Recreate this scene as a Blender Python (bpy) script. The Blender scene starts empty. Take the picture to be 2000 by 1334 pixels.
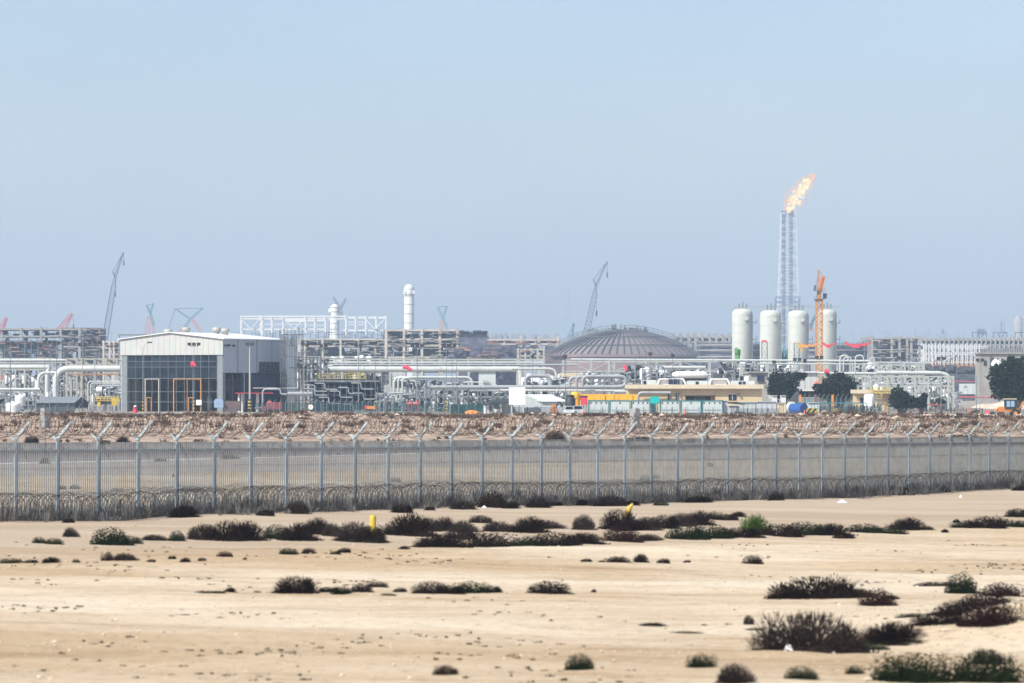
import bpy, math, random
import numpy as np
from mathutils import Vector, Matrix
R = math.radians
rnd = random.Random(7)

# ------------------------------------------------------------------ camera, sky, sun, exposure
F = 9514.0          # focal length in pixels of the 2000 px wide photograph
HOR = 765.0         # row of the true horizon
CZ = 5.0            # camera height
sc = bpy.context.scene
col = sc.collection
cam = bpy.data.cameras.new('camera')
camo = bpy.data.objects.new('camera', cam); col.objects.link(camo)
camo.location = (0, 0, CZ); camo.rotation_euler = (R(90), 0, 0)
cam.sensor_width = 36.0; cam.lens = 36.0 * F / 2000.0
cam.shift_y = (HOR - 667.0) / 2000.0
cam.clip_start = 1.0; cam.clip_end = 30000.0
cam.dof.use_dof = True; cam.dof.focus_distance = 620.0
cam.dof.aperture_fstop = cam.lens / 62.0
sc.camera = camo

SUN_EL, SUN_DIR = R(46), Vector((-0.73, -0.68, 0.0)).normalized()
w = bpy.data.worlds.new("World"); sc.world = w; w.use_nodes = True
nt = w.node_tree; nt.nodes.clear()
sky = nt.nodes.new('ShaderNodeTexSky'); sky.sky_type = 'NISHITA'; sky.sun_disc = False
sky.sun_elevation = SUN_EL; sky.sun_rotation = math.atan2(SUN_DIR.x, SUN_DIR.y)
sky.altitude = 0; sky.air_density = 1.0; sky.dust_density = 1.2; sky.ozone_density = 1.5
bg = nt.nodes.new('ShaderNodeBackground'); bg.inputs['Strength'].default_value = 0.100
wo = nt.nodes.new('ShaderNodeOutputWorld')
tint = nt.nodes.new('ShaderNodeMix'); tint.data_type = 'RGBA'; tint.blend_type = 'MULTIPLY'; tint.inputs[0].default_value = 1.0
tint.inputs[7].default_value = (0.89, 0.935, 1.075, 1)      # thin milky veil over the blue
wtc = nt.nodes.new('ShaderNodeTexCoord'); wmp = nt.nodes.new('ShaderNodeMapping'); wmp.inputs['Scale'].default_value = (3.5, 3.5, 11); wmp.inputs['Location'].default_value = (1.9, 0, .3)
wnz = nt.nodes.new('ShaderNodeTexNoise'); wnz.inputs['Scale'].default_value = 1.6; wnz.inputs['Detail'].default_value = 3
wmr = nt.nodes.new('ShaderNodeMapRange'); wmr.inputs[1].default_value = 0.35; wmr.inputs[2].default_value = 0.7; wmr.inputs[4].default_value = 0.22
cl = nt.nodes.new('ShaderNodeMix'); cl.data_type = 'RGBA'; cl.inputs[7].default_value = (7.2, 7.6, 8.0, 1)      # thin high cloud
nt.links.new(wtc.outputs['Generated'], wmp.inputs[0]); nt.links.new(wmp.outputs[0], wnz.inputs[0]); nt.links.new(wnz.outputs[0], wmr.inputs[0]); nt.links.new(wmr.outputs[0], cl.inputs[0])
nt.links.new(sky.outputs[0], tint.inputs[6]); nt.links.new(tint.outputs[2], cl.inputs[6]); nt.links.new(cl.outputs[2], bg.inputs['Color']); nt.links.new(bg.outputs[0], wo.inputs['Surface'])
sl = bpy.data.lights.new('sun', 'SUN'); sl.energy = 4.2; sl.angle = R(0.6); sl.color = (1.0, 0.94, 0.85)
so = bpy.data.objects.new('sun', sl); col.objects.link(so)
sd = Vector((SUN_DIR.x * math.cos(SUN_EL), SUN_DIR.y * math.cos(SUN_EL), math.sin(SUN_EL)))
so.rotation_euler = sd.to_track_quat('Z', 'Y').to_euler(); so.location = (0, 0, 60)
sc.view_settings.view_transform = 'Standard'; sc.view_settings.look = 'None'
sc.view_settings.gamma = 1.0; sc.view_settings.exposure = 0.5
sc.render.engine = 'CYCLES'
sc.cycles.use_denoising = True
sc.cycles.max_bounces = 5; sc.cycles.diffuse_bounces = 2; sc.cycles.glossy_bounces = 2
sc.cycles.volume_bounces = 1; sc.cycles.transparent_max_bounces = 6
sc.cycles.caustics_reflective = False; sc.cycles.caustics_refractive = False

HAZE_DENSITY = 1.4e-4

# ------------------------------------------------------------------ materials
MATS = {}
def mat(name, c, rough=0.7, metal=0.0, vary=0.12, scale=0.5, c2=None, bump=0.0, stretch=(1, 1, 1), dirt=0.0):
    if name in MATS: return MATS[name]
    m = bpy.data.materials.new(name); m.use_nodes = True
    n = m.node_tree; b = n.nodes['Principled BSDF']; L = n.links
    b.inputs['Roughness'].default_value = rough; b.inputs['Metallic'].default_value = metal
    tc = n.nodes.new('ShaderNodeTexCoord'); mp = n.nodes.new('ShaderNodeMapping')
    mp.inputs['Scale'].default_value = stretch
    L.new(tc.outputs['Object'], mp.inputs['Vector'])
    nz = n.nodes.new('ShaderNodeTexNoise'); nz.inputs['Scale'].default_value = scale
    nz.inputs['Detail'].default_value = 6; nz.inputs['Roughness'].default_value = 0.65
    L.new(mp.outputs[0], nz.inputs['Vector'])
    rp = n.nodes.new('ShaderNodeValToRGB')
    c = tuple(c); lo = tuple(x * (1 - vary) for x in c); hi = tuple(min(1, x * (1 + vary)) for x in c)
    if c2 is not None: lo = tuple(c2); hi = c
    rp.color_ramp.elements[0].position = 0.36; rp.color_ramp.elements[0].color = lo + (1,)
    rp.color_ramp.elements[1].position = 0.64; rp.color_ramp.elements[1].color = hi + (1,)
    L.new(nz.outputs['Fac'], rp.inputs['Fac'])
    out = rp.outputs[0]
    if dirt > 0:
        n2 = n.nodes.new('ShaderNodeTexNoise'); n2.inputs['Scale'].default_value = scale * 0.8
        n2.inputs['Detail'].default_value = 8
        mp2 = n.nodes.new('ShaderNodeMapping'); mp2.inputs['Scale'].default_value = (2.5, 2.5, 0.25)
        L.new(tc.outputs['Object'], mp2.inputs['Vector']); L.new(mp2.outputs[0], n2.inputs['Vector'])
        r2 = n.nodes.new('ShaderNodeValToRGB'); r2.color_ramp.elements[0].position = 0.5; r2.color_ramp.elements[1].position = 0.72
        L.new(n2.outputs['Fac'], r2.inputs['Fac'])
        mu = n.nodes.new('ShaderNodeMath'); mu.operation = 'MULTIPLY'; mu.inputs[1].default_value = dirt
        L.new(r2.outputs[0], mu.inputs[0])
        mx = n.nodes.new('ShaderNodeMix'); mx.data_type = 'RGBA'
        L.new(mu.outputs[0], mx.inputs[0]); L.new(out, mx.inputs[6]); mx.inputs[7].default_value = (0.22, 0.15, 0.10, 1)
        out = mx.outputs[2]
    L.new(out, b.inputs['Base Color'])
    if name.startswith(('bush', 'leaf', 'scrub', 'glass', 'navy', 'interior', 'steel_dark', 'formwork', 'mesh_')): b.inputs['Specular IOR Level'].default_value = 0.05
    if bump > 0:
        bp = n.nodes.new('ShaderNodeBump'); bp.inputs['Strength'].default_value = bump; bp.inputs['Distance'].default_value = 0.1
        L.new(nz.outputs['Fac'], bp.inputs['Height']); L.new(bp.outputs[0], b.inputs['Normal'])
    MATS[name] = m
    return m

def emit(name, c, s):
    m = bpy.data.materials.new(name); m.use_nodes = True; n = m.node_tree; n.nodes.clear()
    e = n.nodes.new('ShaderNodeEmission'); e.inputs[0].default_value = tuple(c) + (1,)
    tc = n.nodes.new('ShaderNodeTexCoord'); nz = n.nodes.new('ShaderNodeTexNoise'); nz.inputs['Scale'].default_value = 0.25
    nz.inputs['Detail'].default_value = 5
    mr = n.nodes.new('ShaderNodeMapRange'); mr.inputs[1].default_value = 0.35; mr.inputs[2].default_value = 0.65
    mr.inputs[3].default_value = s * 0.7; mr.inputs[4].default_value = s * 1.3
    n.links.new(tc.outputs['Object'], nz.inputs['Vector']); n.links.new(nz.outputs[0], mr.inputs[0]); n.links.new(mr.outputs[0], e.inputs[1])
    o = n.nodes.new('ShaderNodeOutputMaterial'); n.links.new(e.outputs[0], o.inputs[0]); MATS[name] = m
    return m

def striped(name, a, b, period, direction=(0, 0, 1), frac=0.5, rough=0.7):
    """two colours in bands (painted stripes, profiled sheet)"""
    m = bpy.data.materials.new(name); m.use_nodes = True; n = m.node_tree; bs = n.nodes['Principled BSDF']; L = n.links
    bs.inputs['Roughness'].default_value = rough
    tc = n.nodes.new('ShaderNodeTexCoord'); dp = n.nodes.new('ShaderNodeVectorMath'); dp.operation = 'DOT_PRODUCT'
    dp.inputs[1].default_value = tuple(x / period for x in direction)
    L.new(tc.outputs['Object'], dp.inputs[0])
    fr = n.nodes.new('ShaderNodeMath'); fr.operation = 'FRACT'; L.new(dp.outputs['Value'], fr.inputs[0])
    gt = n.nodes.new('ShaderNodeMath'); gt.operation = 'GREATER_THAN'; gt.inputs[1].default_value = frac; L.new(fr.outputs[0], gt.inputs[0])
    nz = n.nodes.new('ShaderNodeTexNoise'); nz.inputs['Scale'].default_value = 0.6; nz.inputs['Detail'].default_value = 6
    L.new(tc.outputs['Object'], nz.inputs['Vector'])
    mx = n.nodes.new('ShaderNodeMix'); mx.data_type = 'RGBA'; L.new(gt.outputs[0], mx.inputs[0])
    mx.inputs[6].default_value = tuple(a) + (1,); mx.inputs[7].default_value = tuple(b) + (1,)
    m2 = n.nodes.new('ShaderNodeMix'); m2.data_type = 'RGBA'; m2.blend_type = 'MULTIPLY'; m2.inputs[0].default_value = 0.3
    L.new(mx.outputs[2], m2.inputs[6]); L.new(nz.outputs['Color'], m2.inputs[7])
    L.new(m2.outputs[2], bs.inputs['Base Color'])
    MATS[name] = m
    return m

M = {}
def defm(k, *a, **kw): M[k] = mat(k, *a, **kw)
defm('white_pipe', (0.55, 0.58, 0.55), 0.5, 0.0, 0.08, 0.35, dirt=0.25)
defm('grey_pipe', (0.36, 0.39, 0.40), 0.5, 0.1, 0.12, 0.4, dirt=0.25)
defm('galvanised', (0.22, 0.25, 0.26), 0.6, 0.1, 0.12, 1.5)
defm('post_grey', (0.46, 0.54, 0.56), 0.6, 0.0, 0.1, 1.5)
defm('frame_orange', (0.50, 0.25, 0.08), 0.7, 0.0, 0.2, 1.0)
defm('glazing_bar', (0.13, 0.15, 0.16), 0.6, 0.0, 0.2, 1.0)
defm('steel_pale', (0.42, 0.45, 0.41), 0.6, 0.0, 0.1, 0.5, dirt=0.15)
defm('steel_beige', (0.42, 0.41, 0.35), 0.6, 0.0, 0.1, 0.5, dirt=0.2)
defm('steel_dark', (0.06, 0.07, 0.08), 0.6, 0.1, 0.3, 0.8)
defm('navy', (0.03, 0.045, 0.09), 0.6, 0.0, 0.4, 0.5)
defm('scaffold', (0.12, 0.13, 0.14), 0.7, 0.1, 0.3, 0.6)
defm('white_paint', (0.80, 0.81, 0.80), 0.5, 0.0, 0.05, 0.5, dirt=0.12)
defm('white_clean', (0.86, 0.87, 0.87), 0.5, 0.0, 0.03, 0.5)
defm('vessel_white', (0.55, 0.58, 0.52), 0.55, 0.0, 0.06, 0.12, dirt=0.3)
defm('concrete', (0.55, 0.50, 0.43), 0.9, 0.0, 0.15, 0.12, dirt=0.35)
defm('concrete_pale', (0.34, 0.33, 0.30), 0.9, 0.0, 0.15, 0.2, dirt=0.3)
defm('concrete_post', (0.32, 0.32, 0.31), 0.9, 0.0, 0.2, 2.0, dirt=0.3)
defm('formwork', (0.115, 0.12, 0.16), 0.9, 0.0, 0.5, 0.25)
defm('formwork_brown', (0.17, 0.13, 0.125), 0.9, 0.0, 0.4, 0.2)
defm('glass_dark', (0.018, 0.030, 0.045), 0.25, 0.0, 0.6, 0.3)
defm('interior_grey', (0.10, 0.11, 0.12), 0.8, 0.0, 0.4, 0.8)
defm('wall_grey', (0.50, 0.54, 0.56), 0.6, 0.0, 0.06, 0.3, dirt=0.12)
defm('roof_white', (0.80, 0.81, 0.80), 0.5, 0.0, 0.03, 0.3)
defm('cream', (0.62, 0.49, 0.30), 0.85, 0.0, 0.06, 0.4, dirt=0.15)
defm('cream_pale', (0.66, 0.57, 0.41), 0.85, 0.0, 0.05, 0.4, dirt=0.12)
defm('red_paint', (0.55, 0.05, 0.06), 0.6, 0.0, 0.15, 1.0)
defm('red_fade', (0.50, 0.10, 0.11), 0.7, 0.0, 0.15, 0.5)
defm('wind_red', (0.85, 0.06, 0.12), 0.8, 0.0, 0.1, 2.0)
defm('wind_orange', (0.85, 0.14, 0.05), 0.8, 0.0, 0.1, 2.0)
defm('net_red', (0.70, 0.06, 0.07), 0.8, 0.0, 0.2, 0.5)
defm('net_orange', (0.80, 0.33, 0.05), 0.8, 0.0, 0.2, 0.5)
defm('orange_paint', (0.66, 0.24, 0.05), 0.6, 0.0, 0.12, 0.8)
defm('crane_orange', (0.58, 0.25, 0.06), 0.6, 0.0, 0.1, 0.8)
defm('crane_grey', (0.10, 0.13, 0.17), 0.6, 0.1, 0.2, 0.5)
defm('crane_teal', (0.04, 0.22, 0.24), 0.6, 0.0, 0.2, 0.5)
defm('crane_salmon', (0.62, 0.20, 0.12), 0.6, 0.0, 0.1, 0.5)
defm('crane_red', (0.60, 0.05, 0.10), 0.6, 0.0, 0.1, 0.5)
defm('yellow_tarp', (0.90, 0.46, 0.03), 0.6, 0.0, 0.12, 0.7, bump=0.5)
defm('yellow_paint', (0.58, 0.42, 0.05), 0.6, 0.0, 0.15, 1.5)
defm('teal_frame', (0.04, 0.20, 0.21), 0.6, 0.0, 0.15, 1.0)
defm('teal_sign', (0.0, 0.48, 0.43), 0.5, 0.0, 0.05, 1.0)
defm('cabin_white', (0.56, 0.62, 0.60), 0.6, 0.0, 0.05, 0.8, dirt=0.15)
defm('blue_paint', (0.03, 0.10, 0.33), 0.4, 0.0, 0.15, 1.0)
defm('blue_pale', (0.30, 0.42, 0.58), 0.5, 0.0, 0.1, 1.0)
defm('green_paint', (0.12, 0.36, 0.10), 0.6, 0.0, 0.15, 0.5)
defm('dome_brown', (0.185, 0.158, 0.155), 0.85, 0.0, 0.16, 0.06, dirt=0.2)
defm('dome_wall', (0.20, 0.135, 0.125), 0.9, 0.0, 0.15, 0.08, dirt=0.2)
defm('dome_rib', (0.085, 0.08, 0.085), 0.8, 0.0, 0.2, 0.1)
defm('black_rubber', (0.02, 0.02, 0.02), 0.8)
defm('lamp_dark', (0.03, 0.035, 0.04), 0.6)
defm('mesh_green', (0.03, 0.085, 0.09), 0.8, 0.0, 0.4, 0.6)
defm('fence_wire', (0.36, 0.41, 0.41), 0.6, 0.1, 0.15, 2.0)
defm('fence_pale', (0.20, 0.21, 0.205), 0.6, 0.1, 0.15, 2.0)
defm('razor_wire', (0.075, 0.052, 0.038), 0.6, 0.2, 0.4, 3.0)
defm('bark', (0.10, 0.08, 0.06), 0.9, 0.0, 0.3, 3.0)
defm('leaf_tree', (0.018, 0.034, 0.024), 0.8, 0.0, 0.45, 0.9)
defm('bush_brown', (0.020, 0.012, 0.010), 1.0, 0.0, 0.5, 2.5)
defm('bush_green', (0.012, 0.021, 0.007), 1.0, 0.0, 0.5, 2.5)
defm('bush_bright', (0.07, 0.13, 0.02), 1.0, 0.0, 0.4, 2.5)
defm('bush_mauve', (0.042, 0.031, 0.027), 1.0, 0.0, 0.4, 2.5)
defm('bush_purple', (0.030, 0.014, 0.013), 1.0, 0.0, 0.4, 2.5)
defm('scrub_dry', (0.20, 0.13, 0.09), 1.0, 0.0, 0.6, 0.3, c2=(0.06, 0.045, 0.04))
defm('scrub_grey', (0.17, 0.165, 0.15), 1.0, 0.0, 0.5, 0.3)
defm('rock_pale', (0.62, 0.50, 0.38), 0.95, 0.0, 0.25, 1.0)
defm('rock_brown', (0.26, 0.18, 0.14), 0.95, 0.0, 0.4, 0.6)
defm('pebble', (0.62, 0.52, 0.38), 0.95, 0.0, 0.4, 2.0)
defm('plastic_bag', (0.75, 0.76, 0.85), 0.4)
defm('road_paint', (0.70, 0.68, 0.64), 0.8, 0.0, 0.15, 0.2)
striped('sheet_white', (0.60, 0.61, 0.57), (0.42, 0.44, 0.42), 1.15, (1, 0, 0), 0.9); M['sheet_white'] = MATS['sheet_white']
striped('sheet_pale', (0.64, 0.66, 0.63), (0.50, 0.53, 0.53), 1.1, (1, 0, 0), 0.8); M['sheet_pale'] = MATS['sheet_pale']
striped('hazard', (0.55, 0.42, 0.03), (0.02, 0.02, 0.02), 0.62, (0.8, 0, -0.6), 0.5); M['hazard'] = MATS['hazard']
striped('pole_bands', (0.65, 0.50, 0.10), (0.02, 0.02, 0.02), 0.6, (0, 0, 1), 0.5); M['pole_bands'] = MATS['pole_bands']

# ------------------------------------------------------------------ objects
WL = {}
def tag(o, label=None, cat=None, group=None, kind=None):
    if label: o['label'] = label
    if cat: o['category'] = cat
    if group: o['group'] = group
    if kind: o['kind'] = kind
    return o
def thing(name, label, cat, loc=(0, 0, 0), rz=0.0, group=None, local=False):
    o = bpy.data.objects.new(name, None); col.objects.link(o); o.empty_display_size = 0.2
    o.location = loc; o.rotation_euler = (0, 0, rz)
    WL[o.name] = Vector((0, 0, 0)) if (local or rz) else Vector(loc)
    return tag(o, label, cat, group)

class MB:
    def __init__(s): s.v = []; s.f = []; s.sm = []
    def add(s, vs, fs, smooth=False):
        k = len(s.v); s.v.extend(vs); s.f.extend([tuple(i + k for i in f) for f in fs]); s.sm.extend([smooth] * len(fs)); return s
    def box(s, x0, x1, y0, y1, z0, z1):
        vs = [(x0, y0, z0), (x1, y0, z0), (x1, y1, z0), (x0, y1, z0), (x0, y0, z1), (x1, y0, z1), (x1, y1, z1), (x0, y1, z1)]
        return s.add(vs, [(0, 3, 2, 1), (4, 5, 6, 7), (0, 1, 5, 4), (1, 2, 6, 5), (2, 3, 7, 6), (3, 0, 4, 7)])
    def bar(s, p, q, w, h=None):
        p = Vector(p); q = Vector(q); d = q - p
        if d.length < 1e-6: return s
        d.normalize(); h = h or w
        up = Vector((0, 0, 1)) if abs(d.z) < 0.95 else Vector((0, 1, 0))
        a = d.cross(up).normalized() * (w / 2); b = a.cross(d).normalized() * (h / 2)
        vs = [tuple(c + i * a + j * b) for c in (p, q) for i, j in ((-1, -1), (1, -1), (1, 1), (-1, 1))]
        return s.add(vs, [(0, 1, 2, 3), (7, 6, 5, 4), (0, 4, 5, 1), (1, 5, 6, 2), (2, 6, 7, 3), (3, 7, 4, 0)])
    def sweep(s, pts, r, n=8, caps=True):
        pts = [Vector(p) for p in pts]; rs = r if isinstance(r, (list, tuple)) else [r] * len(pts)
        d0 = (pts[1] - pts[0]).normalized(); up = Vector((0, 0, 1)) if abs(d0.z) < 0.9 else Vector((0, 1, 0))
        a = d0.cross(up).normalized(); vs = []; fs = []
        for i, p in enumerate(pts):
            d = (pts[min(i + 1, len(pts) - 1)] - pts[max(i - 1, 0)]).normalized()
            a = (a - a.dot(d) * d).normalized(); b = d.cross(a)
            for k in range(n):
                t = 2 * math.pi * k / n
                vs.append(tuple(p + rs[i] * (math.cos(t) * a + math.sin(t) * b)))
        for i in range(len(pts) - 1):
            for k in range(n):
                fs.append((i * n + k, i * n + (k + 1) % n, (i + 1) * n + (k + 1) % n, (i + 1) * n + k))
        s.add(vs, fs, True)
        if caps:
            s.add(vs[:n], [tuple(range(n))[::-1]]); s.add(vs[-n:], [tuple(range(n))])
        return s
    def cyl(s, p, q, r0, r1=None, n=12): return s.sweep([p, q], [r0, r0 if r1 is None else r1], n)
    def pipe(s, pts, r, bend=None, n=10):
        bend = bend or r * 2.2; P = [Vector(p) for p in pts]; out = [P[0]]
        for i in range(1, len(P) - 1):
            a = (P[i - 1] - P[i]); b = (P[i + 1] - P[i]); la, lb = a.length, b.length
            k = min(bend, la * 0.49, lb * 0.49); A = P[i] + a.normalized() * k; B = P[i] + b.normalized() * k
            for t in (0, .2, .4, .6, .8, 1):
                out.append(A * (1 - t) ** 2 + P[i] * 2 * t * (1 - t) + B * t * t)
        out.append(P[-1]); return s.sweep(out, r, n)
    def lathe(s, prof, c, n=24):
        cx, cy, cz = c; vs = []; fs = []
        for r, z in prof:
            for k in range(n):
                t = 2 * math.pi * k / n; vs.append((cx + r * math.cos(t), cy + r * math.sin(t), cz + z))
        for i in range(len(prof) - 1):
            for k in range(n):
                fs.append((i * n + k, i * n + (k + 1) % n, (i + 1) * n + (k + 1) % n, (i + 1) * n + k))
        s.add(vs, fs, True)
        if prof[-1][0] > 0.01: s.add(vs[-n:], [tuple(range(n))])
        return s
    def prism(s, poly, y0, y1):
        """polygon of (x, z) extruded along y"""
        n = len(poly); vs = [(x, y0, z) for x, z in poly] + [(x, y1, z) for x, z in poly]
        fs = [tuple(range(n)), tuple(range(n, 2 * n))[::-1]] + [(i, i + n, (i + 1) % n + n, (i + 1) % n) for i in range(n)]
        return s.add(vs, fs)
    def lattice(s, p, q, w0, w1, n, t, faces=4, zig=True):
        p = Vector(p); q = Vector(q); d = (q - p).normalized()
        up = Vector((0, 1, 0)) if abs(d.y) < 0.9 else Vector((0, 0, 1))
        a = d.cross(up).normalized(); b = d.cross(a).normalized()
        def cor(i):
            u = i / n; c = p.lerp(q, u); h = (w0 + (w1 - w0) * u) / 2
            return [c + h * (sa * a + sb * b) for sa, sb in ((-1, -1), (1, -1), (1, 1), (-1, 1))]
        cs = [cor(i) for i in range(n + 1)]
        for k in range(4): s.bar(cs[0][k], cs[n][k], t)
        for i in range(n):
            for k in range(4):
                l = (k + 1) % 4
                if zig: s.bar(cs[i][k if i % 2 else l], cs[i + 1][l if i % 2 else k], t * 0.6)
                else: s.bar(cs[i][k], cs[i + 1][l], t * 0.6); s.bar(cs[i][l], cs[i + 1][k], t * 0.6)
                s.bar(cs[i + 1][k], cs[i + 1][l], t * 0.6)
        return s
    def build(s, name, m, parent=None, loc=None, **tags):
        off = WL[parent.name] if parent is not None else Vector(loc or (0, 0, 0))
        me = bpy.data.meshes.new(name)
        v = np.array(s.v, dtype=np.float64).reshape(-1, 3) - np.array(off)
        me.from_pydata(v.tolist(), [], s.f)
        me.polygons.foreach_set('use_smooth', s.sm)
        me.materials.append(m if not isinstance(m, str) else M[m]); me.update()
        o = bpy.data.objects.new(name, me); col.objects.link(o)
        if parent is not None: o.parent = parent
        else: o.location = off
        WL[o.name] = Vector(off)
        tag(o, **tags)
        return o

KIDS = {}
def copy_tree(o, loc=None, rz=None, scale=None, label=None, parent=None):
    if not KIDS.get('_n') == len(bpy.data.objects):
        pass
    c = o.copy(); col.objects.link(c)
    if parent is not None: c.parent = parent
    if loc is not None: c.location = loc
    if rz is not None: c.rotation_euler = (0, 0, rz)
    if scale is not None: c.scale = scale if hasattr(scale, '__len__') else (scale,) * 3
    if label: c['label'] = label
    for ch in list(o.children): copy_tree(ch, parent=c)
    return c

# pixel -> world helpers (px, py in the 2000 x 1334 photograph, d = real distance in metres)
def X(px, d): return (px - 1000.0) / F * d
def Z(py, d): return CZ + (HOR - py) / F * d
def P(px, py, d): return Vector((X(px, d), d, Z(py, d)))
def S(p, d): return p * d / F
# ------------------------------------------------------------------ terrain
_rs = np.random.RandomState(3)
_waves = []
for lam, amp, st in ((46, .09, 2.2), (23, .055, 1.8), (11, .030, 1.5), (5.3, .020, 1.3), (2.6, .013, 1.2), (1.3, .008, 1.0)):
    for k in range(5):
        th = _rs.uniform(-1.0, 1.0); _waves.append((2 * math.pi / lam, amp * _rs.uniform(.5, 1) * .6, st, th, _rs.uniform(0, 6.28), _rs.uniform(.7, 1.4)))
def sstep(a, b, x): t = np.clip((x - a) / (b - a), 0, 1); return t * t * (3 - 2 * t)
def H(x, y):
    x = np.asarray(x, dtype=float); y = np.asarray(y, dtype=float)
    base = -0.03 - 0.013 * np.clip(x, -60, 60)
    n = 0
    for k, a, st, th, ph, q in _waves:
        xx = x * math.cos(th) + y * math.sin(th); yy = -x * math.sin(th) + y * math.cos(th)
        n = n + a * np.sin(k * q * xx / st + 1.7 * np.sin(k * .37 * yy + ph) + ph) * np.sin(k * yy / q + ph * 1.3)
    near = 1 - sstep(250, 330, y)
    far = sstep(480, 520, y)
    # shallow trough with the shrub belt and a low bank in front of it
    line = 156 + 0.55 * x
    trough = -0.16 * np.exp(-((y - line - 9) / 7.0) ** 2) + 0.14 * np.exp(-((y - line + 3) / 4.0) ** 2)
    flat = np.exp(-((y - line - 28 - .9 * x) / 14.0) ** 2)
    z = base * near + n * (0.25 + 0.75 * (near * (1 - .6 * flat)) + .6 * far) + trough * near
    # sandy mound at the right
    z = z + near * (1.10 * np.exp(-((x - 13.2) / 3.4) ** 2 - ((y - 103 + .6 * (x - 12)) / 5.0) ** 2) + .25 * np.exp(-((x - 9.0) / 1.5) ** 2 - ((y - 101) / 2.0) ** 2))
    # rubble bank, then the plateau of the plant, slowly rising behind it
    crest = 2.35 + 0.12 * np.sin(x * .21) + .08 * np.sin(x * .53 + 1)
    z = z + crest * sstep(492, 522, y) - (crest - 1.36) * sstep(530, 640, y) + 2.2 * sstep(1000, 1800, y)
    return z
def Hs(x, y): return float(H(x, y))
def ground_hit(px, py):
    """where the view ray through a pixel meets the open ground in front of the bank"""
    lo, hi = 60.0, 490.0; prev = None
    ys = np.arange(60, 490, 0.5); xs = (px - 1000.0) / F * ys
    zr = CZ + (HOR - py) / F * ys; zg = H(xs, ys)
    i = np.argmax(zr <= zg)
    if zr[i] > zg[i]: i = len(ys) - 1
    return Vector((xs[i], ys[i], zg[i]))

ysn = np.concatenate([np.linspace(-40, 58, 30), np.geomspace(60, 330, 460), np.geomspace(332, 660, 130), np.geomspace(670, 9000, 70)])
us = np.sign(np.linspace(-1, 1, 300)) * np.abs(np.linspace(-1, 1, 300)) ** 1.25
YY = np.repeat(ysn[:, None], 300, 1); XX = us[None, :] * (30 + 0.22 * np.abs(YY))
ZZ = H(XX, YY)
me = bpy.data.meshes.new('ground'); V = np.stack([XX, YY, ZZ], -1).reshape(-1, 3)
nr, nc = XX.shape; I = np.arange(nr * nc).reshape(nr, nc)
Fq = np.stack([I[:-1, :-1], I[:-1, 1:], I[1:, 1:], I[1:, :-1]], -1).reshape(-1, 4)
me.from_pydata(V.tolist(), [], Fq.tolist()); me.polygons.foreach_set('use_smooth', [True] * len(Fq))
g = bpy.data.objects.new('ground', me); col.objects.link(g); tag(g, kind='structure', label='pale stony desert sand in front of and under the plant')

m = bpy.data.materials.new('sand'); m.use_nodes = True; n = m.node_tree; L = n.links; b = n.nodes['Principled BSDF']
b.inputs['Roughness'].default_value = 0.95; b.inputs['Specular IOR Level'].default_value = 0.15
tc = n.nodes.new('ShaderNodeTexCoord')
def noise(scale, stretch, detail=8, rough=.6):
    mp = n.nodes.new('ShaderNodeMapping'); mp.inputs['Scale'].default_value = stretch; L.new(tc.outputs['Object'], mp.inputs['Vector'])
    z = n.nodes.new('ShaderNodeTexNoise'); z.inputs['Scale'].default_value = scale; z.inputs['Detail'].default_value = detail
    z.inputs['Roughness'].default_value = rough; L.new(mp.outputs[0], z.inputs['Vector']); return z.outputs['Fac']
def ramp(fac, stops):
    r = n.nodes.new('ShaderNodeValToRGB'); L.new(fac, r.inputs['Fac']); e = r.color_ramp.elements
    e[0].position, e[0].color = stops[0][0], tuple(stops[0][1]) + (1,); e[1].position, e[1].color = stops[-1][0], tuple(stops[-1][1]) + (1,)
    for p, c in stops[1:-1]: k = e.new(p); k.color = tuple(c) + (1,)
    return r.outputs['Color']
def mixc(f, a, b2, mode='MIX'):
    x = n.nodes.new('ShaderNodeMix'); x.data_type = 'RGBA'; x.blend_type = mode
    (L.new(f, x.inputs[0]) if not isinstance(f, float) else setattr(x.inputs[0], 'default_value', f))
    L.new(a, x.inputs[6]); L.new(b2, x.inputs[7]) if not isinstance(b2, tuple) else setattr(x.inputs[7], 'default_value', b2 + (1,)); return x.outputs[2]
def maprange(v, a, b2, c=0.0, d=1.0):
    x = n.nodes.new('ShaderNodeMapRange'); L.new(v, x.inputs[0]); x.inputs[1].default_value = a; x.inputs[2].default_value = b2
    x.inputs[3].default_value = c; x.inputs[4].default_value = d; x.interpolation_type = 'SMOOTHSTEP'; return x.outputs[0]
big = ramp(noise(0.06, (0.6, 1.0, 1)), [(0.38, (0.47, 0.350, 0.215)), (0.5, (0.58, 0.47, 0.325)), (0.62, (0.67, 0.57, 0.42))])
tracks = ramp(noise(0.30, (0.30, 1.0, 1), 10, .75), [(0.36, (0.74, 0.68, 0.60)), (0.50, (1, 1, 1)), (0.7, (1.06, 1.05, 1.03))])
c1 = mixc(1.0, big, tracks, 'MULTIPLY')
fine = ramp(noise(3.0, (1, 1, 1), 10, .75), [(0.34, (0.62, 0.56, 0.48)), (0.48, (1, 1, 1)), (0.72, (1.08, 1.07, 1.05))])
c1 = mixc(0.8, c1, fine, 'MULTIPLY')
sx = n.nodes.new('ShaderNodeSeparateXYZ'); L.new(tc.outputs['Object'], sx.inputs[0])
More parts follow.
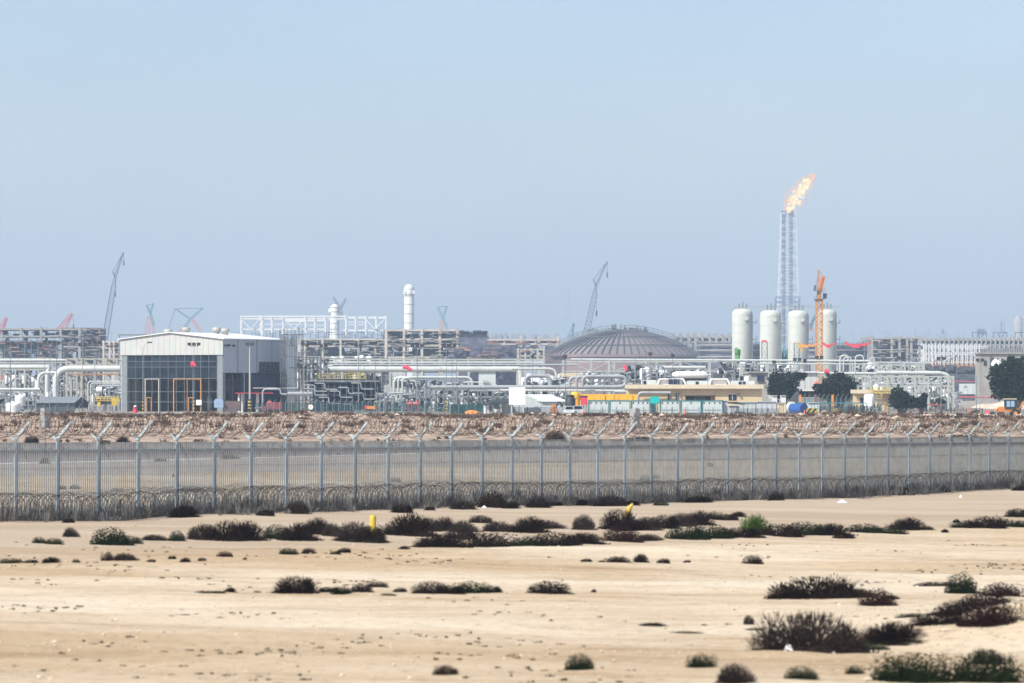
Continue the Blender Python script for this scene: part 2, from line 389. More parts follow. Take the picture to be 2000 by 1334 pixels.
# compacted tan strip along the fence foot
ln = n.nodes.new('ShaderNodeMath'); ln.operation = 'MULTIPLY_ADD'; L.new(sx.outputs['X'], ln.inputs[0]); ln.inputs[1].default_value = -1.5; L.new(sx.outputs['Y'], ln.inputs[2])
f1 = maprange(ln.outputs[0], 150, 172); f2 = maprange(ln.outputs[0], 240, 225)
mm = n.nodes.new('ShaderNodeMath'); mm.operation = 'MULTIPLY'; L.new(f1, mm.inputs[0]); L.new(f2, mm.inputs[1])
m2_ = n.nodes.new('ShaderNodeMath'); m2_.operation = 'MULTIPLY'; L.new(mm.outputs[0], m2_.inputs[0]); m2_.inputs[1].default_value = 0.75
tan = ramp(noise(0.25, (0.12, 1, 1), 8), [(0.35, (0.37, 0.29, 0.20)), (0.65, (0.47, 0.38, 0.28))])
c1 = mixc(m2_.outputs[0], c1, tan)
# pinkish brown rubble bank, then greyer made ground behind
bank = ramp(noise(0.5, (1, 1.0, 3.0), 10, .8), [(0.36, (0.09, 0.065, 0.05)), (0.46, (0.30, 0.22, 0.165)), (0.60, (0.50, 0.39, 0.29))])
c1 = mixc(maprange(sx.outputs['Y'], 478, 500), c1, bank)
plat = ramp(noise(0.12, (1, 0.6, 1), 8), [(0.36, (0.22, 0.20, 0.175)), (0.6, (0.42, 0.36, 0.29))])
c1 = mixc(maprange(sx.outputs['Y'], 545, 600), c1, plat)
L.new(c1, b.inputs['Base Color'])
bp = n.nodes.new('ShaderNodeBump'); bp.inputs['Strength'].default_value = 0.55; bp.inputs['Distance'].default_value = 0.12
L.new(noise(2.2, (1, 1, 1), 12, .75), bp.inputs['Height']); L.new(bp.outputs[0], b.inputs['Normal'])
me.materials.append(m)

# asphalt road beyond the fence, draped 4 mm over the sand, with its edge line
def drape(name, near, far, m, lift, rows=24, **tags):
    """strip between two lists of (px, py) edges on the ground"""
    def at(lst, px): return float(np.interp(px, [a for a, _ in lst], [b for _, b in lst]))
    vs = []; fs = []; pxs = np.arange(-700, 2701, 20); ncol = len(pxs)
    ext = lambda l: [(-700, l[0][1] + 6 * (1 if len(l) > 2 else 1)), *l, (2700, l[-1][1])]
    for r_ in range(rows + 1):
        for p_ in pxs:
            a = 5.0 * F / (at(ext(near), p_) - HOR); b_ = 5.0 * F / (at(ext(far), p_) - HOR)
            y = a + (b_ - a) * r_ / rows; x = (p_ - 1000) / F * y; vs.append((x, y, Hs(x, y) + lift))
    for r_ in range(rows):
        for c in range(ncol - 1):
            k = r_ * ncol + c; fs.append((k, k + 1, k + ncol + 1, k + ncol))
    return MB().add(vs, fs, True).build(name, m, **tags)
defm('asphalt', (0.34, 0.295, 0.25), 0.9, 0.0, 0.16, 0.15, bump=.2, stretch=(.3, 1, 1))
defm('shoulder', (0.22, 0.195, 0.18), 0.9, 0.0, 0.2, 0.2, bump=.2, stretch=(.3, 1, 1))
drape('road', [(0, 945), (250, 935), (500, 927), (750, 916), (1000, 905), (1300, 900), (1600, 896), (2000, 892)],
      [(0, 907), (250, 901), (500, 896), (750, 888), (1000, 881), (1300, 878), (2000, 874)], 'asphalt', 0.012, kind='structure', label='dusty grey asphalt road behind the security fence')
drape('road_shoulder', [(0, 906), (250, 900), (500, 895), (750, 887), (1000, 880), (1300, 877), (2000, 873)],
      [(0, 863), (500, 864), (1000, 862.5), (1500, 862), (2000, 862)], 'shoulder', 0.012, kind='structure', label='dark gravel shoulder between the road and the rubble bank')
drape('road_edge_line', [(0, 907.6), (250, 901.6), (500, 896.6), (750, 888.6), (1000, 881.5), (1300, 878.5), (2000, 874.5)],
      [(0, 905.6), (250, 899.8), (500, 895), (750, 887.2), (1000, 880.3), (1300, 877.5), (2000, 873.6)], 'road_paint', 0.03, rows=2, kind='structure', label='white painted line along the far road edge')

# ------------------------------------------------------------------ scattered stones, tufts, rubble (nobody could count them)
ICO = None
def rock(mb, x, y, z, r, rr):
    vs = [(0, 0, 1), (.9, 0, .3), (.3, .85, .35), (-.7, .55, .25), (-.75, -.5, .3), (.25, -.9, .3), (.5, .5, -.5), (-.5, .1, -.6), (.1, -.6, -.5)]
    fs = [(0, 1, 2), (0, 2, 3), (0, 3, 4), (0, 4, 5), (0, 5, 1), (1, 6, 2), (2, 6, 3), (3, 6, 7), (3, 7, 4), (4, 7, 8), (4, 8, 5), (5, 8, 1), (1, 8, 6), (6, 8, 7)]
    a = rr.uniform(0, 6.28); ca, sa = math.cos(a), math.sin(a); sx_, sy_, sz_ = rr.uniform(.7, 1.4) * r, rr.uniform(.7, 1.4) * r, rr.uniform(.5, .9) * r
    mb.add([(x + (ca * p * sx_ - sa * q * sy_) * rr.uniform(.85, 1.15), y + (sa * p * sx_ + ca * q * sy_), z + t * sz_) for p, q, t in vs], fs)
r5 = random.Random(5)
mb1, mb2 = MB(), MB()
for i in range(8500):
    y = 78 * (185 / 78) ** (r5.random() ** .9); x = r5.uniform(-1.12, 1.12) * 1000 / F * y
    s = r5.uniform(.006, .022) * (2.6 if r5.random() < .04 else 1)
    if r5.random() < .35: x += r5.gauss(0, .5); 
    rock(mb1 if r5.random() < .91 else mb2, x, y, Hs(x, y) + s * .2, s, r5)
for i in range(1300):   # stony patches round the right-hand mound
    x = r5.gauss(11.5, 3.0); y = r5.gauss(104, 7); s = r5.uniform(.010, .045); rock(mb1, x, y, Hs(x, y) + s * .3, s, r5)
mb1.build('pebbles', 'pebble', kind='stuff', label='pale pebbles strewn over the bright sand')
mb2.build('dark_pebbles', 'rock_brown', kind='stuff', label='small brown stones strewn over the bright sand')

def blades(mb, x, y, z, rx, h, nb, rr, wd=.02):
    for k in range(nb):
        a = rr.uniform(0, 6.28); q = rr.random() ** .5; bx, by = x + math.cos(a) * rx * q * .5, y + math.sin(a) * rx * q * .5
        tx, ty = x + math.cos(a) * rx * q * rr.uniform(.8, 1.2), y + math.sin(a) * rx * q * rr.uniform(.8, 1.2); tz = z + h * rr.uniform(.5, 1.0) * (1.15 - .6 * q * q)
        p = rr.uniform(0, 6.28); dx, dy = math.cos(p) * wd, math.sin(p) * wd
        mb.add([(bx - dx, by - dy, z - .02), (bx + dx, by + dy, z - .02), (tx + dx, ty + dy, tz), (tx - dx, ty - dy, tz * .97 + z * .03)], [(0, 1, 2, 3)])
mg = MB()
tc_l = [(80 * (180 / 80) ** r5.random(), r5.uniform(-1.1, 1.1)) for _ in range(70)]
for i in range(560):
    y, x = tc_l[r5.randrange(70)]; x = x * 1000 / F * y + r5.gauss(0, .8); y = y + r5.gauss(0, 1.0)
    blades(mg, x, y, Hs(x, y), r5.uniform(.03, .13), r5.uniform(.015, .05), 16, r5, .009)
mg.build('weed_tufts', 'bush_green', kind='stuff', label='tiny weed tufts dotted over the bright sand')

# rubble bank: stones and dry scrub in broken courses
mr, md, ms = MB(), MB(), MB()
for i in range(8200):
    y = r5.uniform(503, 560); x = r5.uniform(-1.15, 1.15) * 1000 / F * y; s = .06 * math.exp(abs(r5.gauss(0, .65)))
    if math.sin(x * .35 + 2 * math.sin(y * .21)) + r5.random() < .1: continue
    rock(mr if r5.random() < .6 else md, x, y, Hs(x, y) + s * .25, s, r5)
mr.build('rubble', 'rock_pale', kind='stuff', label='pale broken rubble on the bank behind the road')
md.build('brown_rubble', 'rock_brown', kind='stuff', label='brown broken rubble on the bank behind the road')
for y0, dens, hh in ((489, 60, .30), (499, 20, .38), (508, 170, .42), (516, 90, .3), (522, 330, .36), (534, 160, .38)):
    for i in range(dens):
        x = r5.uniform(-62, 62); y = y0 + r5.gauss(0, 1.6) + 1.5 * math.sin(x * .3)
        blades(ms, x, y, Hs(x, y), r5.uniform(.25, .9), hh * r5.uniform(.6, 1.5), 26, r5, .035)
ms.build('dry_scrub', 'scrub_dry', kind='stuff', label='low brown dry scrub along the rubble bank')
ms = MB()
for i in range(1500):
    y = r5.uniform(575, 735); x = r5.uniform(-1.1, 1.1) * 1000 / F * y
    if x > 55: continue
    blades(ms, x, y, Hs(x, y), r5.uniform(.4, 1.5), r5.uniform(.25, .7), 26, r5, .05)
ms.build('grey_scrub', 'scrub_grey', kind='stuff', label='grey dead scrub in front of the plant fence')

# ------------------------------------------------------------------ security fence
FA, FB = Vector((-18.35, 180.0, 0)), Vector((27.5, 270.0, 0)); FL = (FB - FA).length; FD = (FB - FA) / FL; FN = Vector((FD.y, -FD.x, 0))
NP = 36; STEP = FL / (NP - 1)
def fpt(t): p = FA + FD * t; return Vector((p.x, p.y, Hs(p.x, p.y)))
def ftop(t): return 0.20 - 0.6 * t / FL + 3.03       # level top line of the panels
fence = thing('security_fence', 'tall grey steel mesh security fence with y-shaped post heads crossing the sand', 'fence', tuple(fpt(0)))
EXT = range(-1, NP + 2)
fr_ = random.Random(11)
for k in EXT:
    t = k * STEP; p = fpt(t); zt = ftop(t); mb = MB()
    lean = fr_.uniform(-.035, .035); mb.cyl((p.x + lean, p.y, p.z - .15), (p.x, p.y, zt + .02),   .070, n=10)
    mb.cyl((p.x, p.y, zt - .04), (p.x, p.y, zt + .05), .11, n=10)
    po = mb.build('fence_post', 'post_grey', fence)
    top = Vector((p.x, p.y, zt)); ll = .92 + fr_.uniform(-.03, .03)
    a = top + FN * (ll * .67) + Vector((0, 0, ll * .72)); b_ = top - FN * .30 + Vector((0, 0, .20))
    arm = MB(); arm.bar(top, a, .085); arm.bar(top, b_, .075); arm.build('post_arm', 'post_grey', po)
for k in list(EXT)[:-1]:
    t0, t1 = k * STEP, (k + 1) * STEP; mb = MB(); nbar = 19
    for i in range(1, nbar):
        t = t0 + (t1 - t0) * i / nbar; p = fpt(t); mb.box(p.x - .026, p.x + .026, p.y - .008, p.y + .008, p.z + .03, ftop(t) - .12)
    a, b_ = fpt(t0), fpt(t1)
    for j in range(4):
        u = j / 3; za, zb = a.z + .05 + (ftop(t0) - .14 - a.z - .05) * u, b_.z + .05 + (ftop(t1) - .14 - b_.z - .05) * u
        mb.bar((a.x, a.y, za), (b_.x, b_.y, zb), .010)
    mb.build('mesh_panel', 'fence_pale', fence)
    r_ = MB(); r_.bar((a.x, a.y, ftop(t0) - .42), (b_.x, b_.y, ftop(t1) - .42), .065); r_.build('rail', 'fence_wire', fence)
mb = MB()
for off, hz in ((.62, .66), (.42, .46), (.22, .26), (-.26, .17)):
    for k in list(EXT)[:-1]:
        a, b_ = fpt(k * STEP), fpt((k + 1) * STEP); za, zb = ftop(k * STEP) + hz, ftop((k + 1) * STEP) + hz
        mb.bar((a.x + FN.x * off, a.y + FN.y * off, za), (b_.x + FN.x * off, b_.y + FN.y * off, zb), .012)
mb.build('barbed_wire', 'razor_wire', fence)
def coil(t0, t1, off, zf, r, pitch, wire, seg, seed, jit):
    rr = random.Random(seed); pts = []; n = int((t1 - t0) / pitch * seg); ph = 0
    rj = [1 + rr.uniform(-jit, jit) for _ in range(n // seg + 3)]; zj = [rr.uniform(-jit, jit) * .25 for _ in range(n // seg + 3)]
    for i in range(n + 1):
        u = i / seg; k = int(u); fr2 = u - k; t = t0 + pitch * u + .10 * math.sin(u * 2 * math.pi) ; th = 2 * math.pi * u
        rad = r * (rj[k] * (1 - fr2) + rj[k + 1] * fr2); dz = zj[k] * (1 - fr2) + zj[k + 1] * fr2
        p = FA + FD * t + FN * (off + rad * math.cos(th)); pts.append((p.x, p.y, zf(t) + dz + rad * math.sin(th)))
    return pts
tc_ = MB(); tc_.sweep(coil(-STEP, FL + STEP, .17, lambda t: ftop(t) + .52, .41, .27,   .012, 14, 4, .30), .0115, 4, False)
tc_.build('razor_coil', 'razor_wire', fence)
gcz = lambda t: float(H(FA.x + FD.x * t + FN.x * .8, FA.y + FD.y * t + FN.y * .8))
c1_ = MB(); c1_.sweep(coil(-STEP, FL + STEP, .85, lambda t: gcz(t) + .50, .50, .26, .012, 16, 5, .16), .012, 3, False)
c1_.build('razor_wire_coil', 'razor_wire', label='coil of rusty razor wire lying along the near foot of the mesh fence', category='razor wire') if False else tag(c1_.build('razor_wire_coil', 'razor_wire', loc=tuple(fpt(0))), 'coil of rusty razor wire lying along the near foot of the mesh fence', 'razor wire')
c2_ = MB(); c2_.sweep(coil(-STEP, FL + STEP, -.75, lambda t: Hs(FA.x + FD.x * t - FN.x * .75, FA.y + FD.y * t - FN.y * .75) + .52, .52, .20, .012, 14, 6, .16), .011, 3, False)
tag(c2_.build('razor_wire_coil', 'razor_wire', loc=tuple(fpt(0))), 'coil of rusty razor wire lying behind the foot of the mesh fence', 'razor wire')
mb = MB()
for i in range(2300):
    t = fr_.uniform(-2, FL + 2); o_ = fr_.gauss(-.3, .8); p = FA + FD * t + FN * o_
    blades(mb, p.x, p.y, Hs(p.x, p.y), fr_.uniform(.15, .5), fr_.uniform(.2, .75), 22, fr_, .008)
mb.build('dry_weeds', 'scrub_grey', kind='stuff', label='grey dead weeds tangled in the razor wire at the fence foot')

# ------------------------------------------------------------------ shrubs
def bush_mesh(name, mkey, kind, seed):
    rr = random.Random(seed); mb = MB()
    lobes = [(0, 0, .92, .80)] + [(rr.uniform(-.62, .62), rr.uniform(-.4, .4), rr.uniform(.45, 1.0), rr.uniform(.25, .42)) for _ in range(7)]
    n = 4600 if kind == 'twig' else 3400
    for i in range(n):
        cx, cy, hz, rad = lobes[0] if rr.random() < .45 else lobes[rr.randrange(1, len(lobes))]
        th = rr.uniform(0, 6.28); dz = rr.random() ** 1.3; ch = math.sqrt(max(0, 1 - dz * dz)); q = rr.random() ** .35
        dx, dy = math.cos(th) * ch, math.sin(th) * ch
        ex, ey, ez = cx + dx * rad * q, cy + dy * rad * q, max(0.0, dz * hz * .92 * q + .02)
        if kind == 'twig':
            l = rr.uniform(.06, .20)
            sx_, sy_, sz_ = ex - dx * l * .7, ey - dy * l * .7, max(-.04, ez - (.3 + dz) * l * .8)
            p = rr.uniform(0, 6.28); w0 = rr.uniform(.007, .017); wx, wy = math.cos(p) * w0, math.sin(p) * w0
            fx = ex + dx * l * .35 * rr.random() * q; fz = ez + l * .28 * rr.random() * q
            mb.add([(sx_ - wx, sy_ - wy, sz_), (sx_ + wx, sy_ + wy, sz_), (fx, ey, fz)], [(0, 1, 2)])
        else:
            s = rr.uniform(.022, .048); a = Vector((rr.gauss(0, 1), rr.gauss(0, 1), rr.gauss(0, 1))).normalized(); b = a.orthogonal().normalized(); c = a.cross(b)
            o = Vector((ex, ey, ez)); mb.add([tuple(o + b * s), tuple(o + c * s * .6), tuple(o - b * s), tuple(o - c * s * .6)], [(0, 1, 2, 3)])
    for i in range(500):   # skirt of twigs on the ground
        th = rr.uniform(0, 6.28); q = rr.uniform(.4, 1.0); ex, ey = math.cos(th) * .88 * q, math.sin(th) * .7 * q; w0 = rr.uniform(.02, .05)
        mb.add([(ex - w0, ey, -.05), (ex + w0, ey, -.05), (ex + rr.uniform(-.1, .1), ey, rr.uniform(.08, .30) * (1.3 - q))], [(0, 1, 2)])
    # woody heart: branches fanning out of the root
    for i in range(60):
        cx, cy, hz, rad = lobes[rr.randrange(len(lobes))]; th = rr.uniform(0, 6.28); e = (cx + .35 * math.cos(th), cy + .35 * math.sin(th), hz * rr.uniform(.3, .8))
        mb.sweep([(cx * .3, cy * .3, -.05), (e[0] * .7, e[1] * .7, e[2] * .35), e], [.018, .012, .004], 3, False)
    me = mb.build(name, mkey); dat = me.data; bpy.data.objects.remove(me); return dat
BM = {}
for key, mk, kd in (('b', 'bush_brown', 'twig'), ('m', 'bush_mauve', 'twig'), ('g', 'bush_green', 'leaf'), ('p', 'bush_purple', 'leaf'), ('y', 'bush_bright', 'twig'), ('k', 'bush_brown', 'leaf')):
    BM[key] = [bush_mesh('shrub', mk, kd, hash((key, i)) % 999 if False else (ord(key) * 7 + i)) for i in range(3)]
WORD = {'b': 'dark brown', 'm': 'grey-mauve twiggy', 'g': 'dark green', 'p': 'purplish brown', 'y': 'bright green', 'k': 'blackish'}
ORD = ['first', 'second', 'third', 'fourth', 'fifth', 'sixth', 'seventh', 'eighth', 'ninth', 'tenth', 'eleventh', 'twelfth', 'thirteenth', 'fourteenth', 'fifteenth', 'sixteenth', 'seventeenth', 'eighteenth', 'nineteenth', 'twentieth',
       'twenty-first', 'twenty-second', 'twenty-third', 'twenty-fourth', 'twenty-fifth', 'twenty-sixth', 'twenty-seventh', 'twenty-eighth', 'twenty-ninth', 'thirtieth', 'thirty-first', 'thirty-second', 'thirty-third', 'thirty-fourth',
       'thirty-fifth', 'thirty-sixth', 'thirty-seventh', 'thirty-eighth', 'thirty-ninth', 'fortieth', 'forty-first', 'forty-second', 'forty-third', 'forty-fourth', 'forty-fifth', 'forty-sixth']
br = random.Random(21)
def shrub(px, py, w, h, k, label, group, tilt=0, ground=None):
    p = ground or ground_hit(px, py); d = p.y; wm = w / F * d; hm_ = h / F * d
    o = bpy.data.objects.new('shrub', BM[k][br.randrange(3)]); col.objects.link(o)
    o.location = (p.x, p.y + wm * .2, Hs(p.x, p.y + wm * .2) - .02); o.rotation_euler = (0, 0, br.uniform(-.5, .5))
    o.scale = (wm / 1.62, wm / 2.0 * br.uniform(.8, 1.1), hm_ / .84)
    tag(o, label, 'shrub', group)
ROWS = {
 ('against the fence foot', 'shrubs along the foot of the security fence'):
 [(132,1022,22,14,'b'),(220,1018,22,10,'b'),(360,1012,54,36,'b'),(518,1008,30,20,'b'),(580,1005,44,42,'m'),(783,1002,40,26,'b'),(838,997,20,12,'b'),(905,996,44,28,'m'),
  (962,992,46,48,'k'),(1000,994,32,24,'b'),(1050,992,40,32,'k'),(1084,988,24,14,'b'),(1137,988,32,20,'b'),(1190,989,52,32,'k'),(1232,986,28,14,'b'),(1290,988,24,14,'g'),
  (1365,982,48,20,'b'),(1430,976,20,18,'m'),(1452,977,24,16,'k'),(1516,978,26,26,'k'),(1626,972,24,13,'b'),(1752,967,50,24,'k'),(1795,964,22,12,'b'),(1838,962,32,16,'b'),(1870,957,20,14,'b'),(1990,958,24,14,'b')],
 ('in the upper line of the shrub belt', 'shrubs in the long belt below the fence'):
 [(75,1062,22,14,'g'),(105,1064,28,14,'g'),(137,1050,26,22,'m'),(215,1065,64,36,'g'),(258,1062,32,16,'g'),(300,1056,44,14,'m'),(345,1057,26,22,'g'),(398,1056,56,34,'m'),
  (440,1057,62,42,'b'),(482,1057,58,42,'b'),(540,1054,42,30,'g'),(585,1057,62,38,'b'),(618,1044,52,36,'b'),(648,1049,36,30,'m'),(692,1060,70,44,'m'),(718,1061,60,34,'b'),
  (800,1048,86,48,'b'),(838,1039,40,30,'m'),(868,1037,44,30,'m'),(905,1040,44,26,'m'),(940,1022,38,18,'m'),(972,1040,54,24,'m'),(1035,1041,64,36,'b'),(1065,1034,60,20,'m'),
  (1140,1036,38,34,'m'),(1205,1034,62,42,'b'),(1238,1037,70,24,'b'),(1262,1036,52,30,'m'),(1295,1033,50,30,'b'),(1332,1029,52,30,'m'),(1366,1026,54,32,'b'),(1395,1014,26,16,'g'),
  (1418,1017,38,14,'b'),(1443,1010,28,13,'b'),(1476,1043,46,40,'y'),(1868,1021,12,9,'b'),(1988,1011,44,18,'b')],
 ('in the lower line of the shrub belt', 'shrubs in the long belt below the fence'):
 [(860,1069,86,28,'b'),(902,1054,46,26,'m'),(935,1069,92,32,'k'),(1030,1067,60,20,'g'),(1080,1066,78,28,'k'),(1140,1062,74,25,'b'),(1215,1059,60,28,'p'),(1268,1057,46,15,'m'),
  (1340,1055,64,26,'g'),(1390,1052,62,26,'g'),(1442,1051,74,20,'b'),(1520,1049,72,26,'k'),(1570,1046,64,26,'g'),(1625,1046,66,26,'b'),(1648,1053,36,10,'b'),(1690,1041,60,19,'g'),
  (1738,1043,50,15,'g'),(1775,1037,62,28,'b'),(1805,1035,34,10,'g'),(1846,1041,14,9,'b'),(1886,1032,44,15,'g'),(1926,1032,62,26,'b'),(1965,1030,54,15,'g'),(1998,1030,34,14,'g')],
 ('at the left edge of bright sand', 'small shrubs along the edge of the bright sand'):
 [(20,1102,52,11,'g'),(60,1101,30,8,'b'),(100,1101,42,14,'b'),(148,1099,17,9,'g'),(210,1097,26,18,'p'),(242,1098,52,18,'m'),(295,1099,18,8,'b'),(335,1095,18,9,'b'),(362,1099,24,12,'b'),
  (394,1096,17,8,'g'),(438,1089,32,13,'p'),(478,1094,9,7,'b'),(562,1084,36,14,'g'),(602,1083,32,14,'m'),(655,1085,22,9,'b'),(672,1080,26,12,'b'),(790,1074,26,9,'b')],
 ('in the sparse row right of centre', 'small shrubs in the sparse row on the bright sand'):
 [(1145,1099,24,9,'b'),(1175,1099,14,6,'b'),(1207,1101,54,13,'k'),(1252,1099,34,20,'b'),(1296,1101,26,12,'b'),(1342,1099,15,7,'b'),(1468,1102,40,19,'k')],
 ('in the dark row across the open sand', 'dark shrubs in a row across the open sand'):
 [(400,1160,42,6,'g'),(425,1160,26,7,'g'),(450,1159,24,13,'b'),(502,1159,14,6,'g'),(572,1162,82,38,'b'),(640,1160,46,13,'b'),(668,1161,42,18,'g'),(706,1159,42,20,'k'),(735,1149,38,14,'k'),
  (781,1157,26,12,'b'),(757,1166,32,7,'g'),(840,1161,64,28,'k'),(874,1161,60,20,'b'),(918,1159,64,26,'g'),(956,1159,46,17,'b'),(1072,1161,82,28,'k'),(1160,1158,11,9,'b')],
 ('on the stony slope at the right', 'shrubs on the stony slope'):
 [(1540,1170,54,16,'b'),(1592,1171,110,44,'b'),(1672,1170,72,20,'m'),(1716,1186,46,32,'p'),(1742,1171,24,10,'m'),(1830,1145,60,11,'k'),(1880,1160,46,40,'g'),(1955,1166,52,28,'p'),
  (1922,1184,70,26,'k'),(1880,1200,80,26,'k'),(1838,1222,70,26,'b'),(1795,1205,52,9,'g'),(1936,1229,84,46,'p'),(1748,1258,92,40,'b'),(1700,1271,50,20,'g'),(1770,1260,50,12,'b')],
 ('in the nearest sand at the bottom', 'shrubs in the nearest sand'):
 [(1590,1274,214,86,'m'),(1275,1224,66,10,'m'),(1340,1237,60,6,'g'),(1375,1223,13,5,'g'),(1423,1222,14,6,'g'),(1463,1223,22,22,'m'),(1475,1232,42,6,'g'),(872,1319,52,24,'m'),(1132,1312,58,34,'g'),
  (1370,1306,58,30,'g'),(1437,1340,82,44,'m'),(1565,1330,68,28,'g'),(1670,1321,36,20,'g'),(1790,1334,164,56,'g'),(1928,1334,124,66,'g'),(1930,1300,66,34,'m')]}
LONG = {(1590, 1274): 'largest shrub, a wide grey-mauve dome of fine twigs on the nearest sand', (1476, 1043): 'bright green spiky shrub, the only vivid green one in the belt',
        (1880, 1160): 'small round green shrub standing upright on the stony slope', (1468, 1102): 'lone blackish cushion shrub far right on the open sand', (1072, 1161): 'separate dark cushion shrub at the end of the row on open sand'}
for (where, grp), lst in ROWS.items():
    lst = sorted(lst); n_ = len(lst)
    for i, (px_, py_, w_, h_, k_) in enumerate(lst):
        g_ = {'shrubs in the long belt below the fence': (1.4, 1.0), 'shrubs along the foot of the security fence': (1.3, .72), 'shrubs on the stony slope': (1.65, 1.05), 'dark shrubs in a row across the open sand': (1.18, .95)}.get(grp, (1.08, 1.0))
        key_ = (px_, py_); w_, h_ = w_ * g_[0], h_ * g_[1]
        if i == n_ - 1: o_ = 'last'
        else: o_ = ORD[i]
        lb = LONG.get((px_, py_)) or ('%s %s shrub from the left %s' % (o_, WORD[k_], where) if False else '%s shrub, %s from the left %s' % (WORD[k_], 'furthest' if i == n_ - 1 else o_, where))
        shrub(px_, py_, w_, h_, k_, lb, grp)
# bushes on the sand strip beyond the fence
for i, (px_, py_, w_, h_, k_, lb) in enumerate([
    (87, 906, 24, 14, 'b', 'dark shrub at the road edge behind the fence, under the thin pole'), (122, 956, 18, 10, 'g', 'small green shrub on sand behind the second fence post'), (146, 955, 22, 9, 'g', 'wider green shrub right of a smaller one behind the fence'),
    (312, 902, 30, 8, 'b', 'flat dark shrub on the road edge behind the fourth fence bay'), (228, 960, 24, 8, 'g', 'flat green shrub behind the fence just right of the third post'), (340, 932, 12, 7, 'b', 'tiny dark shrub at the road edge behind the fifth post'),
    (450, 897, 44, 9, 'g', 'long flat green shrub beside the road behind the sixth fence bay'), (375, 962, 60, 14, 'm', 'wide grey shrub on the sand behind the fifth fence bay'), (772, 942, 20, 12, 'g', 'small rounded grey-green shrub alone behind the tenth fence bay'),
    (955, 946, 20, 9, 'g', 'flat green shrub alone behind the fence right of a post at centre'), (1155, 948, 24, 11, 'm', 'pale shrub low behind the fence left of the larger pair'), (1262, 946, 30, 20, 'g', 'tall grey-green shrub behind the fence right of centre'),
    (1282, 934, 14, 8, 'g', 'small green shrub beyond the tall grey-green one behind the fence'), (1387, 911, 12, 9, 'g', 'small round shrub at the road edge behind the fence right of centre'), (660, 888, 10, 4, 'b', 'tiny dark shrub on the road edge line behind the fence'),
    (60, 866, 34, 16, 'b', 'dark shrub on the gravel shoulder left of the thin pole'), (240, 864, 30, 14, 'b', 'dark shrub at the bank foot behind the third post'), (205, 868, 24, 10, 'b', 'low dark shrub on the gravel shoulder behind the third bay'),
    (935, 876, 20, 8, 'b', 'low dark shrub on the gravel shoulder near the centre'), (1085, 862, 50, 24, 'm', 'bushy grey mound of scrub at the bank foot right of centre'), (1250, 862, 60, 12, 'b', 'long low dark shrub at the bank foot under the right-hand sign pole'),
    (1345, 866, 26, 10, 'g', 'greenish shrub on the gravel shoulder right of the sign pole'), (1390, 865, 24, 10, 'b', 'brown shrub on the gravel shoulder right of a greenish one'), (1880, 858, 80, 14, 'k', 'long dark shrub at the bank foot near the right edge')]):
    shrub(px_, py_, w_, h_, k_, lb, 'shrubs beyond the security fence')

# ------------------------------------------------------------------ small things on the sand
p = ground_hit(728, 1046); d = p.y
t_ = thing('marker_post', 'upright yellow marker post standing among dark shrubs', 'marker post', tuple(p), group='yellow marker posts')
mb = MB(); h_ = S(40, d); r_ = S(6.5, d); mb.sweep([(p.x, p.y, p.z - .1), (p.x, p.y, p.z + h_ - r_ * .6), (p.x, p.y, p.z + h_ - r_ * .15), (p.x, p.y, p.z + h_)], [r_, r_, r_ * .75, r_ * .2], 12); mb.build('post_body', 'yellow_paint', t_)
p = ground_hit(1222, 1030); d = p.y
t_ = thing('marker_post', 'tilted yellow marker post leaning right above a dark shrub', 'marker post', tuple(p), group='yellow marker posts')
mb = MB(); mb.sweep([(p.x, p.y, p.z - .1), (p.x + S(6, d), p.y, p.z + S(36, d)), (p.x + S(14, d), p.y, p.z + S(46, d))], [S(5.5, d), S(5.5, d), S(2, d)], 12); mb.build('post_body', 'yellow_paint', t_)
def rag(px, py, w, h, name, label, cat, m='plastic_bag', seed=1):
    p = ground_hit(px, py); d = p.y; rr = random.Random(seed); mb = MB(); n = 9; vs = []
    for j in range(n):
        for i in range(n):
            u, v = i / (n - 1), j / (n - 1); e = math.sin(u * 3.14) * math.sin(v * 3.14)
            vs.append((p.x + S(w, d) * (u - .5) * (1 + rr.uniform(-.1, .1)), p.y + S(w, d) * .6 * (v - .5), p.z + S(h, d) * (.05 + e * rr.uniform(.5, 1.0))))
    fs = [(j * n + i, j * n + i + 1, (j + 1) * n + i + 1, (j + 1) * n + i) for j in range(n - 1) for i in range(n - 1)]
    mb.add(vs, fs, False); tag(mb.build(name, m, loc=tuple(p)), label, cat)
rag(1645, 983, 20, 7, 'plastic_bag', 'crumpled pale plastic bag on the sand below the fence', 'plastic bag', seed=2)
rag(1876, 972, 7, 5, 'plastic_scrap', 'tiny white scrap on the sand below the fence at right', 'litter', seed=3)
rag(1540, 1272, 18, 14, 'plastic_bag', 'white plastic bag caught at the left foot of the largest shrub', 'plastic bag', 'white_clean', 4)
rag(946, 993, 10, 5, 'plastic_scrap', 'small white scrap at the fence foot near the centre', 'litter', seed=5)
for x_, y_, s_, lb in ((1695, 1330, 22, 'pale boulder between green shrubs at the bottom edge'), (1850, 1322, 26, 'broad pale stone under the grey shrub at bottom right'), (1845, 1240, 16, 'pale stone on the slope beside the dark shrubs'), (1993, 1215, 16, 'pale stone at the right edge of the slope')):
    p = ground_hit(x_, y_); mb = MB(); rock(mb, p.x, p.y, p.z + .02, S(s_, p.y) / 2, random.Random(int(x_))); tag(mb.build('boulder', 'rock_pale', loc=tuple(p)), lb, 'boulder')
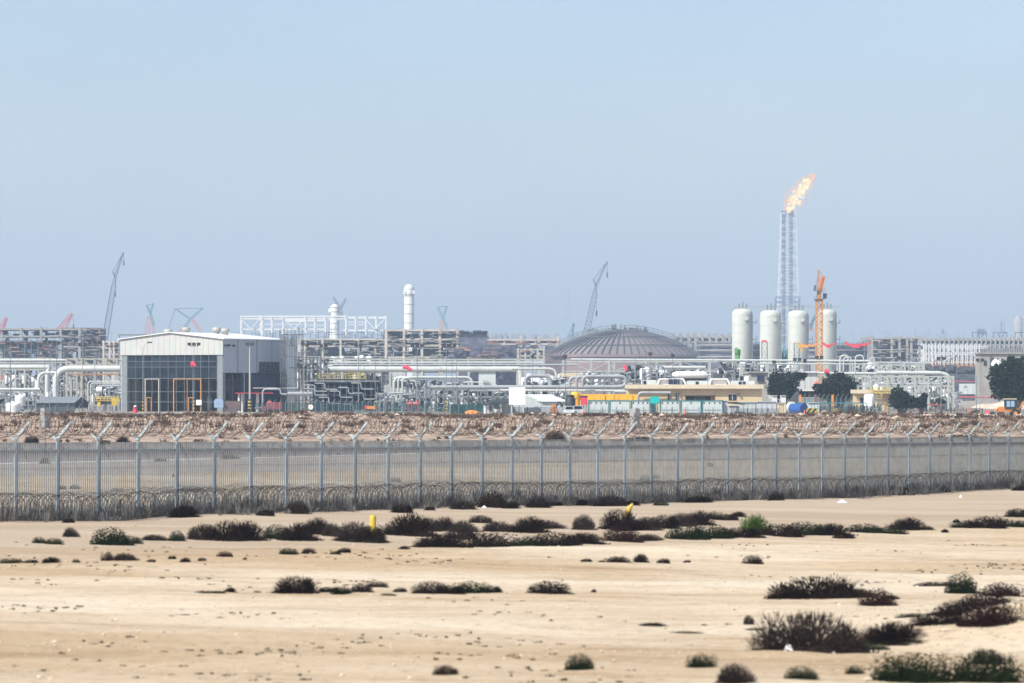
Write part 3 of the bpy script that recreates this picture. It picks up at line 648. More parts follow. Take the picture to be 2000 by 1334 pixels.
# black board behind the fence
p = ground_hit(1835, 921); d = p.y
mb = MB(); mb.box(p.x - S(2, d), p.x + S(2, d), p.y, p.y + .05, p.z + .35, p.z + S(15, d)); mb.box(p.x - .03, p.x + .03, p.y + .055, p.y + .1, p.z - .1, p.z + .5)
tag(mb.build('marker_board', 'lamp_dark', loc=tuple(p)), 'narrow black marker board standing on the sand behind the fence', 'marker board')

# the two grey concrete sign pillars on the bank with thin poles
for px_, lb in ((88, 'thin pole carrying two grey boards on the bank at the left'), (1240, 'thin pole carrying two grey boards on the bank right of centre')):
    d = 395.0; x_ = X(px_, d); t_ = thing('sign_pole', lb, 'sign pole', (x_, d, Hs(x_, d)), group='poles with twin grey boards')
    mb = MB(); mb.cyl((x_, d, Hs(x_, d) - .2), (x_, d, Z(812, d)), .045, n=8); mb.build('pole', 'galvanised', t_)
    zb, zt_ = Z(839, d), Z(797, d)
    for s_ in (-1, 1):
        mb = MB(); vs = [(x_ + s_ * .05, d - .02, zb + .2), (x_ + s_ * .42, d + .22, zb), (x_ + s_ * .42, d + .22, zt_ - .05), (x_ + s_ * .05, d - .02, zt_)]
        vs += [(a, b + .06, c) for a, b, c in vs]; mb.add(vs, [(0, 1, 2, 3), (7, 6, 5, 4), (0, 4, 5, 1), (1, 5, 6, 2), (2, 6, 7, 3), (3, 7, 4, 0)])
        mb.build('board', 'concrete_post', t_)

# ================================================================== THE PLANT
def base(px, d, py=None): x = X(px, d); return (x, d, Hs(x, d))
def bx(mb, x0, x1, y0, y1, d, dep=1.0, off=0.0):
    """box whose camera-facing side spans pixels x0..x1, y0(top)..y1(bottom) at distance d; y1=None reaches into the ground"""
    za = Z(y0, d); zb = (Hs(X((x0 + x1) / 2, d), d) - .3) if y1 is None else Z(y1, d)
    return mb.box(X(x0, d), X(x1, d), d + off, d + off + dep, zb, za)
def one(mb, name, m, px, d, label, cat, group=None, kind=None):
    return tag(mb.build(name, m, loc=base(px, d)), label, cat, group, kind)
def pp(d, *pts): return [P(a, b, d + (c[0] if c else 0)) for a, b, *c in pts]

# ---------- hangar-like process building
TH = R(25); d0 = 880.0; corner = P(436, 800, d0); W_ = S(206, 890) / math.cos(TH); LEN = S(112, 900) / math.sin(TH) * .98
Lc = corner + Vector((-W_ * math.cos(TH), W_ * math.sin(TH), 0)); gz = Hs(Lc.x, Lc.y)
hg = thing('gable_building', 'large gable building with white fascia over a dark see-through glazed front', 'building', (Lc.x, Lc.y, gz), -TH, local=True)
hz = lambda py: Z(py, 885) - gz
eave, rdg, fas = hz(661.5), hz(648.5), hz(693.5); rx = W_ * .49
mb = MB(); mb.prism([(0, fas), (W_, fas), (W_, eave - .15), (rx, rdg - .15), (0, eave - .15)], -.15, .15); mb.build('fascia', 'sheet_white', hg)
mb = MB(); mb.prism([(-.4, eave), (rx, rdg), (W_ + .4, eave), (W_ + .4, eave - .14), (rx, rdg - .14), (-.4, eave - .14)], -.5, LEN + .4); rf = mb.build('roof', 'roof_white', hg)
for u, y_ in ((.18 * W_ + 2, LEN * .3), (rx - 1.5, LEN * .35), (rx + 1.2, LEN * .62), (rx + 3.0, LEN * .62)):
    mb = MB(); zt = rdg - abs(u - rx) * (rdg - eave) / rx; mb.lathe([(.55, 0), (.55, .5), (.78, .5), (.78, 1.15), (.6, 1.25)], (u, y_, zt - .1), 16); mb.build('roof_vent', 'steel_beige', rf)
mb = MB()
sw = hz(728)
mb.box(W_ - .12, W_ + .02, .2, LEN * .55, sw, eave - .15); mb.box(W_ - .12, W_ + .02, LEN * .55 + .02, LEN, sw, eave - .15); mb.build('side_wall', 'wall_grey', hg)
mb = MB(); mb.box(-.05, .1, .2, LEN, 0, eave - .15); mb.box(0, W_, LEN - .1, LEN, sw, eave - .15); mb.build('rear_wall', 'wall_grey', hg)
for y_ in (LEN * .22, LEN * .52, LEN * .76):
    mb = MB(); mb.box(W_ + .03, W_ + .10, y_, y_ + .14, sw, eave - .2); mb.build('downpipe', 'galvanised', hg)
mb = MB(); mb.box(W_ - .10, W_ + .06, LEN * .28, LEN, -.2, sw - .05); mb.build('opening_shade', 'navy', hg)  # dark sheet painted as the shade of the open lower side
mb = MB()
for i in range(6):
    y_ = LEN * (.56 + .055 * i); mb.box(W_ + .02, W_ + .12, y_, y_ + 1.1, hz(726), hz(706)); mb.box(W_ + .8, W_ + .9, y_, y_ + .08, hz(726), hz(716)); 
mb.box(W_ + .02, W_ + 1.0, LEN * .54, LEN * .90, hz(727.5), hz(726)); mb.build('louvre_gallery', 'steel_dark', hg)
for u0, u1 in ((.25, 1.35), (W_ - 1.2, W_ - .1)):
    mb = MB(); mb.box(u0, u1, .0, 1.0, -.2, fas - .02); mb.build('portal_column', 'galvanised', hg)
# glazing bars, panes, interior
mb = MB()
for i in range(12):
    u = 1.5 + (W_ - 2.8) * i / 11; mb.box(u - .045, u + .045, .02, .12, -.1, fas)
for py in (706, 717, 739, 765, 785):
    mb.box(1.3, W_ - 1.2, -.01, .08, hz(py) - .05, hz(py) + .05)
mb.build('glazing_bars', 'glazing_bar', hg)
mb = MB(); mb.box(1.35, W_ - 1.2, .14, .18, hz(739), fas - .02); mb.build('glass_pane', 'glass_dark', hg)
rr = random.Random(4); mb = MB()
for i in range(60):
    mc = MB()
    u = rr.uniform(1.5, W_ - 1.5); y_ = rr.uniform(2, LEN - 3); z0 = rr.uniform(0, hz(745)); (mb if i % 2 else mc).box(u, u + rr.choice([.15, .3, 1.0]), y_, y_ + .3, z0, min(hz(740), z0 + rr.uniform(1, 6)))
    if mc.v: mc.build('machine', 'steel_dark', hg)
for k in range(7):
    y_ = LEN * k / 7 + 1.5
    for u in (1.2, W_ * .33, W_ * .66, W_ - 1): mb.box(u, u + .25, y_, y_ + .25, 0, eave - .5)
    mb.box(1, W_ - 1, y_, y_ + .2, hz(742) - .2, hz(742))
mb.build('inner_frame', 'interior_grey', hg)
mb = MB(); mb.box(.4, W_ - .4, LEN - .4, LEN - .2, 0, sw); mb.build('inner_screen', 'navy', hg)
for u0, u1 in ((5.2, 8.0), (11.1, 13.9), (13.9, 16.7)):
    mb = MB()
    for u in (u0, u1): mb.box(u - .09, u + .09, -.12, -.02, -.1, hz(740))
    mb.box(u0, u1, -.12, -.02, hz(741), hz(739.6)); mb.build('door_frame', 'steel_beige' if u0 < 6 else 'frame_orange', hg)
for u0 in (5.5, 14.2):
    mb = MB(); mb.box(u0, u0 + .14, -.3, -.14, 0, hz(776)); mb.box(u0 + 1.0, u0 + 1.14, -.3, -.14, 0, hz(776)); mb.box(u0, u0 + 1.14, -.3, -.14, hz(777.5), hz(776)); mb.build('wicket_door', 'frame_orange', hg)
mb = MB(); mb.box(15.9, 17.0, -.4, -.32, hz(791), hz(781)); mb.build('notice_board', 'white_clean', hg)
mb = MB()
for y_, z_ in ((.4, 677), (1.6, 676.5), (3.4, 677)): mb.box(W_ + .05, W_ + .5, y_, y_ + .35, hz(z_), hz(z_) + .35)
mb.build('wall_lamps', 'lamp_dark', hg)

# ---------- poles
def pole(px, ytop, d, heads, label, r=.055, ybase=None, bands=False, mate='galvanised', group='tall lighting poles'):
    x, y, z = base(px, d); t = thing('lamp_pole', label, 'lighting pole', (x, y, z), group=group)
    zt = Z(ytop, d); mb = MB(); mb.sweep([(x, y, z - .2), (x, y, (z + zt) / 2), (x, y, zt)], [r * 1.3, r * 1.1, r * .8], 8); mb.build('pole', mate, t)
    if bands: mb = MB(); mb.cyl((x, y, z + .1), (x, y, z + 2.4), r * 2.2, n=10); mb.build('striped_base', 'pole_bands', t)
    if heads == 'arm':
        mb = MB(); mb.sweep([(x, y, zt), (x + .15, y, zt + .9), (x + .5, y, zt + 1.5), (x + 1.0, y, zt + 1.8)], r * .6, 6); mb.build('arm', mate, t)
        mb = MB(); mb.box(x + .8, x + 1.6, y - .15, y + .15, zt + 1.7, zt + 1.95); mb.build('lamp_head', 'lamp_dark', t)
    elif heads:
        w = heads * .5; mb = MB(); mb.box(x - w * .5, x + w * .5, y - .05, y + .05, zt - .05, zt + .05); mb.build('crossbar', mate, t)
        for i in range(heads):
            u = x + (i - (heads - 1) / 2) * .82; mb = MB(); mb.prism([(u - .3, zt + .08), (u + .3, zt + .08), (u + .34, zt + .62), (u - .34, zt + .62)], y - .25, y + .1); mb.build('floodlight', 'lamp_dark', t)
    return t
pole(279, 689, 860, 'arm', 'slim street lamp with curved arm in front of the gable building, striped foot', bands=True)
pole(379, 676, 862, 3, 'pole with three floodlights before the gable building fascia, red windsock on it', bands=True)
pole(488, 676, 870, 2, 'thick pole with two floodlights beside the grey side wall', r=.16, bands=True, mate='steel_beige')
pole(477, 727, 868, 0, 'bare short pole just left of the thick floodlight pole')
PL = [(20, 675, 2, 'at the far left over the white tanks'), (87, 694, 1, 'behind the small shed roof, orange foot'), (97, 672, 3, 'with three heads left of the pipe bends'), (110, 674, 2, 'with two heads above the large pipe bend'),
      (161, 677, 2, 'above the beige rack at left'), (185, 673, 3, 'with three bright heads left of the gable building'), (592, 676, 1, 'right of the scaffolding at the building corner'), (600, 678, 1, 'with a striped foot right of the scaffold tower'), (632, 679, 2, 'rising over the yellow railings'),
      (700, 678, 2, 'in front of the dark pipe module'), (733, 674, 1, 'with a black and yellow foot right of the dark module'), (756, 690, 0, 'left of the three bent risers'), (815, 679, 3, 'rising from the valves left of centre'), (872, 679, 2, 'above the black and yellow striped foot by the netting'),
      (883, 679, 2, 'second of a close pair over the green netting'), (892, 700, 0, 'headless beside the close pair over the netting'), (1040, 700, 1, 'behind the white cabin roof'), (1092, 712, 0, 'right of the white cabin'), (1104, 700, 1, 'left of the yellow wrapped duct'),
      (1127, 705, 0, 'between the bent risers right of centre'), (1178, 700, 0, 'above the yellow wrapped duct'), (1241, 696, 0, 'right of the yellow wrapped duct'), (1270, 695, 1, 'above the teal sign'), (1294, 712, 0, 'left end of the cream building roof units'),
      (1314, 698, 1, 'middle of the cream building'), (1328, 706, 0, 'over the dark porch of the cream building'), (1392, 700, 0, 'right of the second white roof hood'), (1417, 724, 1, 'at the end of the portable cabins'), (1512, 711, 1, 'in front of the first dark tree'),
      (1518, 737, 0, 'short one in front of the first dark tree'), (1557, 706, 2, 'right of the first dark tree'), (1572, 708, 1, 'over the pale wall between the trees'), (1600, 702, 2, 'by the orange tower crane foot'), (1651, 737, 0, 'short one before the second dark tree'),
      (1760, 703, 2, 'over the low dark tree at right'), (1838, 704, 2, 'at the right end of the pipe rack'), (1907, 735, 0, 'right of the white site container'), (1914, 707, 2, 'beside the grey blockhouse')]
for i, (px_, yt, hd, lb) in enumerate(PL):
    pole(px_, yt, 835 + (i * 37) % 60 - 10, hd, 'thin lighting pole ' + lb, r=.045 + .02 * ((i * 7) % 3 == 0), bands=(px_ in (87, 600, 632, 733, 872)))

def windsock(px, py, dx, dy, d, m, label, w=.45):
    a = P(px, py, d); b = a + Vector((S(dx, d), -.3, -S(dy, d))); t = thing('windsock', label, 'windsock', tuple(a), group='windsocks')
    mb = MB(); mid = a.lerp(b, .5) + Vector((0, 0, .12)); mb.sweep([a, mid, b], [w, w * .85, w * .6], 10, False); mb.build('sleeve', m, t)
    mb = MB(); mb.sweep([a + Vector((0, .02, .0)), a + Vector((S(-1, d), .05, -S(3, d))), a + Vector((0, .1, -S(6, d)))], [.07, .07, .07], 6); mb.build('bracket', 'white_paint', t)
windsock(374, 709.5, 8, 5.5, 861.5, 'wind_red', 'short red windsock on the floodlight pole before the gable building', .42)
windsock(788, 716, 16, 7, 846, 'wind_red', 'long pink-red windsock in front of the white header pipe left of centre', .38)
windsock(1220, 715, 4, 9, 846, 'wind_red', 'faded pink windsock hanging before the brown domed tank', .32)
windsock(1612, 724, 7, 6, 846, 'wind_red', 'crimson windsock above the second dark tree', .42)
windsock(1596, 748, -6, 8, 842, 'wind_orange', 'orange windsock between the two dark trees', .42)
mb = MB(); x, y, z = base(1597, 842); mb.cyl((x, y, z), (x, y, Z(750, 842)), .05, n=8); one(mb, 'windsock_pole', 'galvanised', 1597, 842, 'short pole under the orange windsock between the dark trees', 'pole')

# ---------- pipelines: every continuous run is a thing
def run(pts, rpx, d, m, label, bend=None, cat='pipe', group='large process pipes', collars=True):
    P_ = pp(d, *pts); r = S(rpx, d); x, y, z = P_[0]; t = thing('pipeline', label, cat, tuple(P_[0]), group=group)
    mb = MB(); mb.pipe(P_, r, bend or r * 3.0, 12); pb = mb.build('pipe_run', m, t)
    if collars:
        mb = MB(); tot = 0
        for a, b in zip(P_, P_[1:]):
            L_ = (b - a).length; n_ = int(L_ / 7.0); dv = (b - a).normalized()
            for k in range(1, n_):
                c = a + (b - a) * k / n_; mb.cyl(c - dv * .08, c + dv * .08, r * 1.07, n=12); tot += 1
        if tot: mb.build('flange', 'steel_pale', t)
    return t
ZG = 800
run([(-60, 703.5), (131, 703.5)], 2.6, 960, 'white_pipe', 'white pipe along the top left of the rack, ending above the big bend')
run([(-60, 708.5), (140, 708.5), (140, 700)], 1.2, 955, 'grey_pipe', 'thin grey pipe just under the top left white pipe')
run([(-60, 717), (98, 717), (92, 726), (92, 790)], 4.2, 950, 'white_pipe', 'thick off-white pipe from the left edge turning down behind the shed', 2.5)
run([(235, 720), (109, 720), (109, 790)], 6.2, 930, 'white_pipe', 'thickest white pipe with a wide downward bend left of the gable building', 2.6)
run([(118, 728), (76, 728), (74, 765)], 3.2, 940, 'white_pipe', 'white pipe with a tight downward bend at left', 1.4)
run([(-60, 760.5), (78, 760.5)], 3.0, 925, 'white_pipe', 'low white pipe above the twin plastic tanks')
run([(235, 745), (172, 745), (172, 792)], 1.3, 900, 'white_pipe', 'slim white pipe bending down left of the gable building', .6)
run([(235, 748.5), (177, 748.5), (177, 792)], 1.0, 897, 'white_pipe', 'second slim pipe nested inside the slim bend', .5)
run([(235, 754), (190, 754), (190, 775)], 1.6, 915, 'grey_pipe', 'short grey pipe bending down behind the yellow equipment', .6)
run([(636, 721), (1012, 721), (1017, 728), (1018, 757)], 5.6, 960, 'white_pipe', 'main long white header pipe across the centre, bending down at its right end', 2.6)
run([(580, 708), (1060, 708)], 1.4, 975, 'white_pipe', 'thin white pipe high above the main header')
run([(575, 712.5), (1130, 712.5)], 2.0, 972, 'grey_pipe', 'grey pipe between the main header and the top beam')
run([(1115, 702), (1700, 705)], 2.2, 990, 'white_pipe', 'long white pipe along the top of the right-hand rack')
run([(1700, 709), (1818, 710)], 3.0, 985, 'grey_pipe', 'grey pipe on top of the rack behind the low tree', collars=False)
run([(1000, 720), (1086, 720), (1087, 750)], 2.6, 955, 'white_pipe', 'white pipe dropping down right of the header bend', 1.6)
run([(1027, 757), (1027, 734), (1074, 734), (1076, 757)], 3.8, 900, 'grey_pipe', 'grey hoop-shaped pipe standing on the long lower pipe')
run([(770, 770), (770, 737), (800, 737), (922, 737), (923, 770)], 2.6, 905, 'white_pipe', 'white pipe from three risers running right and bending down near centre', 1.2)
run([(778, 770), (778, 737.6), (792, 737.6)], 2.2, 902, 'white_pipe', 'middle bent riser of the three left of centre', 1.0)
run([(786, 770), (786, 738.2), (800, 738.2)], 2.2, 899, 'white_pipe', 'right bent riser of the three left of centre', 1.0)
run([(740, 768), (786, 768)], 1.8, 898, 'white_pipe', 'short low pipe joining the feet of the three risers')
run([(838, 746), (838, 756), (1212, 755.5), (1222, 751), (1222, 736), (1138, 736)], 3.6, 890, 'grey_pipe', 'long thick lower pipe running from centre to right and looping back up', 1.5)
run([(1113, 755), (1113, 737), (1132, 737)], 2.9, 887, 'grey_pipe', 'left bent riser of three right of centre', 1.5)
run([(1126, 755), (1126, 736), (1142, 736)], 2.9, 884, 'grey_pipe', 'middle bent riser of three right of centre', 1.5)
run([(1138, 755), (1138, 735), (1216, 735)], 2.9, 881, 'grey_pipe', 'right bent riser of three right of centre', 1.5)
run([(918, 762), (1220, 763)], 2.2, 886, 'white_pipe', 'second lower pipe under the long looping pipe')
run([(905, 746.5), (942, 746.5), (945, 757)], 1.4, 885, 'white_pipe', 'small white pipe curving down left of the header bend', .8)
run([(938, 750), (942, 746.5), (965, 746.5), (970, 752)], 1.0, 885, 'white_pipe', 'smaller arched pipe between two bends at centre', .5)
run([(1297, 717.5), (1378, 717.5)], 2.9, 900, 'white_pipe', 'short thick blunt-ended pipe above the cream building')
run([(1246, 783), (1247, 767), (1310, 767)], 2.8, 800, 'grey_pipe', 'grey pipe with a bend just behind the teal sign', 1.2)
run([(1200, 764.5), (1240, 764.5)], 1.8, 820, 'white_pipe', 'short white pipe behind the end of the yellow wrapped duct')
run([(1480, 710), (1712, 711.5)], 1.3, 900, 'white_pipe', 'thin white pipe in front of the white vessels')
run([(1560, 728.5), (1714, 729.5)], 2.6, 930, 'white_pipe', 'white pipe at mid height behind the second dark tree')
run([(1712, 728), (1838, 728.5), (1852, 733), (1856, 745), (1856, 757)], 3.8, 925, 'white_pipe', 'big pipe on the right rack curving down at its right end', 2.4)
run([(1700, 751), (1842, 751), (1850, 744)], 3.6, 918, 'grey_pipe', 'thick lower pipe of the right rack over the low tree', 1.0)
run([(1641, 730), (1641, 694), (1656, 694), (1657, 706)], 1.5, 890, 'white_pipe', 'tall goose-neck pipe over the second dark tree', .9)
run([(1647, 725), (1648, 698), (1662, 697), (1663, 708)], 1.2, 893, 'white_pipe', 'smaller goose-neck nested beside the tall one', .7)
run([(1670, 730), (1671, 694), (1686, 694), (1687, 706)], 1.4, 890, 'white_pipe', 'second tall goose-neck pipe at right', .9)
run([(1699, 712), (1700, 698), (1708, 698), (1708, 710)], 1.0, 890, 'white_pipe', 'short goose-neck pipe left of the white frame', .5)
run([(1735, 775), (1990, 776.5)], 1.5, 1150, 'red_fade', 'long low red pipe line on the right behind the container')
run([(1850, 744.5), (1960, 746)], .9, 1350, 'red_fade', 'thin faded red pipe along the grey wall at right')

# ---------- steel racks
def rack(name, label, xs, yt, levels, d, dep, mcol='steel_pale', w=.28, brace=(), cat='pipe rack', ybot=None, bw=.22, group=None):
    x, y, z = base((xs[0] + xs[-1]) / 2, d); t = thing(name, label, cat, (x, y, z), group=group)
    for px in xs:
        mb = MB()
        for dy in (0, dep): 
            zb = (Z(ybot, d) if ybot else Hs(X(px, d), d) - .2); mb.box(X(px, d) - w / 2, X(px, d) + w / 2, d + dy - w / 2, d + dy + w / 2, zb, Z(yt, d))
        for py in levels: mb.bar((X(px, d), d + w / 2 + .01, Z(py, d) - bw), (X(px, d), d + dep - w / 2 - .01, Z(py, d) - bw), bw)
        mb.build('column', mcol, t)
    for py in levels:
        mb = MB()
        for dy in (0, dep): mb.bar((X(xs[0], d) , d + dy, Z(py, d)), (X(xs[-1], d), d + dy, Z(py, d)), bw, bw * 1.2)
        mb.build('beam', mcol, t)
    if brace:
        mb = MB()
        for i, (a, b) in enumerate(zip(xs, xs[1:])):
            for (y0, y1, mode) in brace:
                m_ = mode if mode != 'alt' else ('/' if i % 2 else '\\')
                if m_ in '/x': mb.bar((X(a, d), d - .02, Z(y1, d)), (X(b, d), d - .02, Z(y0, d)), w * .45)
                if m_ in '\\x': mb.bar((X(a, d), d + .05, Z(y0, d)), (X(b, d), d + .05, Z(y1, d)), w * .45)
        mb.build('bracing', mcol, t)
    return t
rack('pipe_rack', 'pale steel rack with slim columns under the left-hand pipes', [-60, 0, 30, 48, 75, 102], 700, (700.5, 711.5, 722), 965, 8, w=.32)
rack('pipe_rack', 'beige steel rack with diagonal bracing left of the gable building', [130, 150, 160, 185, 207, 228], 699, (701, 712, 731), 935, 9, 'steel_beige', w=.42, brace=((703, 718, 'alt'),))
mb = MB(); bx(mb, 134, 229, 730.2, 732.2, 930, .5); one(mb, 'walkway_rail', 'orange_paint', 180, 930, 'orange walkway beam along the beige rack at left', 'walkway rail')
rack('pipe_rack', 'long steel rack behind the main white header pipe', [580, 625, 668, 700, 762, 810, 862, 915, 965, 1010, 1060], 700, (702, 706.5), 980, 8, w=.4, brace=((706, 722, 'alt'),))
rack('pipe_rack', 'steel rack with diagonals in front of the domed tank wall', [1100, 1155, 1190, 1200, 1262, 1283, 1330, 1387, 1443], 703, (706, 725), 985, 7, w=.36, brace=((706, 724, 'alt'),))
rack('pipe_rack', 'steel rack with horizontal beams behind the dark trees', [1450, 1500, 1555, 1590, 1615, 1640, 1665, 1690], 709, (728, 734), 940, 7, w=.34)
rack('pipe_rack', 'upper frame of the right pipe rack with x braces', [1715, 1741, 1767, 1795, 1804], 710, (713, 735), 950, 7, w=.42, brace=((714, 727, 'x'),))
rack('pipe_rack', 'tall right pipe rack with leaning braces above the low trees', [1676, 1700, 1733, 1760, 1787, 1813, 1838, 1852, 1862], 734, (735.5, 754), 915, 6, w=.34, brace=((737, 751, '/'),), ybot=800)
rack('pipe_stand', 'row of plain steel supports under the long lower pipe', list(range(795, 1230, 24)), 759, (761, 775), 892, 4, 'galvanised', w=.22)
rack('pipe_stand', 'open steel frame beneath the white pipe from the three risers', [795, 816, 833, 856, 880, 905, 922], 741, (742, 758), 910, 6, 'galvanised', w=.26)

# ---------- busy process skids: vessels, risers, valves under the pipes
def skid(label, x0, x1, yt, yb, d, dep, seed, tone='grey_pipe', dens=1.0, dark='steel_dark', frame=True, cols=('white_pipe', 'grey_pipe')):
    dens *= 1.5; rr = random.Random(seed); x, y, z = base((x0 + x1) / 2, d); t = thing('process_skid', label, 'process skid', (x, y, z), group='process skids under the pipes')
    zg = z; W = x1 - x0; q = lambda: rr.uniform(x0, x1)
    if frame:
        mb = MB()
        for i in range(max(2, int(W / 14)) + 1):
            px = x0 + W * i / max(2, int(W / 14))
            for dy in (0, dep): mb.box(X(px, d) - .1, X(px, d) + .1, d + dy - .1, d + dy + .1, zg - .2, Z(yt, d))
        for py in np.linspace(yt, yb - 4, 3):
            for dy in (0, dep): mb.bar((X(x0, d), d + dy, Z(py, d)), (X(x1, d), d + dy, Z(py, d)), .16)
            mb.bar((X(x0, d), d, Z(py, d) + .1), (X(x0, d), d + dep, Z(py, d) + .1), .16)
        mb.build('support_frame', 'galvanised', t)
    for ci, c in enumerate(cols):
        mb = MB()
        for i in range(int(W / 5 * dens)):
            px = q(); dy = rr.uniform(.3, dep - .3); r = rr.uniform(.07, .24); y0 = rr.uniform(yt, (yt + yb) / 2); y1 = rr.uniform((yt + yb) / 2, yb)
            if rr.random() < .5: mb.pipe(pp(d, (px, yb + 3, dy), (px, y0, dy), (px + rr.choice([-1, 1]) * rr.uniform(3, 14), y0, dy)), r, r * 3, 6)
            else: mb.cyl(P(px, y1, d + dy), P(px + rr.uniform(6, 22), y1, d + dy), r, n=7)
        mb.build('small_pipes', c, t)
    for i in range(int(W / 11 * dens)):
        mb = MB(); px = q(); dy = rr.uniform(.5, dep - .5); c = P(px, rr.uniform((yt + yb) / 2, yb), d + dy); r = rr.uniform(.3, .75); h = rr.uniform(.5, 1.7)
        mb.lathe([(.02, -h), (r * .8, -h), (r, -h + .2), (r, h - .25), (r * .75, h - .03), (.02, h)], tuple(c), 10); mb.build('small_vessel', 'white_paint', t)
    mb = MB()
    for i in range(int(W / 2.6 * dens)):
        c = P(q(), rr.uniform(yt + 1, yb), d + rr.uniform(-.1, dep)); s = rr.uniform(.1, .38); mb.box(c.x - s, c.x + s, c.y - s, c.y + s, c.z - s * rr.uniform(.5, 2), c.z + s)
    mb.build('valves', dark, t)
    return t
skid('cluttered valves and pumps under the low pipe at far left', -20, 70, 764, 795, 915, 6, 1)
skid('pipe clutter under the big bend behind the shed', 95, 170, 735, 785, 945, 7, 2)
skid('low pumps between the shed and the gable building', 182, 230, 752, 780, 925, 6, 3)
skid('block of white valves stacked behind the scaffold tower', 578, 640, 702, 745, 955, 6, 4, dens=1.6)
skid('pipework and white dots above the yellow railings', 640, 760, 700, 716, 985, 5, 5, dens=1.2)
skid('white risers and pump cases left of the three bent pipes', 735, 800, 768, 802, 880, 5, 6)
skid('grey pipe maze behind the three bent risers', 795, 850, 742, 802, 900, 6, 7, dens=1.3)
skid('slim pipes and pale vessels below the lower header at centre-left', 850, 905, 745, 800, 905, 6, 8, dens=1.2)
skid('row of valves under the long pipe left of the white cabin', 905, 990, 760, 796, 895, 5, 9, dens=1.5)
skid('pipe stubs standing on the long pipe behind the hoop', 1020, 1105, 738, 752, 905, 5, 10, dens=1.3, frame=False)
skid('valves under the long pipe behind the white cabin roof', 1025, 1115, 762, 790, 897, 5, 11, dens=1.5)
skid('equipment between the bent risers and the domed tank', 1140, 1225, 728, 750, 935, 6, 12, dens=1.1)
skid('pipe bridge clutter above the long cream building', 1255, 1370, 722, 740, 945, 6, 13, dens=1.0)
skid('white knock-out drums left of the white vessels', 1405, 1480, 706, 735, 960, 6, 14, dens=1.3)
skid('pipework seen through the right pipe rack', 1690, 1860, 740, 775, 960, 7, 15, dens=.9, frame=False)
skid('pipework high between the goose-necks and the white frame', 1660, 1800, 712, 730, 975, 6, 16, dens=.8, frame=False)
skid('racks of fine pipes behind the dome-side windsock', 1225, 1300, 712, 745, 950, 6, 18, dens=1.0)
skid('fine grey pipes behind the first dark tree', 1450, 1560, 712, 730, 955, 6, 19, dens=.8)
skid('valves and stubs at the foot of the right pipe rack', 1745, 1870, 768, 795, 935, 6, 20, dens=1.0)
skid('pipework beneath the main header behind the dark module', 640, 760, 728, 748, 990, 6, 21, dens=.8)
skid('pipes at the back behind the upper rack at far left', -20, 130, 722, 758, 1010, 8, 17, dens=.7, frame=False, cols=('grey_pipe', 'galvanised'))

def railing(mb, x0, x1, yt, yb, d, t=.09, dep=0):
    n = max(1, int((x1 - x0) / 7))
    for i in range(n + 1): px = x0 + (x1 - x0) * i / n; mb.box(X(px, d) - t / 2, X(px, d) + t / 2, d - t / 2, d + t / 2, Z(yb, d), Z(yt, d))
    for k in range(3): py = yt + (yb - yt) * k / 2.4; mb.bar((X(x0, d), d + .06, Z(py, d)), (X(x1, d), d + .06, Z(py, d)), t)
# dark module with yellow rail platform
t = thing('pipe_module', 'big pipe module right of the gable building, its shade put into dark navy', 'process module', base(675, 890))
mb = MB(); bx(mb, 612, 742, 748, None, 893, 9); mb.build('shade_core', 'navy', t)  # solid navy block: the module's inner shade is put into its colour
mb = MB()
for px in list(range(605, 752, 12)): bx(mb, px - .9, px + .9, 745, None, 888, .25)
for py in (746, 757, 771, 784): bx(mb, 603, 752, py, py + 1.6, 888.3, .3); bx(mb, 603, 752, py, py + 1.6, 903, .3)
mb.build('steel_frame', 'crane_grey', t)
mb = MB(); rr = random.Random(31)
for i in range(34):
    a, yv = rr.uniform(600, 735), rr.uniform(747, 795); mb.cyl(P(a, yv, 889 + rr.uniform(.5, 3)), P(a + rr.uniform(10, 45), yv, 889 + rr.uniform(.5, 3)), rr.uniform(.08, .3), n=7)
mb.build('module_pipes', 'steel_dark', t)
mb = MB()
for i in range(9): yv = rr.uniform(746, 790); a = rr.uniform(590, 690); mb.pipe(pp(887, (a, yv), (a + 20, yv), (a + 20, yv + 12), (a + 44, yv + 12)), .12, .4, 6)
mb.cyl(P(562, 769, 880), P(610, 769, 880), .38, n=10); mb.build('pale_pipes', 'grey_pipe', t)
mb = MB(); bx(mb, 596, 740, 743.5, 745, 887.5, 6); mb.build('top_deck', 'grey_pipe', t)
t = thing('platform', 'steel platform with yellow handrails above the dark pipe module', 'platform', base(665, 930))
mb = MB(); bx(mb, 622, 712, 740.5, 743, 930, 6); bx(mb, 622, 626, 742, None, 930, .4); bx(mb, 706, 710, 742, None, 930, .4); mb.build('deck', 'navy', t)
mb = MB(); railing(mb, 622, 712, 729, 741, 929.5, .07); railing(mb, 680, 710, 727, 741, 935, .07); mb.build('handrail', 'yellow_paint', t)
mb = MB(); bx(mb, 700, 792, 727, None, 1000, 12); mb.prism([(X(700, 1000), Z(727, 1000)), (X(792, 1000), Z(727, 1000)), (X(746, 1000), Z(724, 1000))], 1000, 1012)
one(mb, 'shed', 'sheet_pale', 746, 1000, 'pale ribbed sheet-metal shed behind the main header pipe', 'shed')
mb = MB(); bx(mb, 935, 968, 727, None, 960, 6); bx(mb, 938, 950, 738, 742, 959, .6)
one(mb, 'shed', 'cabin_white', 950, 960, 'small pale switch room just right of the down-bending white pipe', 'shed')
mb = MB(); bx(mb, 770, 825, 744, 758, 918, 3); one(mb, 'dark_duct', 'steel_dark', 797, 918, 'dark duct box behind the three bent risers', 'duct')

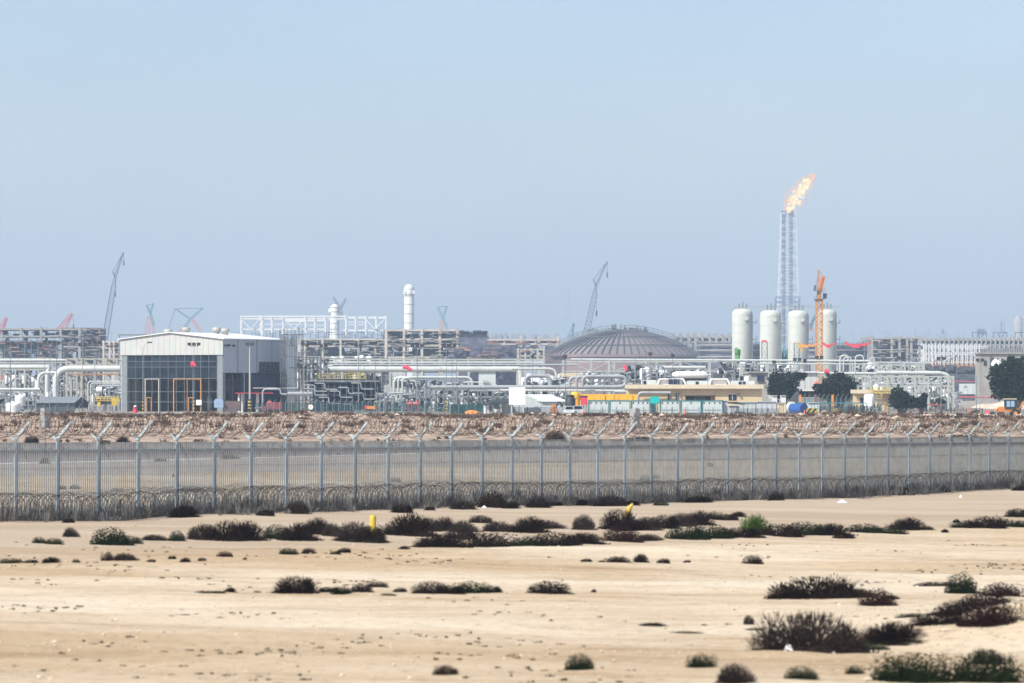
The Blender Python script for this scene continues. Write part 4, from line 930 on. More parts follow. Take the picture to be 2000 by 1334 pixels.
# scaffold tower at the building corner
def scaffold(label, x0, x1, yt, d, dep, nx, seed, m='scaffold', w=.07, name='scaffold_tower', step=2.0, ybot=None):
    rr = random.Random(seed); t = thing(name, label, 'scaffolding', base((x0 + x1) / 2, d), group='scaffolding'); zg = Z(ybot, d) if ybot else Hs(X(x0, d), d); zt = Z(yt, d); nz = max(1, int((zt - zg) / step)); mb = MB(); bd = MB()
    for i in range(nx + 1):
        x = X(x0 + (x1 - x0) * i / nx, d)
        for dy in (0, dep): mb.box(x - w, x + w, d + dy - w, d + dy + w, zg - .1, zt + rr.uniform(0, 1))
    for k in range(1, nz + 1):
        z = zg + k * step
        for dy in (0, dep): mb.bar((X(x0, d), d + dy, z), (X(x1, d), d + dy, z), w * 1.6)
        if rr.random() < .7:
            i = rr.randrange(nx); a, b = X(x0 + (x1 - x0) * i / nx, d), X(x0 + (x1 - x0) * (i + 1) / nx, d); mb.bar((a, d - .1, z), (b, d - .1, z - step), w)
        if rr.random() < .35:
            i = rr.randrange(nx); bd.box(X(x0 + (x1 - x0) * i / nx, d), X(x0 + (x1 - x0) * (i + 1) / nx, d), d + .1, d + dep - .1, z + .08, z + .15)
    mb.build('tubes', m, t)
    if bd.v: bd.build('planks', 'formwork_brown', t)
    return t
scaffold('dense grey scaffolding wrapped round the right corner of the gable building', 548, 578, 662, 893, 4, 7, 1)
scaffold('open scaffold tower between the gable building and the dark module', 576, 626, 688, 905, 4, 7, 2)
scaffold('scaffold frame with a dark deck over the gable building roof edge', 546, 590, 647, 1040, 5, 6, 3, ybot=672, w=.05)
mb = MB(); bx(mb, 565, 612, 717.5, 719.5, 900, 3); one(mb, 'gantry', 'steel_dark', 590, 900, 'dark gantry beam sticking out of the building scaffolding', 'gantry')

# red pipe canopy and red equipment in front of the side wall
t = thing('pump_shelter', 'low red-roofed shelter on white legs beside the grey side wall', 'shelter', base(495, 872))
mb = MB(); bx(mb, 459, 532, 767, 768.6, 872, 4); mb.build('red_roof', 'red_paint', t)
for px in (467, 473, 503): mb = MB(); mb.cyl(P(px, 768, 874), (X(px, 874), 874, Hs(X(px, 874), 874)), .22 if px != 503 else .28, n=10); mb.build('leg', 'white_paint', t)
run([(498, 797), (513, 797), (513, 760), (548, 760), (548, 770), (560, 770)], 1.7, 870, 'grey_pipe', 'stepped grey pipe in front of the dark side opening', .7)
run([(494, 758), (580, 758)], .8, 875, 'white_pipe', 'thin white pipe over the dark side opening', collars=False)
mb = MB(); bx(mb, 520, 550, 786, 800, 865, 1.6); bx(mb, 522, 530, 783, 786, 865.2, .8); bx(mb, 512, 520, 793, 802, 864, 1.0); one(mb, 'skip', 'red_fade', 535, 865, 'faded red skip near the foot of the gable building side wall', 'skip')
mb = MB(); bx(mb, 418, 436, 782, 796, 868, 1.2); bx(mb, 420, 434, 779, 782, 868.3, .6); one(mb, 'cabinet', 'blue_pale', 427, 868, 'pale blue equipment cabinet at the right corner of the glazed front', 'cabinet')
mb = MB(); bx(mb, 438, 470, 785, 803, 866, 2.5); bx(mb, 440, 468, 783, 785, 866.5, 1.5); one(mb, 'machine_case', 'formwork_brown', 454, 866, 'brown covered machine beside the blue cabinet', 'machine')
t = thing('fire_hydrant', 'small red hydrant with white cap before the gable building', 'hydrant', base(264, 850))
x, y, z = base(264, 850); mb = MB(); mb.lathe([(.38, -.2), (.38, .9), (.3, 1.05), (.36, 1.1), (.30, 1.3)], (x, y, Z(809, 850)), 12); mb.cyl((x - .5, y, Z(803, 850)), (x + .5, y, Z(803, 850)), .13, n=8); mb.build('body', 'red_paint', t)
mb = MB(); mb.lathe([(.28, 0), (.2, .2), (.02, .25)], (x, y, Z(809, 850) + 1.31), 10); mb.build('cap', 'white_paint', t)

# shed, tanks and yellow equipment at the left
t = thing('gable_shed', 'low open shed with pale grey ridge roof at the left', 'shed', base(118, 850))
d = 850; zr, ze = Z(774.5, d), Z(786, d)
mb = MB(); vs = [(X(70, d), d, ze), (X(146, d), d, ze), (X(156, d), d + 4, zr), (X(80, d), d + 4, zr)]; mb.add(vs + [(a, b, c - .12) for a, b, c in vs], [(0, 1, 2, 3), (7, 6, 5, 4), (0, 4, 5, 1), (1, 5, 6, 2), (2, 6, 7, 3), (3, 7, 4, 0)])
vs = [(X(80, d), d + 4.02, zr), (X(156, d), d + 4.02, zr), (X(167, d), d + 8, ze), (X(91, d), d + 8, ze)]; mb.add(vs + [(a, b, c - .12) for a, b, c in vs], [(0, 1, 2, 3), (7, 6, 5, 4), (0, 4, 5, 1), (1, 5, 6, 2), (2, 6, 7, 3), (3, 7, 4, 0)]); mb.build('roof', 'galvanised', t)
mb = MB(); bx(mb, 71, 145, 786.5, None, d + .2, .2); vs = [(X(145, d), d + .3, Z(798, d)), (X(165, d), d + 7.8, Z(798, d)), (X(165, d), d + 7.8, ze - .2), (X(155.5, d), d + 4, zr - .3), (X(145, d), d + .3, ze - .2)]; mb.add(vs, [(0, 1, 2, 3, 4)]); mb.build('wall', 'steel_dark', t)
for x0, x1, y0, y1, d, lb in ((29, 50, 771, 790, 850, 'taller white cylindrical plastic tank beside the left shed'), (11, 40, 785.5, 806, 835, 'wide white plastic tank lying lower left of another')):
    t = thing('plastic_tank', lb, 'tank', base((x0 + x1) / 2, d), group='white plastic tanks'); x = X((x0 + x1) / 2, d); r = S(x1 - x0, d) / 2; zb = Z(y1, d) - .3; h = Z(y0, d) - zb; mb = MB()
    mb.lathe([(r * .94, 0), (r, .1), (r * .97, h * .3), (r, h * .35), (r * .97, h * .6), (r, h * .65), (r, h * .86), (r * .8, h * .95), (r * .25, h * .97), (r * .25, h), (.01, h)], (x, d, zb), 20); mb.build('tank_body', 'white_paint', t)
    mb = MB(); mb.lathe([(r * .22, 0), (r * .22, .12), (.01, .14)], (x, d, zb + h), 12); mb.build('lid', 'white_clean', t)
t = thing('pump_unit', 'yellow-framed pumping unit left of the gable building', 'pump', base(205, 880))
mb = MB(); railing(mb, 182, 232, 775, 784, 880, .12); bx(mb, 218, 230, 777, 792, 882, 1); bx(mb, 190, 196, 785, 794, 879, .6); mb.build('yellow_frame', 'yellow_paint', t)
mb = MB(); bx(mb, 184, 226, 778, 790, 883, 2.5); mb.build('engine', 'steel_dark', t)
mb = MB(); x = X(198, 885); mb.cyl(P(188, 762, 886), P(199, 762, 886), .6, n=12); mb.build('drum', 'white_paint', t)
mb = MB(); bx(mb, -30, 27.5, 735, 749, 1100, 4); mb.prism([(X(-30, 1100), Z(735, 1100)), (X(27, 1100), Z(735, 1100)), (X(24, 1100), Z(732.5, 1100)), (X(-30, 1100), Z(733.5, 1100))], 1100, 1104); one(mb, 'red_container', 'red_fade', 5, 1100, 'long faded red container seen through the pipes at far left', 'container')

# ---------- green netting perimeter fence of the plant
def mesh_fence(label, x0, x1, yt, yb, d, stepx, m='mesh_green', arms=True, slope=0, name='mesh_fence', pm='galvanised', dens=1.0):
    t = thing(name, label, 'fence', base((x0 + x1) / 2, d), group='plant perimeter fences'); n = int((x1 - x0) / stepx); rr = random.Random(int(x0)); po = MB()
    for i in range(n + 1):
        px = x0 + (x1 - x0) * i / n; x, y, z = base(px, d); mb = MB(); zt = Z(yt, d); mb.box(x - .045, x + .045, y - .045, y + .045, z - .1, zt)
        if arms: mb.bar((x, y, zt), (x + .42, y - .15, zt + .50), .06)
        mb.build('fence_post', pm, t)
    mb = MB(); nx = int((x1 - x0) / 1.15 * dens); z0 = Hs(X(x0, d), d)
    for i in range(nx):
        px = x0 + (x1 - x0) * i / nx; x = X(px, d); mb.box(x - .022, x + .022, d + .06, d + .08, Hs(x, d), Z(yt, d) - .05)
    for k in range(int(14 * dens)): z = Hs(X(x0, d), d) + .1 + (Z(yt, d) - .1 - z0) * k / int(14 * dens); mb.bar((X(x0, d), d + .10, z), (X(x1, d), d + .10, z), .03)
    mb.build('mesh', m, t)
    return t
mesh_fence('green mesh perimeter fence with angled arms before the dark pipe module', 500, 765, 786, 803, 832, 11.5)
mesh_fence('grey mesh fence with angled arms in front of the valves left of centre', 766, 880, 788, 804, 832, 12)
t = mesh_fence('dense dark green netting fence between the striped post and the white cabin', 880, 944, 789, 812, 800, 16, arms=False, dens=2.2)
mesh_fence('thin dark mesh fence in front of the white cabin', 950, 1110, 794, 813, 742, 25, 'steel_dark', False, pm='steel_dark', dens=.5)
mesh_fence('mesh fence in front of the portable cabins', 1150, 1420, 795, 812, 735, 27, 'galvanised', False, dens=.25, pm='teal_frame')
mesh_fence('dark steel mesh fence in front of the grey container row', 1440, 1520, 797, 813, 738, 20, 'steel_dark', False, pm='steel_dark', dens=.5)
mesh_fence('mesh fence with orange posts and angled arms under the dark trees', 1560, 1670, 776, 786, 800, 9, 'mesh_green', True)
mesh_fence('rusty mesh fence with arms left of the glazed gable building', -10, 225, 794, 806, 838, 22, 'galvanised', True, dens=.35)
mesh_fence('dark mesh enclosure fence right of the yellow boxes', 1600, 1720, 793, 811, 745, 13, 'steel_dark', False, pm='teal_frame', dens=.9)
mesh_fence('thin grey mesh fence running to the right over pale sand', 1735, 2040, 797, 813, 760, 29, 'steel_dark', False, pm='steel_dark', dens=.4)
for px in (1563, 1593, 1626): mb = MB(); x, y, z = base(px, 797); mb.box(x - .18, x + .18, y - .1, y + .2, z, Z(771, 797)); one(mb, 'gate_post', 'formwork_brown' if px == 1593 else 'orange_paint', px, 797, {1563: 'left', 1593: 'middle', 1626: 'right'}[px] + ' one of three orange posts in the fence below the dark trees', 'post', 'orange fence posts')
t = thing('round_sign', 'round yellow-white sign on a short post before the green fence', 'sign', base(607, 828)); c = P(607, 795, 828); mb = MB(); mb.cyl(c, c + Vector((0, .06, 0)), .42, n=20); mb.build('sign_face', 'white_clean', t)
mb = MB(); mb.box(c.x - .06, c.x + .06, c.y - .02, c.y, c.z - .25, c.z + .25); mb.build('symbol', 'yellow_paint', t); mb = MB(); mb.cyl((c.x, c.y + .1, Hs(c.x, c.y)), (c.x, c.y + .1, c.z), .05, n=8); mb.build('sign_pole', 'galvanised', t)
t = thing('warning_board', 'long low board, red at its left end and ochre beyond, on the green fence', 'board', base(723, 829)); mb = MB(); bx(mb, 712, 716.5, 792, 799, 829, .1); mb.build('red_end', 'red_paint', t); mb = MB(); bx(mb, 716.8, 733, 793, 799, 829, .1); mb.build('panel', 'orange_paint', t)
mb = MB(); bx(mb, 752, 757.5, 779, None, 845, .5); one(mb, 'rusty_post', 'formwork_brown', 754, 845, 'thick rusty brown post at the right end of the green fence', 'post')
for i, (px, lb) in enumerate(((801, 'left dark red valve wheel cluster by the grey mesh fence'), (814, 'right small red valve by the grey mesh fence'))):
    c = P(px, 793, 838); mb = MB(); mb.lathe([(.3, -.8), (.35, 0), (.5, .1), (.5, .5), (.2, .6), (.2, 1.0)], tuple(c), 10); mb.cyl(c + Vector((-.6, 0, .3)), c + Vector((.6, 0, .3)), .2, n=8); one(mb, 'red_valve', 'red_fade', px, 838, lb, 'valve')
# orange covered heap
mb = MB(); x, y, z = base(925, 775); rr = random.Random(3)
for i in range(7): a = X(913 + i * 3.6, 775); h = (.5 + .55 * math.sin(.6 + i * .42)) * .75; mb.lathe([(.55, -.3), (.58, h * .4), (.42, h * .85), (.15, h), (.01, h)], (a, 775 + rr.uniform(-.2, .2), z + .05), 9)
tag(mb.build('tarpaulin_heap', 'orange_paint', loc=(x, y, z)), 'lumpy bright orange covered heap at the foot of the netting', 'covered heap')

# ---------- white cabin with tall white screen
t = thing('white_cabin', 'white gatehouse with shallow roofs and a tall white screen at centre', 'building', base(1030, 755)); d = 755
mb = MB(); bx(mb, 1056, 1104, 783, None, d + 1, 9); mb.build('side_wall', 'wall_grey', t)
mb = MB(); bx(mb, 975, 1055.6, 783, None, d + 2, 8); mb.prism([(X(1025, d), Z(783, d)), (X(1056, d), Z(783, d)), (X(1030, d), Z(772, d)), (X(1025, d), Z(772, d))], d + 2, d + 2.3); mb.build('front_wall', 'cabin_white', t)
mb = MB(); vs = [(X(1056, d), d + .6, Z(782.5, d)), (X(1107, d), d + .6, Z(782.5, d)), (X(1076, d), d + 9, Z(770.5, d)), (X(1024, d), d + 9, Z(770.5, d))]; mb.add(vs + [(a, b, c - .15) for a, b, c in vs], [(0, 1, 2, 3), (7, 6, 5, 4), (0, 4, 5, 1), (1, 5, 6, 2), (2, 6, 7, 3), (3, 7, 4, 0)])
vs = [(X(1056, d), d + .5, Z(782.5, d)), (X(1024, d), d + 9, Z(770.4, d)), (X(1010, d), d + 9, Z(771, d)), (X(1010, d), d + .5, Z(783, d))]; mb.build('roof', 'white_clean', t)
mb = MB(); bx(mb, 994, 1026, 756.5, 790.5, d - 1, .9); mb.build('tall_screen', 'white_clean', t)
for px in (999, 1022): mb = MB(); bx(mb, px - 1.2, px + 1.2, 790, None, d - .8, .4); mb.build('leg', 'white_paint', t)
mb = MB(); vs = [(X(944, d), d - .5, Z(788, d)), (X(994, d), d - .5, Z(783.5, d)), (X(996, d), d + 6, Z(777, d)), (X(960, d), d + 6, Z(782, d))]; mb.add(vs + [(a, b, c - .3) for a, b, c in vs], [(0, 1, 2, 3), (7, 6, 5, 4), (0, 4, 5, 1), (1, 5, 6, 2), (2, 6, 7, 3), (3, 7, 4, 0)]); mb.build('canopy', 'steel_dark', t)
for px in (945, 951, 976): mb = MB(); bx(mb, px, px + 3.4, 788, None, d, .4); mb.build('canopy_post', 'white_paint', t)
for a, b in ((982, 986), (1005, 1014), (1043, 1050)): mb = MB(); bx(mb, a, b, 791, 806, d + 1.9, .15); mb.build('door', 'wall_grey', t)
mb = MB(); bx(mb, 965, 970, 799, 805, d - 2, .3); c = P(967, 803, d - 3); one(mb, 'dish', 'white_clean', 967, d - 2, 'small bright white panel in front of the cabin', 'panel')
# small machines by the cabin
t = thing('mini_excavator', 'small orange excavator with black bucket in front of the cabin wall', 'excavator', base(1082, 748)); d = 748; x, y, z = base(1082, d)
mb = MB(); mb.box(x - .6, x + .6, d - .5, d + .7, z + .45, z + 1.1); mb.box(x - .45, x + .2, d - .3, d + .5, z + 1.1, z + 1.75); mb.build('body', 'orange_paint', t)
mb = MB(); mb.pipe([(x + .3, d, z + 1.2), (x + .7, d, z + 2.2), (x + 1.15, d, z + 1.7)], .1, .3, 6); mb.box(x + 1.0, x + 1.4, d - .2, d + .2, z + 1.3, z + 1.75); mb.build('boom', 'black_rubber', t)
for s in (-1, 1): mb = MB(); mb.box(x - .8, x + .8, d + s * .55 - .15, d + s * .55 + .15, z, z + .42); mb.build('track', 'black_rubber', t)
def vehicle(px, d, w, h, m, label, win=True):
    x, y, z = base(px, d); t = thing('parked_car', label, 'car', (x, y, z), group='cars parked by the cabin'); hw = w / 2; mb = MB()
    mb.prism([(x - hw, z + .35), (x + hw, z + .35), (x + hw, z + h * .6), (x + hw * .85, z + h * .66), (x + hw * .6, z + h), (x - hw * .6, z + h), (x - hw * .85, z + h * .62), (x - hw, z + h * .58)], y, y + 3.6); bd = mb.build('body', m, t)
    mb = MB(); mb.prism([(x - hw * .72, z + h * .66), (x + hw * .72, z + h * .66), (x + hw * .54, z + h * .95), (x - hw * .54, z + h * .95)], y - .03, y - .01); mb.build('windscreen', 'glass_dark', t)
    for s in (-1, 1):
        for yy in (.6, 2.9): mb = MB(); mb.cyl((x + s * (hw - .22), y + yy, z + .32), (x + s * (hw - .02), y + yy, z + .32), .32, n=14); mb.build('wheel', 'black_rubber', t)
        mb = MB(); mb.box(x + s * hw * .7 - .14, x + s * hw * .7 + .14, y - .03, y + .02, z + .6, z + .8); mb.build('headlight', 'white_clean', t)
    return t
vehicle(1112, 740, 1.75, 1.45, 'cabin_white', 'pale car seen head-on left of the yellow duct leg')
vehicle(1129, 742, 1.9, 1.5, 'wall_grey', 'grey-blue car seen head-on below the red sign')
mb = MB(); x, y, z = base(1114, 752); mb.lathe([(.75, 0), (.8, .1), (.8, 2.6), (.65, 2.75), (.6, 3.0), (.75, 3.1), (.02, 3.3)], (x, y, z), 16); mb.box(x - .9, x + .9, y - .2, y + .2, z + 1.2, z + 1.3); one(mb, 'black_tank', 'lamp_dark', 1114, 752, 'dark upright tank between the cabin and the yellow duct', 'tank')

# ---------- yellow wrapped duct, red sign, teal sign
t = thing('wrapped_duct', 'long duct wrapped in creased orange-yellow tarpaulin above the portable cabins', 'duct', base(1180, 762)); d = 762; rr = random.Random(8)
def lumpy(mb, x0, x1, y0, y1, d, dep, n):
    for i in range(n):
        a, b = x0 + (x1 - x0) * i / n, x0 + (x1 - x0) * (i + 1) / n; j = rr.uniform(-.7, .7); k = rr.uniform(-.5, .5)
        mb.prism([(X(a, d), Z(y1 + k * .3, d)), (X(b + .4, d), Z(y1 - k * .3, d)), (X(b + .4, d), Z(y0 + .9 + j, d)), (X(b - .3, d), Z(y0 + j * .5, d)), (X(a + .3, d), Z(y0 - j * .3, d)), (X(a, d), Z(y0 + .8, d))], d + rr.uniform(-.15, .15), d + dep)
mb = MB(); lumpy(mb, 1118, 1244, 770, 782, d, 2.2, 14); mb.build('cover', 'yellow_tarp', t)
mb = MB(); x, y, z = base(1125, d); mb.sweep([(x - .1, d - .4, z), (x + .1, d - .4, z + 1.5), (x, d - .4, z + 2.6)], [.62, .55, .65], 9); mb.lathe([(.5, -.8), (.78, -.3), (.78, .3), (.5, .75), (.02, .8)], (X(1123, d), d - .3, Z(775, d)), 12); mb.build('bulging_leg', 'yellow_tarp', t)
t = thing('red_sign', 'red sign board with dark top band in front of the yellow wrapped duct', 'sign', base(1140, 750)); d = 750
mb = MB(); bx(mb, 1134, 1147.5, 774.5, 790.5, d, .12); mb.build('board', 'wind_red', t); mb = MB(); bx(mb, 1134, 1147.5, 773, 776, d - .03, .16); mb.build('top_band', 'navy', t)
mb = MB()
for py in (779, 783.3, 787.5):
    for px in (1136.5, 1140, 1143.5): bx(mb, px, px + 1.8, py, py + .6, d - .04, .03); bx(mb, px + .6, px + 1.0, py - .9, py + 1.6, d - .045, .03)
mb.build('lettering', 'orange_paint', t)
for px in (1135, 1146): mb = MB(); x, y, z = base(px, d); mb.box(x - .06, x + .06, d + .13, d + .23, z, Z(775, d)); mb.build('sign_leg', 'galvanised', t)
t = thing('teal_sign', 'plain bright teal board standing above the gap in the portable cabins', 'sign', base(1279, 738)); d = 738
mb = MB(); vs = [(X(1269.5, d), Z(788, d)), (X(1284, d), Z(788, d)), (X(1288, d), Z(784, d)), (X(1288, d), Z(774.5, d)), (X(1269.5, d), Z(774.5, d))]; mb.prism(vs, d, d + .1); mb.build('board', 'teal_sign', t)
for px in (1272, 1284): mb = MB(); x, y, z = base(px, d); mb.box(x - .06, x + .06, d + .11, d + .21, z, Z(776, d)); mb.build('sign_leg', 'teal_frame', t)

# ---------- portable cabins
def cabin(x0, x1, label, fans=(.15, .4, .65, .9), y0=782.5, y1=None, d=746, m='cabin_white', side=False):
    t = thing('portable_cabin', label, 'cabin', base((x0 + x1) / 2, d), group='portable cabins'); zb = Hs(X(x0, d), d) + .25; zt = Z(y0, d); a, b = X(x0, d), X(x1, d)
    mb = MB(); mb.box(a + .09, b - .09, d + .06, d + 2.4, zb + .05, zt - .05); mb.build('wall', m, t)
    mb = MB()
    for x in (a, b - .18): mb.box(x + .03, x + .15, d, d + .18, zb - .25, zt); mb.box(x + .03, x + .15, d + 2.3, d + 2.48, zb - .25, zt)
    for z in (zb - .1, zt - .06): mb.box(a + .16, b - .16, d + .01, d + .17, z - .04, z + .05)
    mb.box(a, b, d, d + 2.48, zt + .02, zt + .10); mb.build('frame', 'teal_frame', t)
    for f in fans: x = a + (b - a) * f; mb = MB(); mb.box(x - .10, x + .10, d + .0, d + .05, zt - .44, zt - .24); mb.build('vent', 'lamp_dark', t)
    for f in (.33, .62): x = a + (b - a) * f; mb = MB(); mb.box(x - .015, x + .015, d + .03, d + .055, zb + .1, zt - .7); mb.build('panel_joint', 'galvanised', t)
    mb = MB(); mb.box(a + .3, b - .3, d + .02, d + .05, zb + .42, zb + .5); mb.build('skirt_rail', 'galvanised', t)
cabin(1149, 1189.5, 'leftmost white portable cabin with teal frame, four small vents', (.12, .38, .62, .86))
cabin(1190.5, 1231.5, 'portable cabin second from the left, one central vent', (.5,))
cabin(1232.5, 1270, 'portable cabin just left of the teal gap, four vents', (.12, .38, .62, .86))
cabin(1289, 1328.5, 'portable cabin just right of the teal gap', (.12, .38, .62, .86))
cabin(1329.5, 1370, 'portable cabin second from the right of the teal-framed row, one vent', (.5,))
cabin(1371, 1412, 'rightmost teal-framed portable cabin with grey end wall', (.1, .35, .6, .85))
mb = MB(); bx(mb, 1270.5, 1282, 786, None, 748, 2); bx(mb, 1271, 1281.5, 784, 786, 748.2, 1.5); one(mb, 'gate_box', 'teal_frame', 1276, 748, 'dark teal box filling the gap between the portable cabins', 'booth')
mb = MB(); bx(mb, 1412.5, 1421, 783, None, 747, 3); bx(mb, 1412, 1421.5, 782, 783, 746.8, 3.3); one(mb, 'end_unit', 'wall_grey', 1417, 747, 'narrow grey unit at the right end of the portable cabins', 'cabin')
for x0, x1, y0, lb, m in ((1423, 1442, 792, 'low open white shelter right of the portable cabins', 'wall_grey'), (1443, 1476, 785, 'pale grey container with white top left of the long grey one', 'cabin_white'), (1477, 1517, 784, 'long blue-grey container left of the beige tank', 'wall_grey'), (1518, 1533, 787, 'upright off-white box beside the beige tank', 'cream_pale'), (1578, 1602, 786, 'pale box behind the striped barrier', 'cabin_white')):
    mb = MB(); bx(mb, x0, x1 - .5, y0 + 1, None, 752, 2.6); bx(mb, x0 - .3, x1 - .2, y0, y0 + .9, 751.8, 3.0)
    for k in range(1, 4): px = x0 + (x1 - x0) * k / 4; bx(mb, px - .3, px + .3, y0 + 2, 808, 751.9, .12)
    one(mb, 'site_container', m, (x0 + x1) / 2, 752, lb, 'container', 'grey site containers')
mb = MB(); d = 748; mb.prism([(X(1423, d), Z(785, d)), (X(1441, d), Z(785, d)), (X(1455, d), Z(790, d)), (X(1455, d), Z(791, d)), (X(1423, d), Z(788, d))], d, d + 3); one(mb, 'awning', 'steel_dark', 1436, d, 'dark sloping awning beside the end of the portable cabins', 'awning')

# ---------- long cream building
t = thing('cream_building', 'long low cream building with a projecting flat parapet and dark porch', 'building', base(1358, 800)); d = 800
mb = MB(); bx(mb, 1223.5, 1491, 751, 759, d, 11); bx(mb, 1226, 1489, 759.4, 760.4, d + .1, 10); mb.build('parapet', 'cream_pale', t)
mb = MB(); bx(mb, 1225, 1338, 760.5, None, d + .9, 9); bx(mb, 1397, 1488, 760.5, None, d + .9, 9); bx(mb, 1338.3, 1396.7, 760.5, 772, d + .9, 9); bx(mb, 1338.3, 1396.7, 772.3, None, d + 4, 5); mb.build('wall', 'cream', t)
for x0, x1 in ((1423, 1430), (1431, 1438.5)):
    mb = MB(); bx(mb, x0, x1, 770.5, 782, d + .84, .05); wf = mb.build('window', 'glass_dark', t)
mb = MB(); bx(mb, 1422, 1439.5, 769.6, 770.4, d + .8, .12); bx(mb, 1430.1, 1430.9, 770.5, 782, d + .8, .1); mb.build('window_frame', 'white_paint', t)
for x0, x1, m in ((1341, 1357, 'glass_dark'), (1358, 1375, 'interior_grey'), (1376, 1388, 'glass_dark')): mb = MB(); bx(mb, x0, x1, 774, 783, d + 3.9, .08); mb.build('porch_window', m, t)
mb = MB(); bx(mb, 1389, 1396, 774, 783, d + 3, .3); mb.build('notice', 'orange_paint', t)
for px in (1306, 1321): mb = MB(); bx(mb, px - 1.4, px + 1.4, 768, 783, d + .5, .3); mb.build('banner', 'navy', t)
for px, py in ((1443, 769), (1326, 769)): mb = MB(); bx(mb, px - 2, px + 2, py - .8, py + .8, d + .3, .5); mb.build('wall_lamp', 'lamp_dark', t)
def roofunit(x0, x1, y0, label, m='cabin_white', dark=(), hood=False, d=804, y1=751.4):
    t = thing('roof_unit', label, 'air conditioner', (X((x0 + x1) / 2, d), d, Z(y1, d)), group='units on the cream building roof'); mb = MB()
    if hood: s = 6; mb.prism([(X(x0, d), Z(y1, d)), (X(x0 + 3, d), Z(y1, d)), (X(x0 + s + 2, d), Z(y0 + 2.2, d)), (X(x1 - s - 2, d), Z(y0 + 2.2, d)), (X(x1 - 3, d), Z(y1, d)), (X(x1, d), Z(y1, d)), (X(x1 - 1, d), Z(y1 - 4, d)), (X(x1 - s, d), Z(y0, d)), (X(x0 + s, d), Z(y0, d)), (X(x0 + 1, d), Z(y1 - 4, d))], d, d + 2.2)
    else: bx(mb, x0, x1, y0, y1, d, 2.2); bx(mb, x0 + 1, x1 - 1, y0 - .4, y0, d + .2, 1.6)
    mb.build('casing', m, t)
    if hood: mb = MB(); bx(mb, x0 + 8, x1 - 8, y0 + 2.4, y1, d + .5, 1.2); mb.build('inner_casing', m, t)
    for a, b in dark: mb = MB(); bx(mb, a, b, y0 + 1.2, y1 - .5, d - .08, .05); mb.build('fan_grille', 'navy', t)
roofunit(1256, 1282, 742.5, 'white box unit with one dark grille at the left end of the cream roof', dark=((1256.5, 1262),))
roofunit(1282, 1341, 739, 'long white arched hood unit on the cream roof, dark grilles beneath', 'white_clean', ((1306, 1314), (1315.5, 1322.5), (1324, 1327)), True)
roofunit(1342, 1382, 744, 'low pale unit with one dark grille between the two white hoods', dark=((1358.5, 1364.5),))
roofunit(1383, 1427, 739, 'shorter white arched hood unit on the cream roof', 'white_clean', (), True)
roofunit(1428, 1474, 744, 'pale box unit with two dark grilles right of the shorter hood', dark=((1442.5, 1448.5), (1450.5, 1456)))
roofunit(1446, 1452, 735, 'small upright dark box beside the white roof tank', 'navy', (), False, 812, 744)
t = thing('roof_tank', 'short white cylindrical tank on the cream building roof', 'tank', (X(1459, 808), 808, Z(751, 808))); mb = MB(); mb.lathe([(.45, 0), (.45, 1.2), (.35, 1.35), (.02, 1.4)], (X(1459, 808), 808, Z(751.2, 808)), 16); mb.build('tank_body', 'white_clean', t)
# tanks / units behind the cream building
t = thing('horizontal_tank', 'pale horizontal tank with domed left end above the cream roof', 'tank', base(1345, 860)); d = 860; mb = MB(); c0, c1 = P(1322, 732, d), P(1375, 732, d); mb.sweep([c0 + Vector((-.9, 0, 0)), c0 + Vector((-.6, 0, 0)), c0, c1, c1 + Vector((.5, 0, 0))], [.15, .45, .62, .62, .4], 14); mb.build('tank_body', 'white_paint', t)
mb = MB(); bx(mb, 1322, 1380, 738, None, 861, 1); mb.build('cradle', 'interior_grey', t)
mb = MB(); bx(mb, 1393, 1412, 731, 741, 870, 3); bx(mb, 1395, 1410, 729.5, 731, 870.5, 2); one(mb, 'grey_cabinet', 'interior_grey', 1402, 870, 'dark grey plant cabinet behind the shorter roof hood', 'cabinet')
mb = MB(); bx(mb, 1465, 1500, 728, None, 880, 6); bx(mb, 1463, 1502, 727, 728, 879.5, 7); one(mb, 'concrete_block', 'concrete_pale', 1482, 880, 'grey concrete annex with a dark window left of the first dark tree', 'annex')
mb = MB(); bx(mb, 1479, 1492, 733, 743, 879.8, .12); bx(mb, 1478, 1493, 743.2, 743.9, 879.6, .3); one(mb, 'shutter', 'navy', 1485, 879, 'dark blue shutter on the grey annex', 'shutter')
mb = MB(); bx(mb, 1133, 1160, 728, 736, 960, 5); bx(mb, 1094, 1150, 728.6, 735.5, 972, 5); one(mb, 'cream_block', 'cream_pale', 1140, 960, 'cream flat-roofed block behind the bent risers', 'building')
mb = MB(); bx(mb, 1088, 1134, 748, None, 925, 5); one(mb, 'low_wall', 'cream_pale', 1110, 925, 'low cream wall behind the bent risers', 'wall')

# ---------- tanks, drum, barrier, boxes
t = thing('blue_drum', 'large blue drum tank with small red mark, its round end facing right', 'tank', base(1562, 748)); d = 748; zc = Z(799, d); r = S(11, d)
mb = MB(); mb.cyl((X(1548, d), d + 1.6, zc), (X(1570, d), d - .2, zc), r, n=28); mb.build('drum_body', 'blue_paint', t)
mb = MB(); v = Vector((X(1570, d) - X(1548, d), -1.8, 0)).normalized(); c = Vector((X(1570, d), d - .2, zc)); mb.cyl(c + v * .01, c + v * .08, r * .86, n=24); mb.cyl(c - v * .12, c + v * .03, r * 1.05, n=28); mb.build('end_ring', 'blue_paint', t)
mb = MB(); mb.box(X(1559, d) - .2, X(1559, d) + .2, d - r + .55, d - r + .6, zc - .2, zc + .05); mb.build('red_mark', 'red_paint', t)
mb = MB()
for px in (1552, 1566): bx(mb, px - 1.5, px + 1.5, 807, None, d, 1.2)
mb.build('cradle', 'steel_dark', t)
